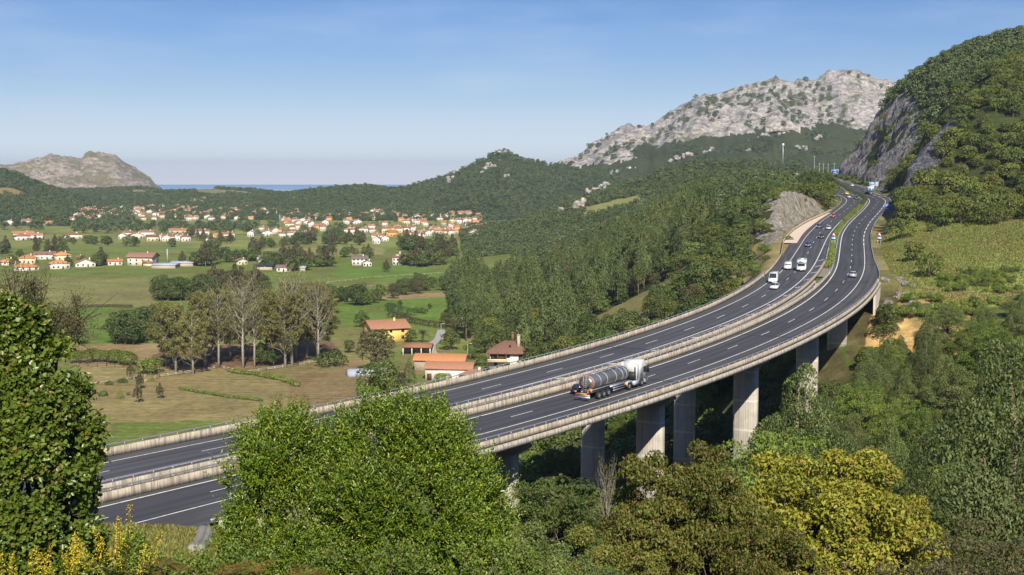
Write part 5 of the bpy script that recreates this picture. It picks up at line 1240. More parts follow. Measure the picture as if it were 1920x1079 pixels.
# lane, lamps, walls
mm = simple("lane_gravel", (0.36, 0.34, 0.31), 0.9, 0, 0.2)
Lp = [gp(a, b) for a, b in ((829, 618), (822, 634), (808, 646), (812, 662), (826, 668), (850, 675), (880, 690), (905, 695))]
Lp = resample(np.array(Lp), 0, 6); T_ = np.gradient(Lp, axis=0); T_ /= np.linalg.norm(T_, axis=1)[:, None]; n_ = np.stack([-T_[:, 1], T_[:, 0], 0 * T_[:, 0]], 1)
A_ = Lp + n_ * 1.9; B_ = Lp - n_ * 1.9
for q in (A_, B_): q[:, 2] = land(q[:, 0], q[:, 1])[0] + 0.12
V = np.stack([A_, B_], 1).reshape(-1, 3); i = np.arange(len(Lp) - 1) * 2
tag(obj("lane", mesh("lane", V, [np.stack([i, i + 1, i + 3, i + 2], 1)], mm)), kind="structure")
def lamp(px, py, h, lab, z=None):
    p = gp(px, py) if z is None else z; e = empty("street_lamp", (p[0], p[1], gz(p[0], p[1]) if z is None else p[2])); tag(e, lab, "street lamp")
    mb = MB(); mb.tube([(0, 0, -.5), (0, 0, h)], [.13, .09], 7); mb.build("pole", M['w_stone'], e)
    mb = MB(); mb.tube([(0, 0, h - .1), (0.4, -.1, h + .1), (1.0, -.2, h + .12)], .05, 5); mb.build("arm", M['steel'], e)
    mb = MB(); mb.box(.8, 1.5, -.35, -.05, h + .02, h + .2); mb.build("lantern", M['w_white'], e)
lamp(877, 676, 6.6, "concrete street lamp by the lane between the barns and the white villa")
lamp(827, 630, 5.6, "street lamp at the top of the lane by the palm tree")
# palm tree
p = gp(793, 640); g = np.random.default_rng(3); e = empty("palm_tree", (p[0], p[1], gz(p[0], p[1]))); tag(e, "date palm with a round head of long drooping fronds beside the lane", "palm tree")
mb = MB(); mb.tube([(0, 0, -1), (0, 0, 3.6)], [.5, .42], 9); mb.build("trunk", M['bark'], e)
a = []
for k in range(60):
    th = g.uniform(0, 6.28); el = g.uniform(-0.4, 1.45); L = g.uniform(2.8, 3.8); q = np.linspace(0.05, 1, 20)
    r = L * q * math.cos(el * 0.9); z = 3.8 + L * q * math.sin(el) - (q ** 2) * L * 0.62
    C = np.stack([r * math.cos(th), r * math.sin(th), z], 1); T = np.gradient(C, axis=0)
    for sg in (-1, 1):
        S = np.cross(T, [0, 0, 1.0]) * sg; a.append(cards(C, unit(S) + unit(T) * .7, np.tile([[0, 0, 1.0]], (20, 1)), .55, .12, g))
obj("crown", leafmesh("crown", joinv(*a), M['leaf_shrub']), e)
# ---- fences in the fields
def fence(pts, lab, h=1.1, gap=3.0, rails=1, mt='wood_p'):
    P = np.array([gp(a, b) for a, b in pts]); e = empty("fence", tuple(P[0])); tag(e, lab, "fence"); e.location[2] = gz(P[0][0], P[0][1]); mb = MB(); mr = MB(); o0 = np.array(e.location)
    for A, B in zip(P[:-1], P[1:]):
        n = max(1, int(np.linalg.norm(B - A) / gap)); L = []
        for k in range(n + 1):
            q = A + (B - A) * k / n; z = gz(q[0], q[1]); L.append((q[0] - o0[0], q[1] - o0[1], z - o0[2]))
        for x, y, z in L: mb.box(x - .1, x + .1, y - .1, y + .1, z - .5, z + h)
        for r in range(rails): mr.tube([(x, y - .14, z + h - .2 - .45 * r) for x, y, z in L], .08, 5)
    o = mb.build("post_row", M[mt], e); tag(o, kind="stuff"); mr.build("rail", M[mt], e); return e
fence([(272, 716), (300, 708), (345, 702), (380, 697), (412, 690), (445, 697), (455, 699), (500, 692), (560, 684), (600, 676), (614, 678)], "pale rail fence running along the foot of the poplar row", rails=2)
fence([(148, 690), (200, 690), (262, 694)], "low dark rail fence below the long clipped hedge on the left", mt='wood_d')
fence([(170, 724), (230, 716), (272, 708)], "thin wire and post fence between the young saplings", gap=5)
fence([(615, 530), (700, 520), (835, 512)], "thin post fence across the far side of the green meadow", gap=6)
fence([(620, 540), (720, 537), (850, 535)], "line of fence posts below the bright green meadow", gap=7)
# ---- trees of the valley floor -------------------------------------------------
def row(key, px, py, h, label, cat="tree", group=None, z=-65, wide=1.0):
    p = gp(px, py, z); 
    return plant(key, p[0], p[1], gz(p[0], p[1]), h, label, cat, group, wide=wide)
PG = "tall thinning poplar with brown green leaves in the row beside the rail fence"
for k, px, py, h in [('pop1',330,700,.86),('pop2',362,702,.80),('pop1',385,690,.92),('pop1',312,690,.78),('pop2',432,676,.80),('pop1',460,668,.9),('pop2',520,676,.95),('pop1',535,688,.98),('pop2',555,674,1.0),('pop1',575,668,1.02),('pop2',595,672,.95),('pop1',560,655,.95),('pop2',500,672,.85),('pop1',400,672,.88)]:
    row(k, px, py, h, PG, "poplar", "leafy poplars in the row")
for k, px, py, h, lab in [('bare2',410,690,.96,"almost bare poplar with yellowish tuft and forked trunk at the bend of the rail fence"),('bare1',456,688,1.02,"bare poplar with steeply rising pale branches, right of the one at the fence bend"),('bare2',477,686,.98,"thin poplar with a pale trunk just right of the bare poplar with rising branches"),('bare1',548,686,1.08,"tallest bare poplar with a white trunk near the right end of the row"),('bare2',597,683,1.0,"last poplar of the row with a slim white trunk, beside the round bush")]:
    row(k, px, py, h, lab, "poplar")
row('bush1', 280, 703, 1.9, "bright green round bush at the left foot of the poplar row", "bush"); row('bush2', 622, 685, 2.4, "dark rounded bush at the right end of the poplar row", "bush")
row('oak1', 494, 683, .9, "green broadleaf tree standing low among the poplar trunks", "tree")
row('oak2', 512, 684, .8, "second small green broadleaf tree among the poplar trunks, nearer the right end", "tree")
# wooded clumps in the middle of the valley
BG = ("dark broadleaf tree in the dense clump left of centre on the valley floor", "dense clump of trees behind the poplars")
g = np.random.default_rng(44)
for k in range(34):
    px = 290 + 120 * g.random(); py = 553 + 10 * g.random(); row(['oak1', 'oak2', 'oak3', 'brown'][g.integers(4)], px, py, g.uniform(.95, 1.35), BG[0], "tree", BG[1])
for k in range(26):
    px = 400 + 90 * g.random(); py = 540 + 22 * g.random(); row(['oak1', 'brown', 'oak3', 'mid3'][g.integers(4)], px, py, g.uniform(.9, 1.4), BG[0], "tree", BG[1])
BG = ("dark broadleaf tree in the belt that crosses the valley behind the poplars' right end", "belt of trees across the valley")
for k in range(46):
    t_ = g.random(); px = 520 + 320 * t_; py = np.interp(px, [520, 620, 700, 760, 840], [560, 566, 570, 548, 540]) + 10 * g.random() - 4
    if 715 < px < 750 and g.random() < .6: continue
    row(['oak1', 'oak2', 'oak3', 'brown', 'grey1'][g.integers(4)], px, py, g.uniform(.75, 1.2), BG[0], "tree", BG[1])
BG = ("dark tree in the group standing in the green field left of the poplars", "trees in the green field left of the poplars")
for px, py, h in [(218,648,1.15),(235,650,1.3),(250,650,1.2),(262,645,1.1),(228,640,1.3),(245,630,1.1),(280,640,1.5),(295,632,1.4),(272,628,1.2),(305,640,1.4)]: row(['oak1', 'oak2', 'oak3'][int(px) % 3], px, py, h, BG[0], "tree", BG[1])
for px, py, h, k, lab in [(143,577,.7,'oak2',"small round tree by the hedge line left of the open field"),(120,648,1.3,'brown',"brownish leafy tree beside the hut at the left"),(140,650,1.1,'brown',"half bare brown tree right of the leafy one by the hut"),(98,640,1.4,'brown',"tall brown tree behind the twiggy bush at far left"),(60,600,1.6,'mid2',"olive tree rising behind the ivy covered bush")]: row(k, px, py, h, lab)
# hedges and thicket strips on the fields
def hedge(pts, w, h, n, lab, mt='leaf_shrub', leaf=.45, name="hedge", pz=None, cat="hedge"):
    g = np.random.default_rng(int(n)); P = np.array([gp(a, b) for a, b in pts]) if pz is None else np.array(pz); e = empty(name, (P[0][0], P[0][1], gz(P[0][0], P[0][1]) if pz is None else P[0][2])); tag(e, lab, cat); o0 = np.array(e.location)
    d = np.concatenate([[0], np.cumsum(np.linalg.norm(np.diff(P[:, :2], axis=0), axis=1))]); L = d[-1]; q = np.arange(0, L, w * .45)
    C = np.stack([np.interp(q, d, P[:, i]) for i in range(3)], 1); C[:, :2] += g.normal(size=(len(C), 2)) * w * .12
    C[:, 2] = (land(C[:, 0], C[:, 1])[0] if pz is None else C[:, 2]) + h * .45; C = C - o0; R = g.uniform(.45, .62, len(C)) * w
    a = clump_leaves(C, R, n, leaf, leaf * .7, g, flat=h / w); obj("foliage", leafmesh("foliage", a, M[mt]), e)
    mb = MB()
    for c in C[::2]: mb.tube([c - [0, 0, h * .6], c], .06, 4)
    tag(mb.build("stem_row", M['bark'], e), kind="stuff"); return e
hedge([(150, 684), (180, 682), (215, 684), (250, 690)], 5.5, 4.6, 9000, "long dense dark green hedge on the tan field at the left")
hedge([(430, 684 + 12), (480, 702), (530, 712), (560, 722)], 1.8, 1.3, 3500, "low scrub line running down the slope below the poplar fence", 'leaf_shrub')
hedge([(340, 728), (400, 738), (450, 745), (490, 750)], 1.4, .8, 2600, "dark weedy ditch line crossing the tan field", 'leaf_shrub')
hedge([(735, 592), (770, 603), (820, 612), (860, 615)], 5.0, 2.6, 5000, "dark brush strip between the two green meadows above the yellow house", 'leaf_brown')
hedge([(732, 580), (748, 586), (770, 590)], 6.0, 4.0, 3500, "thick bramble patch beside the brush strip", 'leaf_oak')
hedge([(150, 578), (200, 577), (245, 578)], 2.4, 1.4, 2600, "low dark hedge line across the olive field", 'leaf_brown')
hedge([(780, 585), (800, 586)], 4, 2.6, 1500, "round dark thicket on the green meadow", 'leaf_oak')
for px, py, h, k, lab in [(703,698,1.75,'brown',"large broad tree hiding the front of the yellow house"),(712,662,1.0,'oak3',"lower right crown next to the large tree in front of the yellow house"),(678,612,.8,'oak1',"green tree left behind the yellow house"),(655,660,.6,'oak2',"bushy green tree between the poplar row and the yellow house"),(770,640,.6,'oak1',"dark tree between yellow house and palm tree"),(845,654,.95,'oak1',"round dark tree on the right side of the lane"),(836,612,.8,'brown',"small brownish tree at the top end of the lane"),(767,716,.95,'cone',"dark pointed evergreen left of the barns"),(735,716,.9,'bush1',"spreading shrub between greenhouse and pointed evergreen"),(720,742,1.3,'oak2',"round bush just above the viaduct parapet near the greenhouse"),(745,735,.8,'brown',"rough brown scrub beside the pointed evergreen"),(828,716,1.2,'bush1',"bright green bush in front of the white barn wall"),(886,672,.7,'oak3',"dark tree behind the concrete street lamp"),(908,682,1.5,'bush2',"garden bush left of the white villa"),(1000,672,.8,'oak2',"dark tree right behind the villa"),(984,690,1.3,'bush1',"bright green garden shrub right of the villa"),(1030,662,1.1,'cone',"dark conifer right of the villa beside the viaduct parapet"),(806,578,.35,'oak2',"tiny lone tree on the green meadow"),(750,574,.35,'oak1',"small bush on the far edge of the green meadow"),(700,735,1.0,'oak3',"dense bush at the lower right of the tan field"),(686,748,1.6,'bush1',"scrubby bush touching the parapet line below the field")]:
    row(k, px, py, h, lab, "bush" if k.startswith("bush") else "tree")
for i, (px, py, h, k) in enumerate([(225,745,.45,'gold'),(240,738,.35,'bush1'),(258,752,.4,'mid3'),(204,722,.6,'bush2'),(230,718,.7,'bush2'),(245,712,.4,'mid3'),(283,715,.4,'gold'),(262,728,.4,'mid3'),(300,745,.35,'mid3'),(193,740,.7,'bush2')]):
    row(k, px, py, h, "young sapling on the dry tan paddock left of the poplars", "sapling", "saplings on the tan paddock")
row('gold', 632, 494, 1.05, "bright yellow green cypress beside the large white country house", "tree")
# belts of valley trees: (x0,y0,x1,y1,n,size)
LG = ("dark tree in the long belt between the near farms and the village", "tree belts of the middle valley")
g = np.random.default_rng(55)
for x0, y0, x1, y1, n, s0, s1 in [(60,462,150,455,10,.7,1.0),(70,478,135,474,8,.8,1.1),(160,458,205,462,7,1,1.2),(238,461,262,463,3,1.1,1.3),(318,460,330,461,2,.9,1.1),(150,502,158,488,3,.6,.8),(175,500,195,497,5,.9,1.2),(330,497,352,497,3,.7,.9),(365,500,480,490,22,.9,1.5),(380,470,420,462,8,.8,1.2),(470,470,560,455,12,.8,1.2),(560,455,680,462,26,1,1.5),(480,505,560,492,18,.9,1.3),(540,508,620,498,18,.9,1.3),(600,480,625,480,6,.9,1.1),(640,482,700,482,10,.8,1.1),(745,465,850,480,36,1,1.6),(755,498,800,500,12,1,1.3),(800,500,850,498,8,.9,1.2),(0,478,20,470,6,1,1.3),(20,500,40,485,4,.7,.9),(120,497,140,500,5,.5,.8),(410,455,440,460,5,.9,1.1),(350,445,386,454,9,.8,1.1),(720,512,730,505,2,.6,.8)]:
    for k in range(n):
        t_ = g.random(); px = x0 + (x1 - x0) * t_ + g.normal() * 2; py = y0 + (y1 - y0) * t_ + g.normal() * 1.2
        p = gp(px, py); plant(['mid1', 'mid2', 'mid1', 'mid3'][g.integers(4)] if g.random() < .8 else 'mid1', p[0], p[1], gz(p[0], p[1]), g.uniform(s0, s1) * 0.95, LG[0], "tree", LG[1])
LG2 = ("round tree in the thick belt directly in front of the village", "thick tree belt in front of the village")
def belt(n, x0, x1, ya, yb, s0, s1, seed):
    g = np.random.default_rng(seed); R_ = []
    for k in range(n):
        px = g.uniform(x0, x1); py = g.uniform(ya, yb); p = hz_at(px, py); R_.append((p[0], p[1], p[2], g.uniform(s0, s1)))
    return R_
BT = belt(120, 130, 480, 424, 438, .9, 1.5, 1) + belt(40, 0, 150, 405, 432, .9, 1.5, 2) + belt(30, 560, 660, 432, 445, .8, 1.2, 3) + belt(46, 700, 940, 440, 455, .8, 1.2, 4)
hx = np.array([project(np.array(o.location)) for o in bpy.data.objects if o.get("category") == "house"])
def hides(v, up=1.0):
    a, b = project(np.array(v[:3])); t_ = 10 * v[3] / v[1] * FPX
    return np.any((np.abs(hx[:, 0] - a) < 7) & (b - hx[:, 1] > -3) & (b - hx[:, 1] < t_ * up))
BT = [v for v in BT if not hides(v, .8)]
for x, y, z, s in BT: plant(['far1', 'far2', 'far3'][int(abs(x)) % 3], x, y, z, s * .95, *[LG2[0], "tree", LG2[1]])
VT = belt(460, 0, 480, 386, 424, .6, 1.05, 5) + belt(330, 480, 940, 400, 440, .6, 1.0, 6) + belt(260, 0, 300, 368, 392, .6, 1.0, 7) + belt(160, 300, 560, 366, 392, .6, 1.0, 8)
objs_ = [[c for c in kids(PROTO[k][1]) if c.name.startswith("crown")][0] for k in ('far1', 'far2', 'far3')]
VT = [v for v in VT if not hides(v)]
gn_mass("village_trees", np.array([v[:3] for v in VT]) - [0, 0, 2.0], np.array([v[3] for v in VT]) * .8, objs_, "scattered trees between the houses of the far village", 77)
# ------------------------------------------------------------------ vehicles (x forward, y left, z up, origin on the road)
def paint(name, c, metal=0.2):
    m, t = mat(name, c, 0.28, metal, 0.5); t.b.inputs["Coat Weight"].default_value = 0.5
    t.col(t.ramp(t.noise(1.2, 3, 0.5, t.coord()), [(0.3, tuple(v * .93 for v in c)), (0.7, c)])); return m
P_ = {k: paint(k + "_car_paint", c) for k, c in dict(white=(.82, .81, .78), silver=(.50, .52, .55), blue=(.03, .06, .17), black=(.018, .022, .035), red=(.42, .03, .035), yellow=(.85, .62, .02), grey=(.16, .17, .18), lightblue=(.10, .22, .42)).items()}
M['tyre'] = simple("tyre_rubber", (.022, .022, .024), .85); M['rim'] = simple("wheel_rim", (.55, .56, .58), .35, .8)
M['red_l'] = simple("red_lamp", (.45, .02, .02), .3); M['clear_l'] = simple("headlamp_glass", (.75, .76, .78), .15); M['plate'] = simple("number_plate", (.75, .75, .72), .5)
M['amber'] = simple("orange_reflector", (.70, .30, .04), .6); M['black'] = simple("black_plastic", (.02, .02, .022), .6)
M['tank'] = simple("brushed_tank_steel", (.33, .32, .30), .42, .8, .12, .6); M['chassis'] = simple("chassis_grey", (.20, .20, .20), .6, .3)
def wheel(e, x, y, r, w, sg):
    mb = MB(); q = np.array([[x, y - w / 2 * sg, r], [x, y - w * .42 * sg, r], [x, y + w * .42 * sg, r], [x, y + w / 2 * sg, r]])
    mb.tube(q, [r * .9, r, r, r * .9], 16); o = mb.build("wheel", M['tyre'], e)
    mb = MB(); mb.tube([[x, y + w * .46 * sg, r], [x, y + w * .53 * sg, r]], [r * .62, r * .5], 12); mb.build("rim", M['rim'], o); return o
def body_prism(mb, prof, W, inset, m=0):
    """side outline extruded across the width, the part above the belt line leaning in"""
    zb = inset[0]; k = inset[1]
    n = len(prof); V = []
    for sg in (-1, 1):
        for x, z in prof: V.append((x, sg * (W / 2 - max(0, z - zb) * k), z))
    F = [tuple(range(n)), tuple(range(n, 2 * n))[::-1]] + [(i, i + n, (i + 1) % n + n, (i + 1) % n) for i in range(n)]
    mb.add(V, F, m)
def car(name, s, o, fwd, col, kind='sedan', label="", sc=1.0):
    p = RP(s, o, 0.03); a = RH(s) + (0 if fwd else math.pi); slope = math.atan2(RP(s + 3, o)[2] - RP(s - 3, o)[2], 6.0) * (1 if fwd else -1)
    e = empty(name, tuple(p), a); e.rotation_euler = (0, -slope, a); e.scale = (sc,) * 3; tag(e, label, "van" if kind in ('van', 'microvan') else "motorhome" if kind == 'camper' else "car")
    c = P_[col]; W = 1.78
    if kind in ('sedan', 'hatch', 'estate'):
        L = {'sedan': 4.5, 'hatch': 4.1, 'estate': 4.5}[kind]; f = L / 2; r = -L / 2; H = 1.46
        low = [(r, .28), (r + .03, .72), (r + .1, .95), (r + .7, 1.0), (f - 1.15, .97), (f - .25, .80), (f, .58), (f, .28)]
        mb = MB(); body_prism(mb, low, W, (.55, .12)); mb.build("body", c, e)
        rr = {'sedan': r + .55, 'hatch': r + .12, 'estate': r + .12}[kind]; rt = {'sedan': r + 1.35, 'hatch': r + .62, 'estate': r + .45}[kind]
        gl = [(rr, .94), (rt, 1.36), (f - 1.95, 1.38), (f - 1.05, .94)]
        mb = MB(); body_prism(mb, gl, W - .12, (.9, .42)); mb.build("window", M['glass_d'], e)
        rf = [(rt - .02, 1.345), (rt + .15, H - .02), (f - 2.2, H), (f - 1.93, 1.36)]
        mb = MB(); body_prism(mb, rf, W - .12, (.9, .40)); ro = mb.build("roof", c, e)
        for x in (rt + .1, (rt + f - 1.95) / 2, f - 1.95):
            mb = MB()
            for sg in (-1, 1): mb.add([(x - .04, sg * (W / 2 - .05), .94), (x + .04, sg * (W / 2 - .05), .94), (x + .04 - .05, sg * (W / 2 - .24), 1.38), (x - .04 - .05, sg * (W / 2 - .24), 1.38)], [(0, 1, 2, 3) if sg < 0 else (3, 2, 1, 0)])
            mb.build("pillar", c, ro)
        wr = .31; xs = (f - .85, r + .8)
    elif kind in ('van', 'microvan'):
        L = 5.4 if kind == 'van' else 4.7; H = 2.5 if kind == 'van' else 1.95; f = L / 2; r = -f; W = 2.0 if kind == 'van' else 1.85
        low = [(r, .32), (r + .02, H - .12), (r + .15, H), (f - 1.75, H), (f - 1.55, H - .08), (f - .75, 1.25), (f - .12, 1.0), (f, .7), (f, .32)]
        mb = MB(); body_prism(mb, low, W, (1.1, .07)); mb.build("body", c, e)
        mb = MB(); b = (f - 1.52, H - .16); t_ = (f - .80, 1.28)
        mb.add([(b[0] + .03, -W / 2 + .22, b[1]), (b[0] + .03, W / 2 - .22, b[1]), (t_[0] + .04, W / 2 - .1, t_[1]), (t_[0] + .04, -W / 2 + .1, t_[1])], [(0, 3, 2, 1)]); mb.build("windscreen", M['glass_d'], e)
        for sg in (-1, 1):
            mb = MB(); y = sg * (W / 2 + .005); mb.add([(f - 1.9, y - sg * .06, 1.2), (f - .95, y - sg * .03, 1.2), (f - 1.5, y - sg * .09, H - .45), (f - 1.9, y - sg * .09, H - .45)], [(0, 1, 2, 3) if sg < 0 else (3, 2, 1, 0)]); mb.build("side_window", M['glass_d'], e)
        wr = .34; xs = (f - .85, r + 1.0)
    elif kind == 'camper':
        L = 6.6; H = 3.0; W = 2.25; f = L / 2; r = -f
        low = [(r, .4), (r, H - .15), (r + .2, H), (f - 1.9, H), (f - .75, H - .15), (f - .62, H - .75), (f - 1.45, 2.05), (f - .85, 1.28), (f - .1, 1.02), (f, .72), (f, .4)]
        mb = MB(); body_prism(mb, low, W, (9, 0)); mb.build("body", c, e)
        mb = MB(); mb.add([(f - 1.38, -.85, 1.98), (f - 1.38, .85, 1.98), (f - .84, .95, 1.34), (f - .84, -.95, 1.34)], [(0, 3, 2, 1)]); mb.build("windscreen", M['glass_d'], e)
        mb = MB(); mb.box(f - .67, f - .60, -.5, .5, 2.35, 2.65); mb.build("bunk_window", M['glass_d'], e)
        for y in (-1.13, 1.13):
            mb = MB(); mb.box(-1.6, -.4, y - .02, y + .02, 1.5, 2.1); mb.build("side_window", M['glass_d'], e)
        mb = MB(); mb.box(-1.2, -.4, -.4, .4, H, H + .22); mb.build("roof_vent", c, e)
        wr = .34; xs = (f - .9, r + 1.5)
    wh = None
    for x in xs:
        for sg in (-1, 1): wheel(e, x, sg * (W / 2 - .11), wr, .22, sg)
    f = L / 2; r = -f
    for sg in (-1, 1):
        mb = MB(); mb.box(f - .12, f + .015, sg * W * .36 - .2, sg * W * .36 + .2, .60, .74); mb.build("headlight", M['clear_l'], e)
        mb = MB(); z = .8 if kind != 'van' else 1.1; mb.box(r - .015, r + .1, sg * W * .42 - .1, sg * W * .42 + .1, z - .1, z + .12); mb.build("tail_light", M['red_l'], e)
    mb = MB(); mb.box(f - .02, f + .02, -.26, .26, .36, .47) if fwd is False else mb.box(r - .02, r + .02, -.26, .26, .5, .61); mb.build("number_plate", M['plate'], e)
    return e
car("car", 135.6, 1.5, True, 'black', 'estate', "dark blue car being overtaken, half hidden behind the rear of the tanker lorry")
car("car", 299, -1.6, True, 'silver', 'sedan', "silver car driving away alone on the right carriageway near the viaduct's far end")
car("van", 283, 16.4, False, 'white', 'van', "high roofed white panel van on the inbound side, just behind the white car")
car("car", 270, 14.2, False, 'white', 'sedan', "white car on the inbound carriageway just ahead of the white panel van")
car("van", 314.5, 16.1, False, 'white', 'microvan', "smaller white van with a wide windscreen, level with the motorhome")
car("motorhome", 312, 12.3, False, 'white', 'camper', "tall white motorhome with an over cab bunk on the inbound carriageway")
car("car", 382, 13.6, False, 'blue', 'hatch', "dark blue car in the outer inbound lane, next one behind the white vans")
car("car", 412, 10.3, False, 'black', 'hatch', "dark car in the inner lane beside the median warning sign")
car("car", 453, 13.4, False, 'blue', 'hatch', "dark blue car by the edge line opposite the pink gravel bed")
car("car", 447, 9.5, False, 'silver', 'hatch', "silver car in the inner inbound lane before the median sign")
car("car", 506, 12.5, False, 'red', 'hatch', "red car on the inbound carriageway at the end of the gravel bed")
car("car", 614, 9.4, False, 'black', 'hatch', "dark car on the far bend just ahead of a silver one", 1.0)
car("car", 623, 12.3, False, 'silver', 'hatch', "silver car in the outer lane of the far bend")
car("car", 652, 9.6, False, 'yellow', 'hatch', "bright yellow car on the far bend")
car("car", 690, 11.6, False, 'grey', 'hatch', "dark grey car following behind the yellow one on the far bend")
car("car", 748, -1.5, True, 'white', 'hatch', "white car under the tall streaked cliff on the right carriageway")
car("car", 760, 9.5, False, 'lightblue', 'hatch', "pale blue car partly behind the knoll trees where the road swings left")
car("car", 862, 9.8, False, 'grey', 'hatch', "farthest dark car where the road comes over the rise")
car("car", 915, 9.8, False, 'white', 'hatch', "farthest white car at the top of the rise")
# ---- tanker lorry
def tanker(s, o):
    p = RP(s + 8.2, o, 0.03); a = RH(s + 8); e = empty("tanker_lorry", tuple(p), a); e.rotation_euler = (0, -math.atan2(RP(s + 12, o)[2] - RP(s, o)[2], 12), a)
    tag(e, "steel tanker lorry with a white cab driving away over the viaduct", "lorry")
    def at_(x): return x - 8.25                                           # x from the rear bumper
    mb = MB(); th = np.linspace(0, 2 * math.pi, 33)[:-1]; rings = []
    for x, k in ((at_(.75), .55), (at_(.9), .86), (at_(1.15), 1), (at_(10.9), 1), (at_(11.2), .86), (at_(11.35), .5)):
        rings.append([(x, 1.2 * k * math.cos(t), 2.42 + 1.02 * k * math.sin(t)) for t in th])
    V = np.array(rings).reshape(-1, 3); n = 32
    F = [(i * n + j, i * n + (j + 1) % n, (i + 1) * n + (j + 1) % n, (i + 1) * n + j) for i in range(5) for j in range(n)] + [tuple(range(n))[::-1], tuple(range(5 * n, 6 * n))]
    mb.add(V, [f[::-1] if len(f) == 4 else f for f in F]); tk = mb.build("tank", M['tank'], e, smooth=False)
    for pl in tk.data.polygons: pl.use_smooth = len(pl.vertices) == 4
    for x in (1.2, 3.1, 4.9, 7.4, 9.2, 10.3):
        mb = MB(); V = []
        for xx, k in ((x - .05, 1.0), (x - .05, 1.025), (x + .05, 1.025), (x + .05, 1.0)): V += [(at_(xx), 1.2 * k * math.cos(t), 2.42 + 1.02 * k * math.sin(t)) for t in th]
        mb.add(V, [(i * n + j, (i + 1) * n + j, (i + 1) * n + (j + 1) % n, i * n + (j + 1) % n) for i in range(3) for j in range(n)]); mb.build("tank_band", M['sheet'], tk)
    mb = MB(); mb.box(at_(1.3), at_(10.6), .15, .75, 3.36, 3.42); mb.build("walkway", M['chassis'], tk)
    mb = MB()
    for y in (-.5, .8): mb.tube([(at_(1.5), y, 3.62), (at_(10.4), y, 3.62)], .035, 6)
    mb.tube([(at_(4.0), -.35, 3.5), (at_(8.5), -.35, 3.5)], .06, 6); mb.build("handrail", M['steel'], tk)
    for x in (3, 5.2, 7.3, 9.3): mb = MB(); mb.tube([(at_(x), -.05, 3.38), (at_(x), -.05, 3.58)], .28, 12); mb.build("manhole", M['steel'], tk)
    mb = MB(); V = []                                                      # red ring on the rear dome
    for xx, k in ((.88, .88), (.86, .90), (1.02, .99), (1.05, .96)): V += [(at_(xx), 1.2 * k * math.cos(t), 2.42 + 1.02 * k * math.sin(t)) for t in th]
    mb.add(V, [(i * n + j, (i + 1) * n + j, (i + 1) * n + (j + 1) % n, i * n + (j + 1) % n) for i in range(3) for j in range(n)]); mb.build("red_stripe", simple("faded_red_stripe", (.34, .11, .07), .6), tk)
    mb = MB()
    for y in (-.22, .22): mb.tube([(at_(.66), y, 1.1), (at_(.66), y, 3.5)], .03, 5)
    for z in np.arange(1.2, 3.5, .3): mb.tube([(at_(.66), -.22, z), (at_(.66), .22, z)], .025, 5)
    mb.build("ladder", M['steel'], tk)
    mb = MB()
    for y in (-.5, .5): mb.box(at_(.5), at_(12.0), y - .08, y + .08, .95, 1.3)
    mb.box(at_(12.0), at_(16.0), -.55, .55, .75, 1.0); mb.box(at_(.9), at_(11), -.8, .8, 1.3, 1.42); mb.build("chassis", M['chassis'], e)
    for x in (2.55, 3.86, 5.17):
        for sg in (-1, 1):
            wheel(e, at_(x), sg * 1.06, .52, .38, sg)
    for sg in (-1, 1):
        wheel(e, at_(11.0), sg * .98, .52, .55, sg); wheel(e, at_(14.75), sg * 1.06, .52, .34, sg)
        mb = MB(); mb.prism([(at_(10.3), .6), (at_(10.3), 1.1), (at_(10.6), 1.24), (at_(11.5), 1.24), (at_(11.8), 1.0), (at_(11.72), 1.0), (at_(11.45), 1.16), (at_(10.65), 1.16), (at_(10.38), 1.05), (at_(10.38), .6)], sg * .98 - .3, sg * .98 + .3, 'y'); mb.build("mudguard", M['sheet'], e)
        mb = MB(); mb.box(at_(10.24), at_(10.29), sg * .98 - .28, sg * .98 + .28, .75, 1.05); mb.build("tail_light", M['amber'], e)
        mb = MB(); mb.box(at_(12.0), at_(13.6), sg * 1.15 - .22, sg * 1.15 + .22, .5, 1.08); mb.build("fuel_tank", M['sheet'], e)
        mb = MB(); mb.box(at_(6.3), at_(9.6), sg * 1.2 - .03, sg * 1.2 + .03, .55, .68); mb.box(at_(6.3), at_(9.6), sg * 1.2 - .03, sg * 1.2 + .03, .88, 1.0); mb.build("side_guard", M['steel'], e)
        mb = MB(); mb.tube([(at_(5.9), sg * .95, 1.2), (at_(9.9), sg * .95, 1.2)], .16, 8); mb.build("hose_tube", M['steel'], e)
    mb = MB(); mb.box(at_(0), at_(.12), -1.22, 1.22, .42, .62); mb.box(at_(0.02), at_(.1), -1.22, 1.22, .7, .85); bp = mb.build("rear_bumper", M['steel'], e)
    mb = MB(); mb.box(at_(-.03), at_(0.0), -.75, .75, .9, 1.12); mb.build("reflector_plate", M['amber'], bp)
    for sg in (-1, 1): mb = MB(); mb.box(at_(-.03), at_(0.02), sg * 1.0 - .2, sg * 1.0 + .2, .9, 1.08); mb.build("tail_light", M['red_l'], bp)
    mb = MB(); mb.box(at_(.55), at_(.6), -1.25, -.75, 1.25, 1.7); mb.build("warning_plate", M['amber'], e)
    # cab
    x0, x1 = at_(13.6), at_(16.45); mb = MB()
    body_prism(mb, [(x0, .95), (x0, 3.55), (x0 + .35, 3.85), (x1 - 1.0, 3.88), (x1 - .45, 3.2), (x1 - .12, 2.3), (x1, 1.5), (x1, .45), (x1 - .95, .45), (x1 - 1.05, 1.0), (x1 - 1.3, 1.15), (x1 - 2.1, 1.15), (x1 - 2.3, .95)], 2.48, (2.6, .10)); cb = mb.build("cab", P_['white'], e)
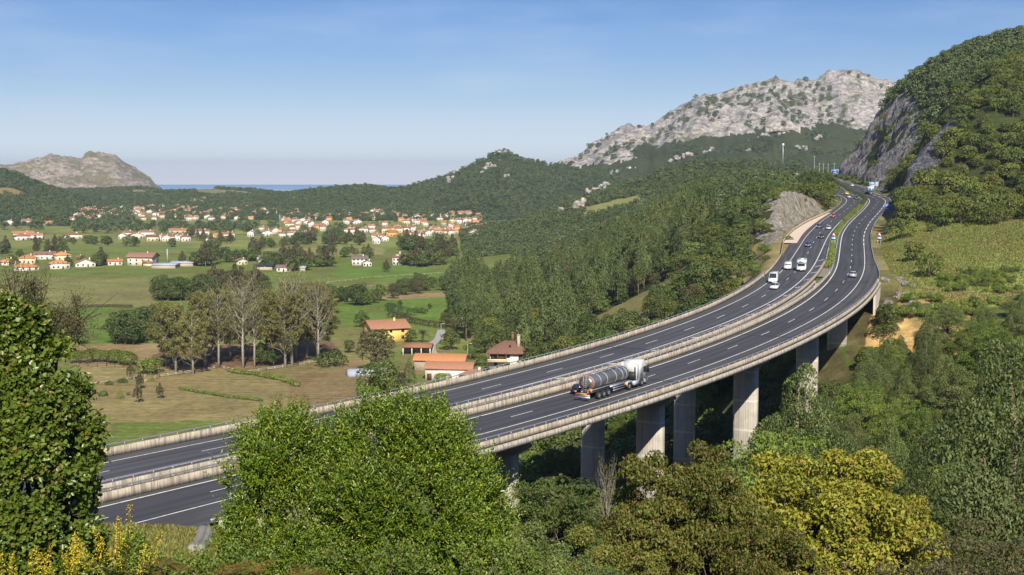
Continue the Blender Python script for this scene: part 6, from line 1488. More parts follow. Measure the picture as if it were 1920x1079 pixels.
    for sg in (-1, 1):
        mb = MB(); y = sg * 1.245; mb.add([(x1 - 1.35, y, 1.95), (x1 - .25, y, 1.95), (x1 - .42, y - sg * .03, 2.85), (x1 - 1.35, y - sg * .03, 2.85)], [(0, 1, 2, 3) if sg < 0 else (3, 2, 1, 0)]); mb.build("side_window", M['glass_d'], cb)
        mb = MB(); mb.box(x1 - .35, x1 - .15, sg * 1.42 - .12, sg * 1.42 + .12, 1.9, 2.9); mb.build("mirror", M['black'], cb)
        mb = MB(); mb.box(x1 - .1, x1 + .03, sg * .95 - .25, sg * .95 + .25, .75, 1.0); mb.build("headlight", M['clear_l'], cb)
        mb = MB(); mb.box(x0 - .7, x0 + .05, sg * 1.2 - .03, sg * 1.2 + .03, 1.2, 3.6); mb.build("side_fairing", P_['white'], cb)
    mb = MB(); mb.add([(x1 - .08, -1.1, 2.0), (x1 - .08, 1.1, 2.0), (x1 - .38, 1.05, 3.0), (x1 - .38, -1.05, 3.0)], [(0, 1, 2, 3)]); mb.build("windscreen", M['glass_d'], cb)
    mb = MB(); mb.box(x0 - .55, x0 - .02, -.9, .9, 1.0, 2.2); mb.build("battery_rack", M['black'], e)
    return e
tanker(130.0, -1.75)
# ---- blue and white lorry far off, seen from the rear
p = RP(655, -2.6, .03); e = empty("box_lorry", tuple(p), RH(655)); tag(e, "large blue and white lorry seen from behind below the overhead sign", "lorry")
mb = MB(); mb.box(-6, 6, -1.25, 1.25, .95, 3.9); bx = mb.build("box_body", P_['white'], e)
mb = MB(); mb.box(-6.05, -6.0, -1.2, 1.2, 1.0, 3.0); mb.build("rear_door", P_['lightblue'], bx)
mb = MB(); mb.box(-5.8, 5.8, -1.28, -1.25, 1.0, 3.2); mb.build("side_panel", P_['blue'], bx)
mb = MB(); mb.box(-6.1, -6.0, -1.2, 1.2, .45, .7); mb.build("bumper", M['steel'], e)
body = MB(); body_prism(body, [(6.2, .5), (6.2, 3.2), (6.6, 3.6), (7.8, 3.4), (8.3, 1.8), (8.3, .5)], 2.4, (9, 0)); body.build("cab", P_['white'], e)
for x in (-4.4, -3.2, 5.2, 7.4):
    for sg in (-1, 1): wheel(e, x, sg * 1.05, .5, .32, sg)
# ------------------------------------------------------------------ signs
M['s_blue'] = simple("sign_blue", (.03, .16, .50), .45, 0, .05); M['s_red'] = simple("sign_red", (.62, .03, .03), .45); M['s_white'] = simple("sign_white", (.82, .82, .80), .45, 0, .03); M['s_black'] = simple("sign_black", (.02, .02, .02), .5)
def post(e, x, h, r=.06, y=0.0): mb = MB(); mb.tube([(x, y, -.6), (x, y, h)], r, 7); return mb.build("post", M['steel'], e)
def triangle(e, z, s=1.0):
    for k, (sc_, mt, dy, nm) in enumerate(((1.0, 's_red', 0, "triangle_plate"), (.74, 's_white', -.03, "triangle_field"))):
        R_ = s * sc_; c = z + s * .5; mb = MB(); mb.prism([(-R_ * .87, c - R_ * .5), (R_ * .87, c - R_ * .5), (0, c + R_)], dy - .04, dy, 'y')
        o = mb.build(nm, M[mt], e if k == 0 else pp); pp = o
    mb = MB(); mb.prism([(-.3 * s, z + s * .2), (.32 * s, z + s * .2), (.28 * s, z + s * .38), (.05 * s, z + s * .42), (-.02 * s, z + s * .6), (-.2 * s, z + s * .6), (-.28 * s, z + s * .38)], -.085, -.065, 'y'); mb.build("pictogram", M['s_black'], pp)
    return pp
def warn(s, o, lab, big=1.15, face=0.0):
    p = RP(s, o, 0); e = empty("warning_sign", tuple(p)); e.location[2] = max(p[2], gz(p[0], p[1])) if o < -6 else p[2]; e.rotation_euler = (0, 0, RH(s) - math.pi / 2 + face); tag(e, lab, "road sign")
    post(e, -.45, 3.3, y=.07); post(e, .45, 3.3, y=.07); triangle(e, 3.75, .8)
    mb = MB(); mb.box(-.64, .64, -.04, 0, 2.65, 3.66); b = mb.build("blue_plate", M['s_blue'], e)
    mb = MB(); mb.box(-.58, .58, -.06, -.045, 2.98, 3.32); mb.build("white_band", M['s_white'], b); return e
warn(377, 5.7, "triangular warning sign over a blue plate standing in the median")
warn(379, -8.2, "triangular warning sign over a blue plate on the grass right of the motorway")
p = RP(628, -10.2, 0); e = empty("warning_sign", tuple(p), RH(628) - math.pi / 2); tag(e, "small plain warning triangle on a post at the foot of the shaded cutting", "road sign"); post(e, 0, 1.5); triangle(e, 1.6, .95)
def board(s, o, w, h, z, lab, rows, face=0.0, posts=2):
    p = RP(s, o, 0); e = empty("direction_sign", tuple(p), RH(s) - math.pi / 2 + face); tag(e, lab, "road sign")
    for k in range(posts): post(e, (-.5 + (k + .5) / posts) * w, z + h * .9, .12, y=.15)
    mb = MB(); mb.box(-w / 2, w / 2, -.08, 0, z, z + h); b = mb.build("board", M['s_blue'], e)
    for (x0, x1, z0, z1, mt) in rows:
        mb = MB(); mb.box(-w / 2 + w * x0, -w / 2 + w * x1, -.11, -.085, z + h * z0, z + h * z1); mb.build("legend_bar", M[mt], b)
    return e
fr = [(0.0, 1.0, 0.0, .03, 's_white'), (0.0, 1.0, .97, 1.0, 's_white'), (0.0, .02, .03, .97, 's_white'), (.98, 1.0, .03, .97, 's_white')]
board(533, -7.4, 3.0, 2.7, 1.0, "blue motorway direction board with a red line of text beside the shaded cutting", fr + [(.08, .9, .66, .69, 's_white'), (.15, .7, .78, .86, 's_white'), (.2, .75, .42, .54, 's_red'), (.2, .78, .22, .30, 's_white')])
board(668, -6.2, 4.8, 2.3, 3.4, "large blue and white overhead board above the blue lorry on the far bend", fr + [(.06, .94, .48, .52, 's_white'), (.1, .5, .6, .74, 's_white'), (.1, .45, .8, .88, 's_white'), (.08, .62, .12, .3, 's_white'), (.68, .9, .56, .86, 's_white'), (.66, .92, .14, .38, 's_white')], posts=2)
board(905, -9.5, 4.8, 3.0, 1.6, "distant blue direction board at the top of the rise by the far cliff", fr + [(.15, .5, .45, .6, 's_red'), (.15, .6, .7, .8, 's_white'), (.2, .7, .2, .3, 's_white')], .1)
board(930, -6.5, 1.2, 1.2, 2.6, "smaller square blue sign left of the distant direction board", [(.2, .8, .4, .6, 's_white')], .2, 1)
p = RP(575, 18.4, 0); e = empty("sign_back", tuple(p), RH(575) + math.pi / 2); tag(e, "grey back of a road sign by the tree covered knoll", "road sign"); post(e, 0, 3.4, .08); mb = MB(); mb.box(-1.1, 1.1, 0, .06, 1.5, 4.6); mb.build("panel", M['sheet'], e)
p = at(1493, 342, 905.0); e = empty("cabinet", (p[0], p[1], gz(p[0], p[1]))); tag(e, "small white cabinet beside the road at the top of the rise", "cabinet"); mb = MB(); mb.box(-.9, .9, -.6, .6, -.5, 2.6); mb.build("box", M['white'], e); mb = MB(); mb.box(-1.05, 1.05, -.75, .75, 2.6, 2.8); mb.build("lid", M['sheet'], e)
for i, (px, D, h, lab) in enumerate([(1526.5, 935, 14, "tall lamp mast, the leftmost and highest of the five at the top of the rise"), (1536, 965, 9, None), (1543.5, 985, 9, None), (1552.5, 1000, 9, None), (1564, 960, 9, None)]):
    p = at(px, 329, D); e = empty("lamp_mast", (p[0], p[1], p[2] - .5)); tag(e, lab or "tall pale lamp mast in the row beyond the top of the rise", "lamp mast", None if lab else "lamp masts beyond the rise")
    mb = MB(); mb.tube([(0, 0, -4), (0, 0, h)], [.15, .10], 6); mb.build("pole", M['sheet'], e); mb = MB(); mb.box(-.6, .6, -.15, .15, h, h + .2); mb.build("lantern", M['white'], e)
p = at(1468, 296, 1300.0); e = empty("radio_mast", (p[0], p[1], p[2])); tag(e, "slim pale radio mast standing out of the far wood", "mast"); mb = MB(); mb.tube([(0, 0, -8), (0, 0, 13.5)], [.5, .4], 8); mb.build("pole", M['sheet'], e); mb = MB(); mb.box(-.9, .9, -.8, .8, 11.6, 14.2); mb.build("antenna_head", M['white'], e)
# poles over the village
for px, py, h in [(525,418,13),(532,421,12),(519,408,11),(779,430,14),(849,440,12),(826,415,12),(720,432,8)]:
    p = hz_at(px, py); mb = MB(); mb.tube([(0, 0, -.5), (0, 0, h)], [.5, .4], 5); o = mb.build("utility_pole", M['w_white'], None, tuple(p)); tag(o, "thin pale pole sticking up among the village houses", "pole", "poles in the village")
M['post_red'] = simple("faded_red_post", (.45, .12, .09), .6)
# marker cones along the gravel bed, hedge in the median
for s in np.arange(395, 532, 4.0):
    p = RP(s, float(np.interp(s, [393, 430, 480, 532], [17.3, 17.0, 16.3, 15.7])), .03); 
    if s == 395: mb = MB(); mb.tube([(0, 0, 0), (0, 0, .6)], [.06, .05], 6); c0 = mb.build("marker_post", M['post_red']); c = c0
    else: c = c0.copy(); COL.objects.link(c)
    c.location = tuple(p); tag(c, "small red marker post along the edge of the pink gravel bed", "marker post", "red marker posts of the gravel bed")
def med_hedge(s0, s1, w, h, n, lab, off=0.0, mt='leaf_shrub'):
    s = np.arange(s0, s1, w * .4); return hedge(None, w, h, n, lab, mt, .32, "median_hedge", pz=RP(s, (a_med(s) + b_med(s)) / 2 + off, 0.0))
med_hedge(318, 372, 1.6, 1.3, 3500, "clipped green hedge in the median beside the slanted road markings", -.3)
med_hedge(382, 470, 1.5, 1.4, 5000, "green hedge in the median behind the median warning sign")
med_hedge(478, 560, 1.9, 1.8, 5000, "taller dense hedge in the median before the far bend", .1)
med_hedge(560, 900, 1.7, 1.8, 15000, "long dark hedge following the median round the far bend", .3, 'leaf_oak')
# ------------------------------------------------------------------ trees of the near ravine and the right bank
def stand(key, px, D, topy, label, cat="tree", group=None, wide=1.0, H0=None):
    """a tree whose top reaches photo row topy at distance D"""
    p = at(px, topy, D); z = gz(p[0], p[1]); H = p[2] - z; base = PROTO[key][0][2]
    return plant(key, p[0], p[1], z, max(.35, H / base), label, cat, group, wide=wide)
GB = ("grey green tree on the wooded bank right of the viaduct", "trees on the bank right of the viaduct")
g = np.random.default_rng(88)
def bank():
    def ok(x, y):
        s, o, z = road_so(x, y); px = CX + FPX * x / y
        lo = np.interp(y, [85, 120, 170, 230, 300], [1500, 1480, 1470, 1540, 1690])
        clear = (o < -15) | (s < 20)
        return (px > lo) & (px < 2080) & clear & (y < np.interp(px, [1500, 1600, 1700, 1800, 1920, 2080], [225, 250, 268, 282, 292, 300]))
    pts = scatter(4000, 20, 130, 92, 300, 6.6, ok, 25); h, _ = land(pts[:, 0], pts[:, 1])
    for (x, y), z in zip(pts, h):
        px = CX + FPX * x / y; top = np.interp(px, [1450, 1500, 1600, 1700, 1800, 1920, 2100], [760, 700, 655, 600, 590, 575, 560]) + g.normal() * 12
        zt = (HZ - top) / FPX * y; H = min(max(5.5, g.uniform(10, 17)), max(4.5, zt - z) if y > 150 else 14)
        k = ['grey1', 'grey2', 'grey3', 'grey4', 'grey2'][g.integers(5)]; base = PROTO[k][0][2]
        plant(k, x, y, z, H / base, GB[0], "tree", GB[1], wide=1.0 if H > 9 else 1.5)
bank()
# trees in the ravine seen between and behind the piers
GR = ("bright green tree growing in the ravine under or behind the viaduct", "trees in the ravine beneath the viaduct")
def ravine():
    def ok(x, y):
        s, o, z = road_so(x, y); px = CX + FPX * x / y
        return (((o > 24) & (o < 75)) | ((o < -14) & (o > -40) & (px < 1300)) | ((o < -12.5) & (o > -30) & (s > 215) & (px < 1660)) | ((o > 8) & (o < 20))) & (s > 104) & (s < 285) & (px > 760) & (px < 1600) & (y > 120)
    pts = scatter(3000, -60, 80, 120, 340, 8.0, ok, 26); h, _ = land(pts[:, 0], pts[:, 1]); s, o, z = road_so(pts[:, 0], pts[:, 1])
    for i, (x, y) in enumerate(pts):
        inn = -13 < o[i] < 24; H = g.uniform(6, 9) if inn else min(g.uniform(9, 15), z[i] + 1.0 - h[i] if o[i] > 0 else 8 + 4 * g.random())
        k = ['oak1', 'oak2', 'grey4', 'oak3'][g.integers(4)]; plant(k, x, y, h[i], max(.4, H / PROTO[k][0][2]), GR[0], "tree", GR[1], wide=1.2)
ravine()
for px, D, top, k, w, lab in [(1500, 150, 690, 'grey2', 1.0, "slender pale eucalyptus standing in front of the second pier from the right"), (1545, 175, 745, 'grey3', 1.0, "yellowish green tree at the foot of the rightmost tall pier"), (1470, 120, 800, 'grey4', 1.2, "dark leafy tree at the left end of the right bank wood"), (1890, 105, 640, 'grey3', 1.1, "fresh green tree far out on the bank, highest in front of the lower pasture")]:
    stand(k, px, D, top, lab, wide=w)
# ---- large single trees in front of the viaduct
proto('t_yel', "yellow_tree", 'loose', 15, 5.2, 90000, 0.19, M['leaf_yel'], M['bark_pale'], 201)
proto('t_olive', "walnut_tree", 'loose', 15, 4.6, 90000, 0.17, M['leaf_olive'], M['bark'], 202)
proto('t_dark', "dark_green_tree", 'loose', 14, 3.6, 60000, 0.14, M['leaf_oak'], M['bark'], 203)
proto('t_willow', "willow_bush", 'loose', 9, 3.2, 60000, 0.10, M['leaf_grey'], M['bark'], 204)
proto('t_tw', "twiggy_tree", 'loose', 14, 5.0, 34000, 0.15, M['leaf_brown'], M['bark'], 205)
stand('t_yel', 1555, 72, 832, "large golden yellow autumn tree at the lower right", wide=1.12)
stand('t_olive', 1292, 52, 806, "tall walnut like tree with olive and brown leaves in front of the middle piers", wide=.85)
stand('t_olive', 1400, 55, 935, "second olive brown tree, right neighbour of the tall walnut like one", wide=1.0)
stand('t_olive', 1180, 50, 962, "lower olive brown tree, left neighbour of the tall walnut like one", wide=1.0)
stand('t_yel', 1650, 74, 905, "smaller yellowing tree just right of the large golden one", wide=.8)
stand('t_dark', 1452, 88, 905, "dark green tree in the gap between the olive brown and the golden tree", wide=1.1)
stand('t_dark', 1740, 82, 930, "deep green tree right of the yellowing ones, above the corner", wide=1.3)
stand('t_dark', 1025, 62, 882, "rounded dark green tree right beside the laurel bush", wide=1.15)
stand('t_dark', 1085, 66, 930, "smaller dark green tree behind the rounded one, toward the piers", wide=1.1)
stand('t_willow', 900, 30, 968, "grey green bush low in front of the laurel, at its right foot", wide=1.25)
stand('t_willow', 1040, 33, 1020, "fine leaved bush at the bottom edge below the dark green tree", wide=1.2)
stand('t_tw', 1850, 60, 965, "dull olive tree with many grey twigs in the lower right corner", wide=1.2)
stand('bare1', 1138, 120, 900, "little bare brown tree in front of the left shaded pier", wide=.35)
gq = np.random.default_rng(71)
for i in range(26):
    s = gq.uniform(205, 272); p = RP(s, -gq.uniform(10.2, 15)); plant(['bush1', 'bush2'][i % 2], p[0], p[1], gz(p[0], p[1]), gq.uniform(.8, 1.5), "dark shrub on the bank at the very edge of the viaduct's far end", "shrub", "shrubs beside the far piers")
# pasture details
for px, py, D, k, h, lab in [(1745, 452, 420, 'holm1', .42, "small round tree alone on the upper left of the pasture"), (1813, 442, 420, 'holm2', .22, "tiny tree in the middle of the upper pasture"), (1712, 512, 358, 'holm1', .85, "dark round tree at the pasture's left edge beside the motorway"), (1745, 545, 330, 'holm2', .85, "darker round tree below and right of its neighbour at the pasture edge"), (1690, 470, 415, 'holm3', 1.1, "dense dark tree against the shaded cutting by the right warning sign"), (1695, 440, 440, 'holm1', 1.2, "tall dark tree just above the one by the right warning sign"), (1700, 415, 450, 'holm2', 1.2, "upper dark tree of the three stacked along the cutting's foot")]:
    p = at(px, py, D); plant(k, p[0], p[1], gz(p[0], p[1]), h, lab)
g = np.random.default_rng(99)
for i in range(60):
    px = 1760 + 150 * g.random(); py = 505 + 45 * g.random(); p = on_ground(px, py, 240, 460)
    if p is None: continue
    plant('bush1' if g.random() < .6 else 'bush2', p[0], p[1], p[2], g.uniform(.35, .7), "low bracken like shrub in the band across the lower pasture", "shrub", "shrubs across the lower pasture")
for i in range(46):
    px = 1668 + 260 * g.random(); py = 560 + 45 * g.random(); p = on_ground(px, py, 240, 400)
    if p is None: continue
    plant('bush1', p[0], p[1], p[2], g.uniform(.4, .9), "shrub on the rough ground between pasture and bank wood", "shrub", "shrubs on the rough ground below the pasture")
# verge bushes left of the inbound carriageway
for s, o, h, k in [(300, 27, 1.0, 'bush1'), (312, 24.5, .8, 'bush2'), (322, 30, 1.2, 'bush1'), (338, 27, 1.0, 'bush1'), (350, 25, .8, 'bush2'), (362, 30, 1.1, 'bush2'), (375, 27, 1.1, 'bush1'), (388, 33, 1.3, 'bush2'), (330, 36, 1.3, 'bush1'), (305, 34, 1.3, 'bush2'), (292, 31, 1.3, 'bush1'), (345, 33, 1.1, 'bush1')]:
    p = RP(s, o); plant(k, p[0], p[1], gz(p[0], p[1]), h, "green bush on the dry bank beside the inbound carriageway", "bush", "bushes on the dry bank left of the motorway")
for s, o, h in [(556, 19.5, .9), (566, 20.5, 1.0), (578, 22, 1.0), (590, 22.5, 1.1), (604, 23, 1.0), (618, 24, 1.1), (634, 23, 1.0), (650, 22, 1.0), (668, 21.5, .9), (688, 21, .9), (705, 21, .9), (560, 26, 1.1), (580, 28, 1.1), (600, 29, 1.2), (622, 30, 1.1), (645, 29, 1.1), (672, 28, 1.0), (700, 28, 1.0), (725, 21, .9), (745, 21, .8)]:
    p = RP(s, o); plant(['oak1', 'oak3', 'holm2'][int(s) % 3], p[0], p[1], gz(p[0], p[1]), h, "dense tree on the knoll inside the far bend", "tree", "trees on the knoll inside the far bend")
# loose rocks by the far abutment
M['rockm'] = M['outcrop']; g = np.random.default_rng(12)
for i in range(26):
    s = V1 + g.uniform(-12, 14); o = float(a_out(s)) - g.uniform(1.2, 9); p = RP(s, o); r = g.uniform(.4, 1.2); z = gz(p[0], p[1])
    d = unit(np.random.default_rng(i).normal(size=(14, 3))) * r * np.array([1.2, 1, .7]); bm_ = __import__('bmesh').new()
    for v in d: bm_.verts.new(v)
    __import__('bmesh').ops.convex_hull(bm_, input=bm_.verts); me = bpy.data.meshes.new("boulder"); bm_.to_mesh(me); bm_.free(); me.materials.append(M['outcrop'])
    if 1: tag(obj("boulder", me, None, (p[0], p[1], z + r * .2)), "grey boulder in the rubble beside the far abutment's pale wing wall", "rock", "boulders beside the far abutment")

# ------------------------------------------------------------------ foreground shrubs, leaf by leaf
def shoots_on(C, R, n, ln, g, upb=0.7, keep=.9, tilt=.5, gap=.3):
    C = np.asarray(C, float); R = np.asarray(R, float); k = g.choice(len(C), n * 2, p=R ** 2 / (R ** 2).sum()); d = rdir(len(k), g); d[:, 1] = np.where(d[:, 1] > .5, -d[:, 1], d[:, 1])
    P = C[k] + d * R[k][:, None] * (1 - .25 * g.random(len(k))[:, None]); dist = np.linalg.norm(P[:, None] - C[None], axis=2) / R[None]; dist[np.arange(len(k)), k] = 9
    ok = dist.min(1) > keep * .86; P, d = P[ok], d[ok]; q = fbm(P[:, 0] * 3.1 + P[:, 1] * 1.3, P[:, 2] * 2.6, 3, 5); q = q > np.quantile(q, gap) + g.normal(size=len(q)) * .03; P, d = P[q][:n], d[q][:n]; D = unit(d * tilt + np.array([0, 0, upb]) + rdir(len(P), g) * .35); return P, D, ln * g.uniform(.5, 1.3, len(P))
def leafy_shoots(P, D, L, per, ll, lw, g, spread=.75, six=True):
    a = []; n = len(P); pt = np.clip((fbm(P[:, 0] * 1.7, P[:, 2] * 1.9, 3, 9) - .35) * 3, 0, 1); s1 = unit(np.cross(D, rdir(n, g))); s2 = np.cross(D, s1)
    for j in range(per):
        f = (j + g.random(n)) / per; th = j * 2.4 + g.random(n) * .8; side = s1 * np.cos(th)[:, None] + s2 * np.sin(th)[:, None]
        B = P + D * (L * f)[:, None]; LD = unit(side * spread + D * .7 + rdir(n, g) * .25); N = unit(D * .6 - side * .3 + rdir(n, g) * .85 + np.array([0, 0, .5]))
        sz = g.uniform(.7, 1.25, n) * (1.1 - .35 * f); a.append(cards(B, LD, N, ll * sz, lw * sz, g, .10, lv=g.random(n) * .45 + .3 * f + .35 * pt, six=six))
    return a
def pxc(L, D): return np.array([at(x, y, D + dd) for x, y, r, dd in L]), np.array([r / FPX * (D + dd) for x, y, r, dd in L])
def shrub(name, L, D, n, ln, per, ll, lw, mt, label, seed, upb=.7, cat="shrub", tilt=.5, fill=None, twigs=True, gap=.3, spray=0):
    g = np.random.default_rng(seed); C, R = pxc(L, D); base = np.array([C[:, 0].mean(), C[:, 1].mean() + .3, 0]); base[2] = gz(base[0], base[1])
    P, Dr, Ln = shoots_on(C, R, n, ln, g, upb, tilt=tilt, gap=gap)
    e = empty(name, tuple(base)); tag(e, label, cat); a = leafy_shoots(P - base, Dr, Ln, per, ll, lw, g)
    if spray:
        k = g.choice(len(C), spray); d = rdir(spray, g) * .6; d[:, 2] = .85; P3 = C[k] + unit(d) * R[k][:, None] * .8; D3 = unit(rdir(spray, g) * .16 + np.array([0, 0, 1.])); L3 = ln * g.uniform(.9, 1.55, spray)
        a += leafy_shoots(P3 - base, D3, L3, 26, ll, lw, g, spread=.6)
    if fill:
        P2, D2, L2 = shoots_on(C, R * .8, fill, ln, g, upb, .5); a += leafy_shoots(P2 - base, D2, L2, 5, ll * 1.2, lw * 1.2, g, six=False)
    obj("foliage", leafmesh("foliage", joinv(*a), M[mt]), e)
    mb = MB()
    for c, r in zip(C, R):
        c = c - base; mid = c * np.array([.5, .5, .45]) + g.normal(size=3) * .1; mb.tube([(g.normal() * .15, g.normal() * .15, -.2), mid, c] if twigs else [c - [.05, 0, .25], c], [.05, .035, .012] if twigs else [.012, .006], 5); mid = mid if twigs else c - [0, 0, .3]
        for q in range(7):
            t_ = c + rdir(1, g)[0] * r * .85; mb.tube([c * .7 + mid * .3, (c + t_) / 2 + g.normal(size=3) * .03, t_], [.014, .009, .004], 4)
    for p_, d_, l_ in list(zip(P - base, Dr, Ln))[::4]: mb.tube([p_ - d_ * .05, p_ + d_ * l_ * .95], [.005, .002], 3, cap=False)
    mb.build("stem", M['bark'], e); return e
BAY = [(515,880,62,0),(492,945,56,0),(480,1000,46,.2),(462,905,34,.1),(548,860,55,.2),(600,905,62,.4),(500,1040,70,-.3),(595,985,85,-.2),(668,872,62,.1),(725,850,68,0),(785,850,66,0),(838,882,60,.1),(872,935,55,.2),(900,1000,48,.3),(700,960,95,-.5),(795,970,95,-.4),(865,1045,66,-.2),(720,1060,95,-.5),(600,1075,85,-.5),(525,832,28,.3),(500,850,32,.3),(560,835,26,.25),(700,825,34,.2),(745,818,36,.2),(790,822,32,.2),(822,830,32,.2),(492,1060,50,0),(640,850,30,.3)]
shrub("laurel_bush", BAY, 19.0, 8200, .44, 17, .066, .025, 'leaf_bay', "big glossy green laurel bush in the middle of the foreground, full of upright shoots", 301, fill=5200, gap=.2, spray=230)
IVY = [(-10,600,36,0),(58,612,20,.1),(96,668,22,.2),(170,818,24,.2),(182,900,18,.2),(140,730,18,.3),(-30,690,80,0),(40,665,30,.1),(15,740,72,-.1),(75,720,26,.2),(62,790,66,-.2),(112,768,24,.3),(118,815,40,.2),(20,860,95,-.4),(96,880,66,-.2),(150,860,24,.2),(50,960,95,-.5),(135,930,30,.1),(115,1000,46,-.3),(0,1060,95,-.6),(80,1070,66,-.6),(165,1010,20,.1),(20,600,20,.2)]
shrub("ivy_bush", IVY, 15.0, 8200, .17, 7, .075, .055, 'leaf_ivy', "tall ivy covered bush filling the left edge of the foreground", 302, upb=.25, tilt=1.0, fill=4500)
BR = [(300,1095,45,0),(380,1090,50,0),(460,1095,60,-.2),(540,1100,60,-.2),(640,1095,65,0),(740,1100,70,0),(850,1095,70,.2),(940,1090,70,.4),(1000,1100,60,.5)]
shrub("bramble", BR, 16.0, 2400, .2, 8, .05, .03, 'leaf_shrub', "low bramble thicket along the bottom edge in front of the laurel bush", 303, upb=.5, fill=1200)
BR2 = [(210,1075,50,0),(270,1088,40,.2),(240,1040,30,.3)]
shrub("leafy_weed", BR2, 15.5, 1200, .2, 8, .05, .022, 'leaf_shrub', "tangle of leafy weeds between the ivy bush and the drain channel", 304, upb=.9, fill=500)
TH = [(30,560,34,0),(70,575,32,.2),(105,600,34,.3),(120,640,30,.2),(80,625,38,0),(150,600,18,.3),(60,530,16,.2)]
shrub("thorn_bush", TH, 17.0, 700, .4, 12, .026, .016, 'leaf_brown', "twiggy thorn bush with small brownish leaves rising behind the ivy bush", 305, upb=.5, tilt=1.1, twigs=False)
# goldenrod like plants with yellow flower spikes
def flower(px, top, D, h, seed, lab, grp=None):
    g = np.random.default_rng(seed); p = at(px, top, D); b = p - np.array([0, 0, h]); e = empty("yellow_wildflower", tuple(b)); tag(e, lab, "wildflower", grp)
    lean = g.normal(size=2) * .12; q = np.linspace(0, 1, 8); S = np.stack([lean[0] * q ** 2, lean[1] * q ** 2, h * q], 1); mb = MB(); mb.tube(S, np.linspace(.008, .003, 8), 4); mb.build("stem", M['leaf_shrub'], e)
    n = 90; f = g.random(n) * .6; B = np.stack([np.interp(f, q, S[:, i]) for i in range(3)], 1); th = g.uniform(0, 6.28, n); d = np.stack([np.cos(th), np.sin(th), .5 + 0 * th], 1)
    obj("leaf_cluster", leafmesh("leaf_cluster", cards(B, d, np.tile([[0, 0, 1.]], (n, 1)), .09, .022, g), M['leaf_shrub']), e)
    n = 150; f = .55 + .47 * g.random(n); B = np.stack([np.interp(f, q, S[:, i]) for i in range(3)], 1); w = .035 * (1.15 - f) / .6 + .012; B = B + rdir(n, g) * w[:, None] * 1.3
    obj("flower_spike", leafmesh("flower_spike", cards(B, rdir(n, g), rdir(n, g), .015, .014, g), M['petal']), e)
flower(232, 950, 13.0, .95, 1, "tallest yellow flower spike, standing clear above the berm")
flower(222, 968, 13.2, .9, 2, "yellow flower spike just left of the tallest one")
FG = "yellow flowered spike in the patch at the foot of the ivy bush"
for i, (px, top) in enumerate([(205,985),(212,1010),(225,1020),(120,1000),(135,1012),(105,1020),(150,1005),(165,1018),(90,1030),(60,1045),(20,1048),(75,1035),(180,1000),(190,1030),(270,998),(262,1020),(30,1060),(115,1035),(145,1040),(8,1040)]):
    flower(px, top, 12.6 + (i % 4) * .2, .8, 10 + i, FG, "yellow flower spikes below the ivy bush")
# bracken fronds
def bracken(px, py, D, r, n, seed, lab, grp=None):
    g = np.random.default_rng(seed); p = at(px, py, D); e = empty("bracken", tuple(p)); tag(e, lab, "fern", grp); a = []
    for k in range(n):
        th = g.uniform(0, 6.28); q = np.linspace(.05, 1, 16); L = r * g.uniform(.7, 1.1); C = np.stack([np.cos(th) * L * q, np.sin(th) * L * q, L * (.9 * q - .75 * q ** 2)], 1); T = unit(np.gradient(C, axis=0))
        for sg in (-1, 1):
            S = unit(np.cross(T, [0, 0, 1.])) * sg; a.append(cards(C, S + T * .5, np.tile([[0, 0, 1.]], (16, 1)), L * .36 * (1.05 - q), L * .055, g, lv=np.full(16, g.random())))
    obj("frond_cluster", leafmesh("frond_cluster", joinv(*a), M['fern']), e)
    mb = MB(); mb.tube([(0, 0, -.5), (0, 0, .05)], .01, 4); mb.build("stalk", M['bark'], e)
for i, (px, py, r) in enumerate([(430,1082,.36),(480,1078,.38),(570,1086,.34),(300,1066,.26),(335,1075,.26),(285,1080,.26)]):
    bracken(px, py, 15.0, r, 11, 400 + i, "arching bracken fern turning orange along the bottom edge", "bracken ferns along the bottom edge")
# grass tufts on the berm: a mass
g = np.random.default_rng(7); n = 26000; x = g.uniform(-46, -16, n); y = g.uniform(72, 112, n); s_, o_, z_ = road_so(x, y); k = (o_ < a_out(s_) - 2.2); x, y = x[k], y[k]; h, _ = land(x, y)
P = np.stack([x, y, h], 1); D = unit(rdir(len(x), g) * .6 + np.array([0, 0, 1.]))
ob = obj("berm_grass", leafmesh("berm_grass", cards(P, D, rdir(len(x), g), .45, .10, g), leaf_mat("dry_grass", (.15, .15, .035), (.30, .27, .08), None, vary=.1))); tag(ob, "dry yellowish grass covering the berm beside the road", kind="stuff")
g = np.random.default_rng(8); n = 60000; x = g.uniform(100, 200, n); y = g.uniform(300, 440, n); s_, o_, z_ = road_so(x, y); px_ = CX + FPX * x / y; k = (o_ < a_out(s_) - 3) & (px_ < 1960); x, y = x[k], y[k]; h, _ = land(x, y)
P = np.stack([x, y, h], 1); D = unit(rdir(len(x), g) * .6 + np.array([0, 0, 1.]))
ob = obj("pasture_grass", leafmesh("pasture_grass", cards(P, D, rdir(len(x), g), .5, .30, g), leaf_mat("pasture_tufts", (.13, .165, .03), (.25, .265, .06), (.30, .24, .11), .15, vary=.1))); tag(ob, "rough grass tufts of the pasture right of the motorway", kind="stuff")

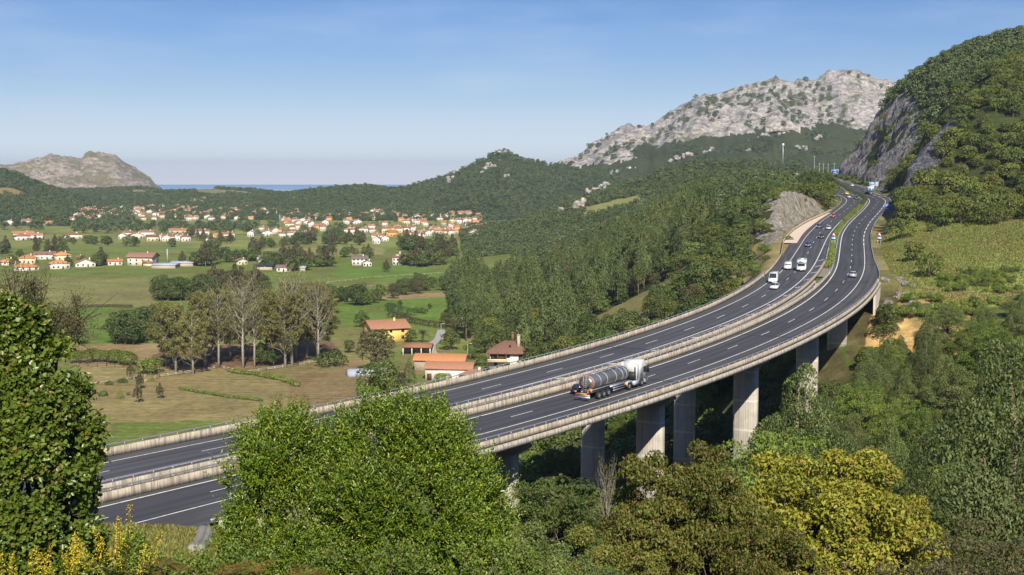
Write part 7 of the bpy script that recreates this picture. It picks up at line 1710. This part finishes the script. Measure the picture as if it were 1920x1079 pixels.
# shrubs rooted on and above the rock outcrop and the dirt bank
g = np.random.default_rng(61)
for i in range(34):
    s = g.uniform(402, 545); o = float(np.interp(s, [398, 430, 470, 510, 545], [28, 36, 40, 36, 24])) + g.uniform(-9, 3); p = RP(s, o); plant(['bush2', 'holm3', 'holm1'][i % 3] if o > 30 else 'bush2', p[0], p[1], gz(p[0], p[1]), g.uniform(.35, .75), "dark shrub rooted on the top of the pale rock outcrop", "shrub", "shrubs on the rock outcrop")
for i in range(30):
    x = g.uniform(58, 90); y = g.uniform(255, 300); s_, o_, z_ = road_so(np.array([x]), np.array([y]))
    if o_[0] > -11 or (x > 74 and g.random() < .5): continue
    plant(['bush1', 'bush2'][i % 2], x, y, gz(x, y), g.uniform(.5, 1.3), "shrub on the yellow dirt bank below the wing wall", "shrub", "shrubs on the yellow dirt bank")
for i, (px, py, D, h) in enumerate([(1660, 600, 290, 1.2), (1640, 655, 270, 1.0), (1605, 690, 262, 1.3), (1580, 715, 250, 1.1), (1625, 720, 240, 1.5), (1670, 650, 265, 1.5)]):
    p = at(px, py, D); plant('grey4' if i % 2 else 'oak2', p[0], p[1], gz(p[0], p[1]), .55 * h, "leafy tree at the lower edge of the yellow dirt bank", "tree", "trees at the lower edge of the dirt bank")

g = np.random.default_rng(62)
for i in range(46):
    s = g.uniform(212, 286); o = g.uniform(-9, 21); p = RP(s, o); z = gz(p[0], p[1]); hh = min(1.3, max(.5, (p[2] - 3.2 - z) / 3.4)); plant(['bush1', 'bush2'][i % 2], p[0], p[1], z, hh * g.uniform(.7, 1), "shrub in the shade directly under the viaduct's far spans", "shrub", "shrubs under the viaduct's far spans")
# limestone crags standing out of the distant woods
def crag_mesh(seed):
    g = np.random.default_rng(seed); B = __import__('bmesh').new()
    for c in range(5):
        v0 = [B.verts.new(v) for v in unit(g.normal(size=(16, 3))) * np.array([1, .8, 1.1]) * g.uniform(.45, .8) + np.array([g.uniform(-.9, .9), g.uniform(-.4, .4), g.uniform(-.1, .5)])]
        __import__('bmesh').ops.convex_hull(B, input=v0)
    me = bpy.data.meshes.new("crag"); B.to_mesh(me); B.free(); me.materials.append(M['crag']); return me
M['crag'] = limestone_mat("crag_limestone", (0.60, 0.53, 0.45), (0.32, 0.29, 0.26), (0.20, 0.20, 0.10), 0.56, 6.0)
CM = [crag_mesh(900 + i) for i in range(6)]; g = np.random.default_rng(63)
CR = [(1257,308,11),(1270,303,9),(1283,298,12),(1292,296,8),(1335,287,9),(1348,281,10),(1357,276,8),(1402,290,10),(1412,272,12),(1420,268,9),(1432,262,10),(1442,264,7),(1537,262,9),(1530,266,7),(1507,284,9),(1495,283,6),(1363,348,8),(1120,362,10),(1110,367,9),(1103,371,8),(1129,357,9),(1136,352,7),(1180,324,8),(1190,321,7),(1157,328,7),(1146,330,7),(1213,266,8),(1232,270,6),(1060,308,8),(1085,300,9),(1098,292,8),(1110,284,10),(1122,276,10),(1133,268,11),(1148,262,12),(1158,272,12),(1168,282,12),(1172,292,11),(1146,290,10),(1160,256,9),(1176,262,8),(1188,256,7),(1322,292,6),(1376,268,6),(1466,258,6),(1450,250,7),(918,316,7),(912,321,5),(924,318,6),(841,346,8),(845,340,6),(854,328,7),(873,320,6),(905,329,5),(939,290,5),(946,292,4),(950,337,5),(1092,390,7),(1088,395,5),(1052,404,5)]
for i, (px, py, w) in enumerate(CR):
    p = on_ground(px, py, 700, 4200)
    if p is None or p[1] < 1280: continue
    r = w * p[1] / FPX * .62; c = obj("crag", CM[i % 6], None, (p[0], p[1], p[2] + 5.5), g.uniform(0, 6.28)); c.scale = (max(5, r) * 1.3, max(5, r), 4.5 + r * .35)
    tag(c, "pale limestone crag standing out of the dark distant woods", "crag", "limestone crags in the distant woods")

g = np.random.default_rng(64)
for i in range(70):
    s = g.uniform(700, 935); top = float(np.interp(s, [690, 740, 800, 860, 900, 950], [8, 30, 36, 40, 34, 18])); o = -13 - g.random() * top; p = RP(s, o); b = fbm(np.array([s / 20]), np.array([o / 9]), 2, 3)[0]
    if b < .5: continue
    plant(['bush2', 'holm3', 'bush1'][i % 3], p[0], p[1], gz(p[0], p[1]) + .5, g.uniform(.4, .9), "shrub clinging to a ledge of the tall streaked cliff", "shrub", "shrubs on the tall streaked cliff")
for i in range(40):
    s = g.uniform(690, 945); p = RP(s, -11.4 - g.random() * 2.5); plant(['bush1', 'bush2'][i % 2], p[0], p[1], gz(p[0], p[1]), g.uniform(.5, 1.0), "bush along the foot of the tall streaked cliff", "bush", "bushes along the foot of the tall cliff")
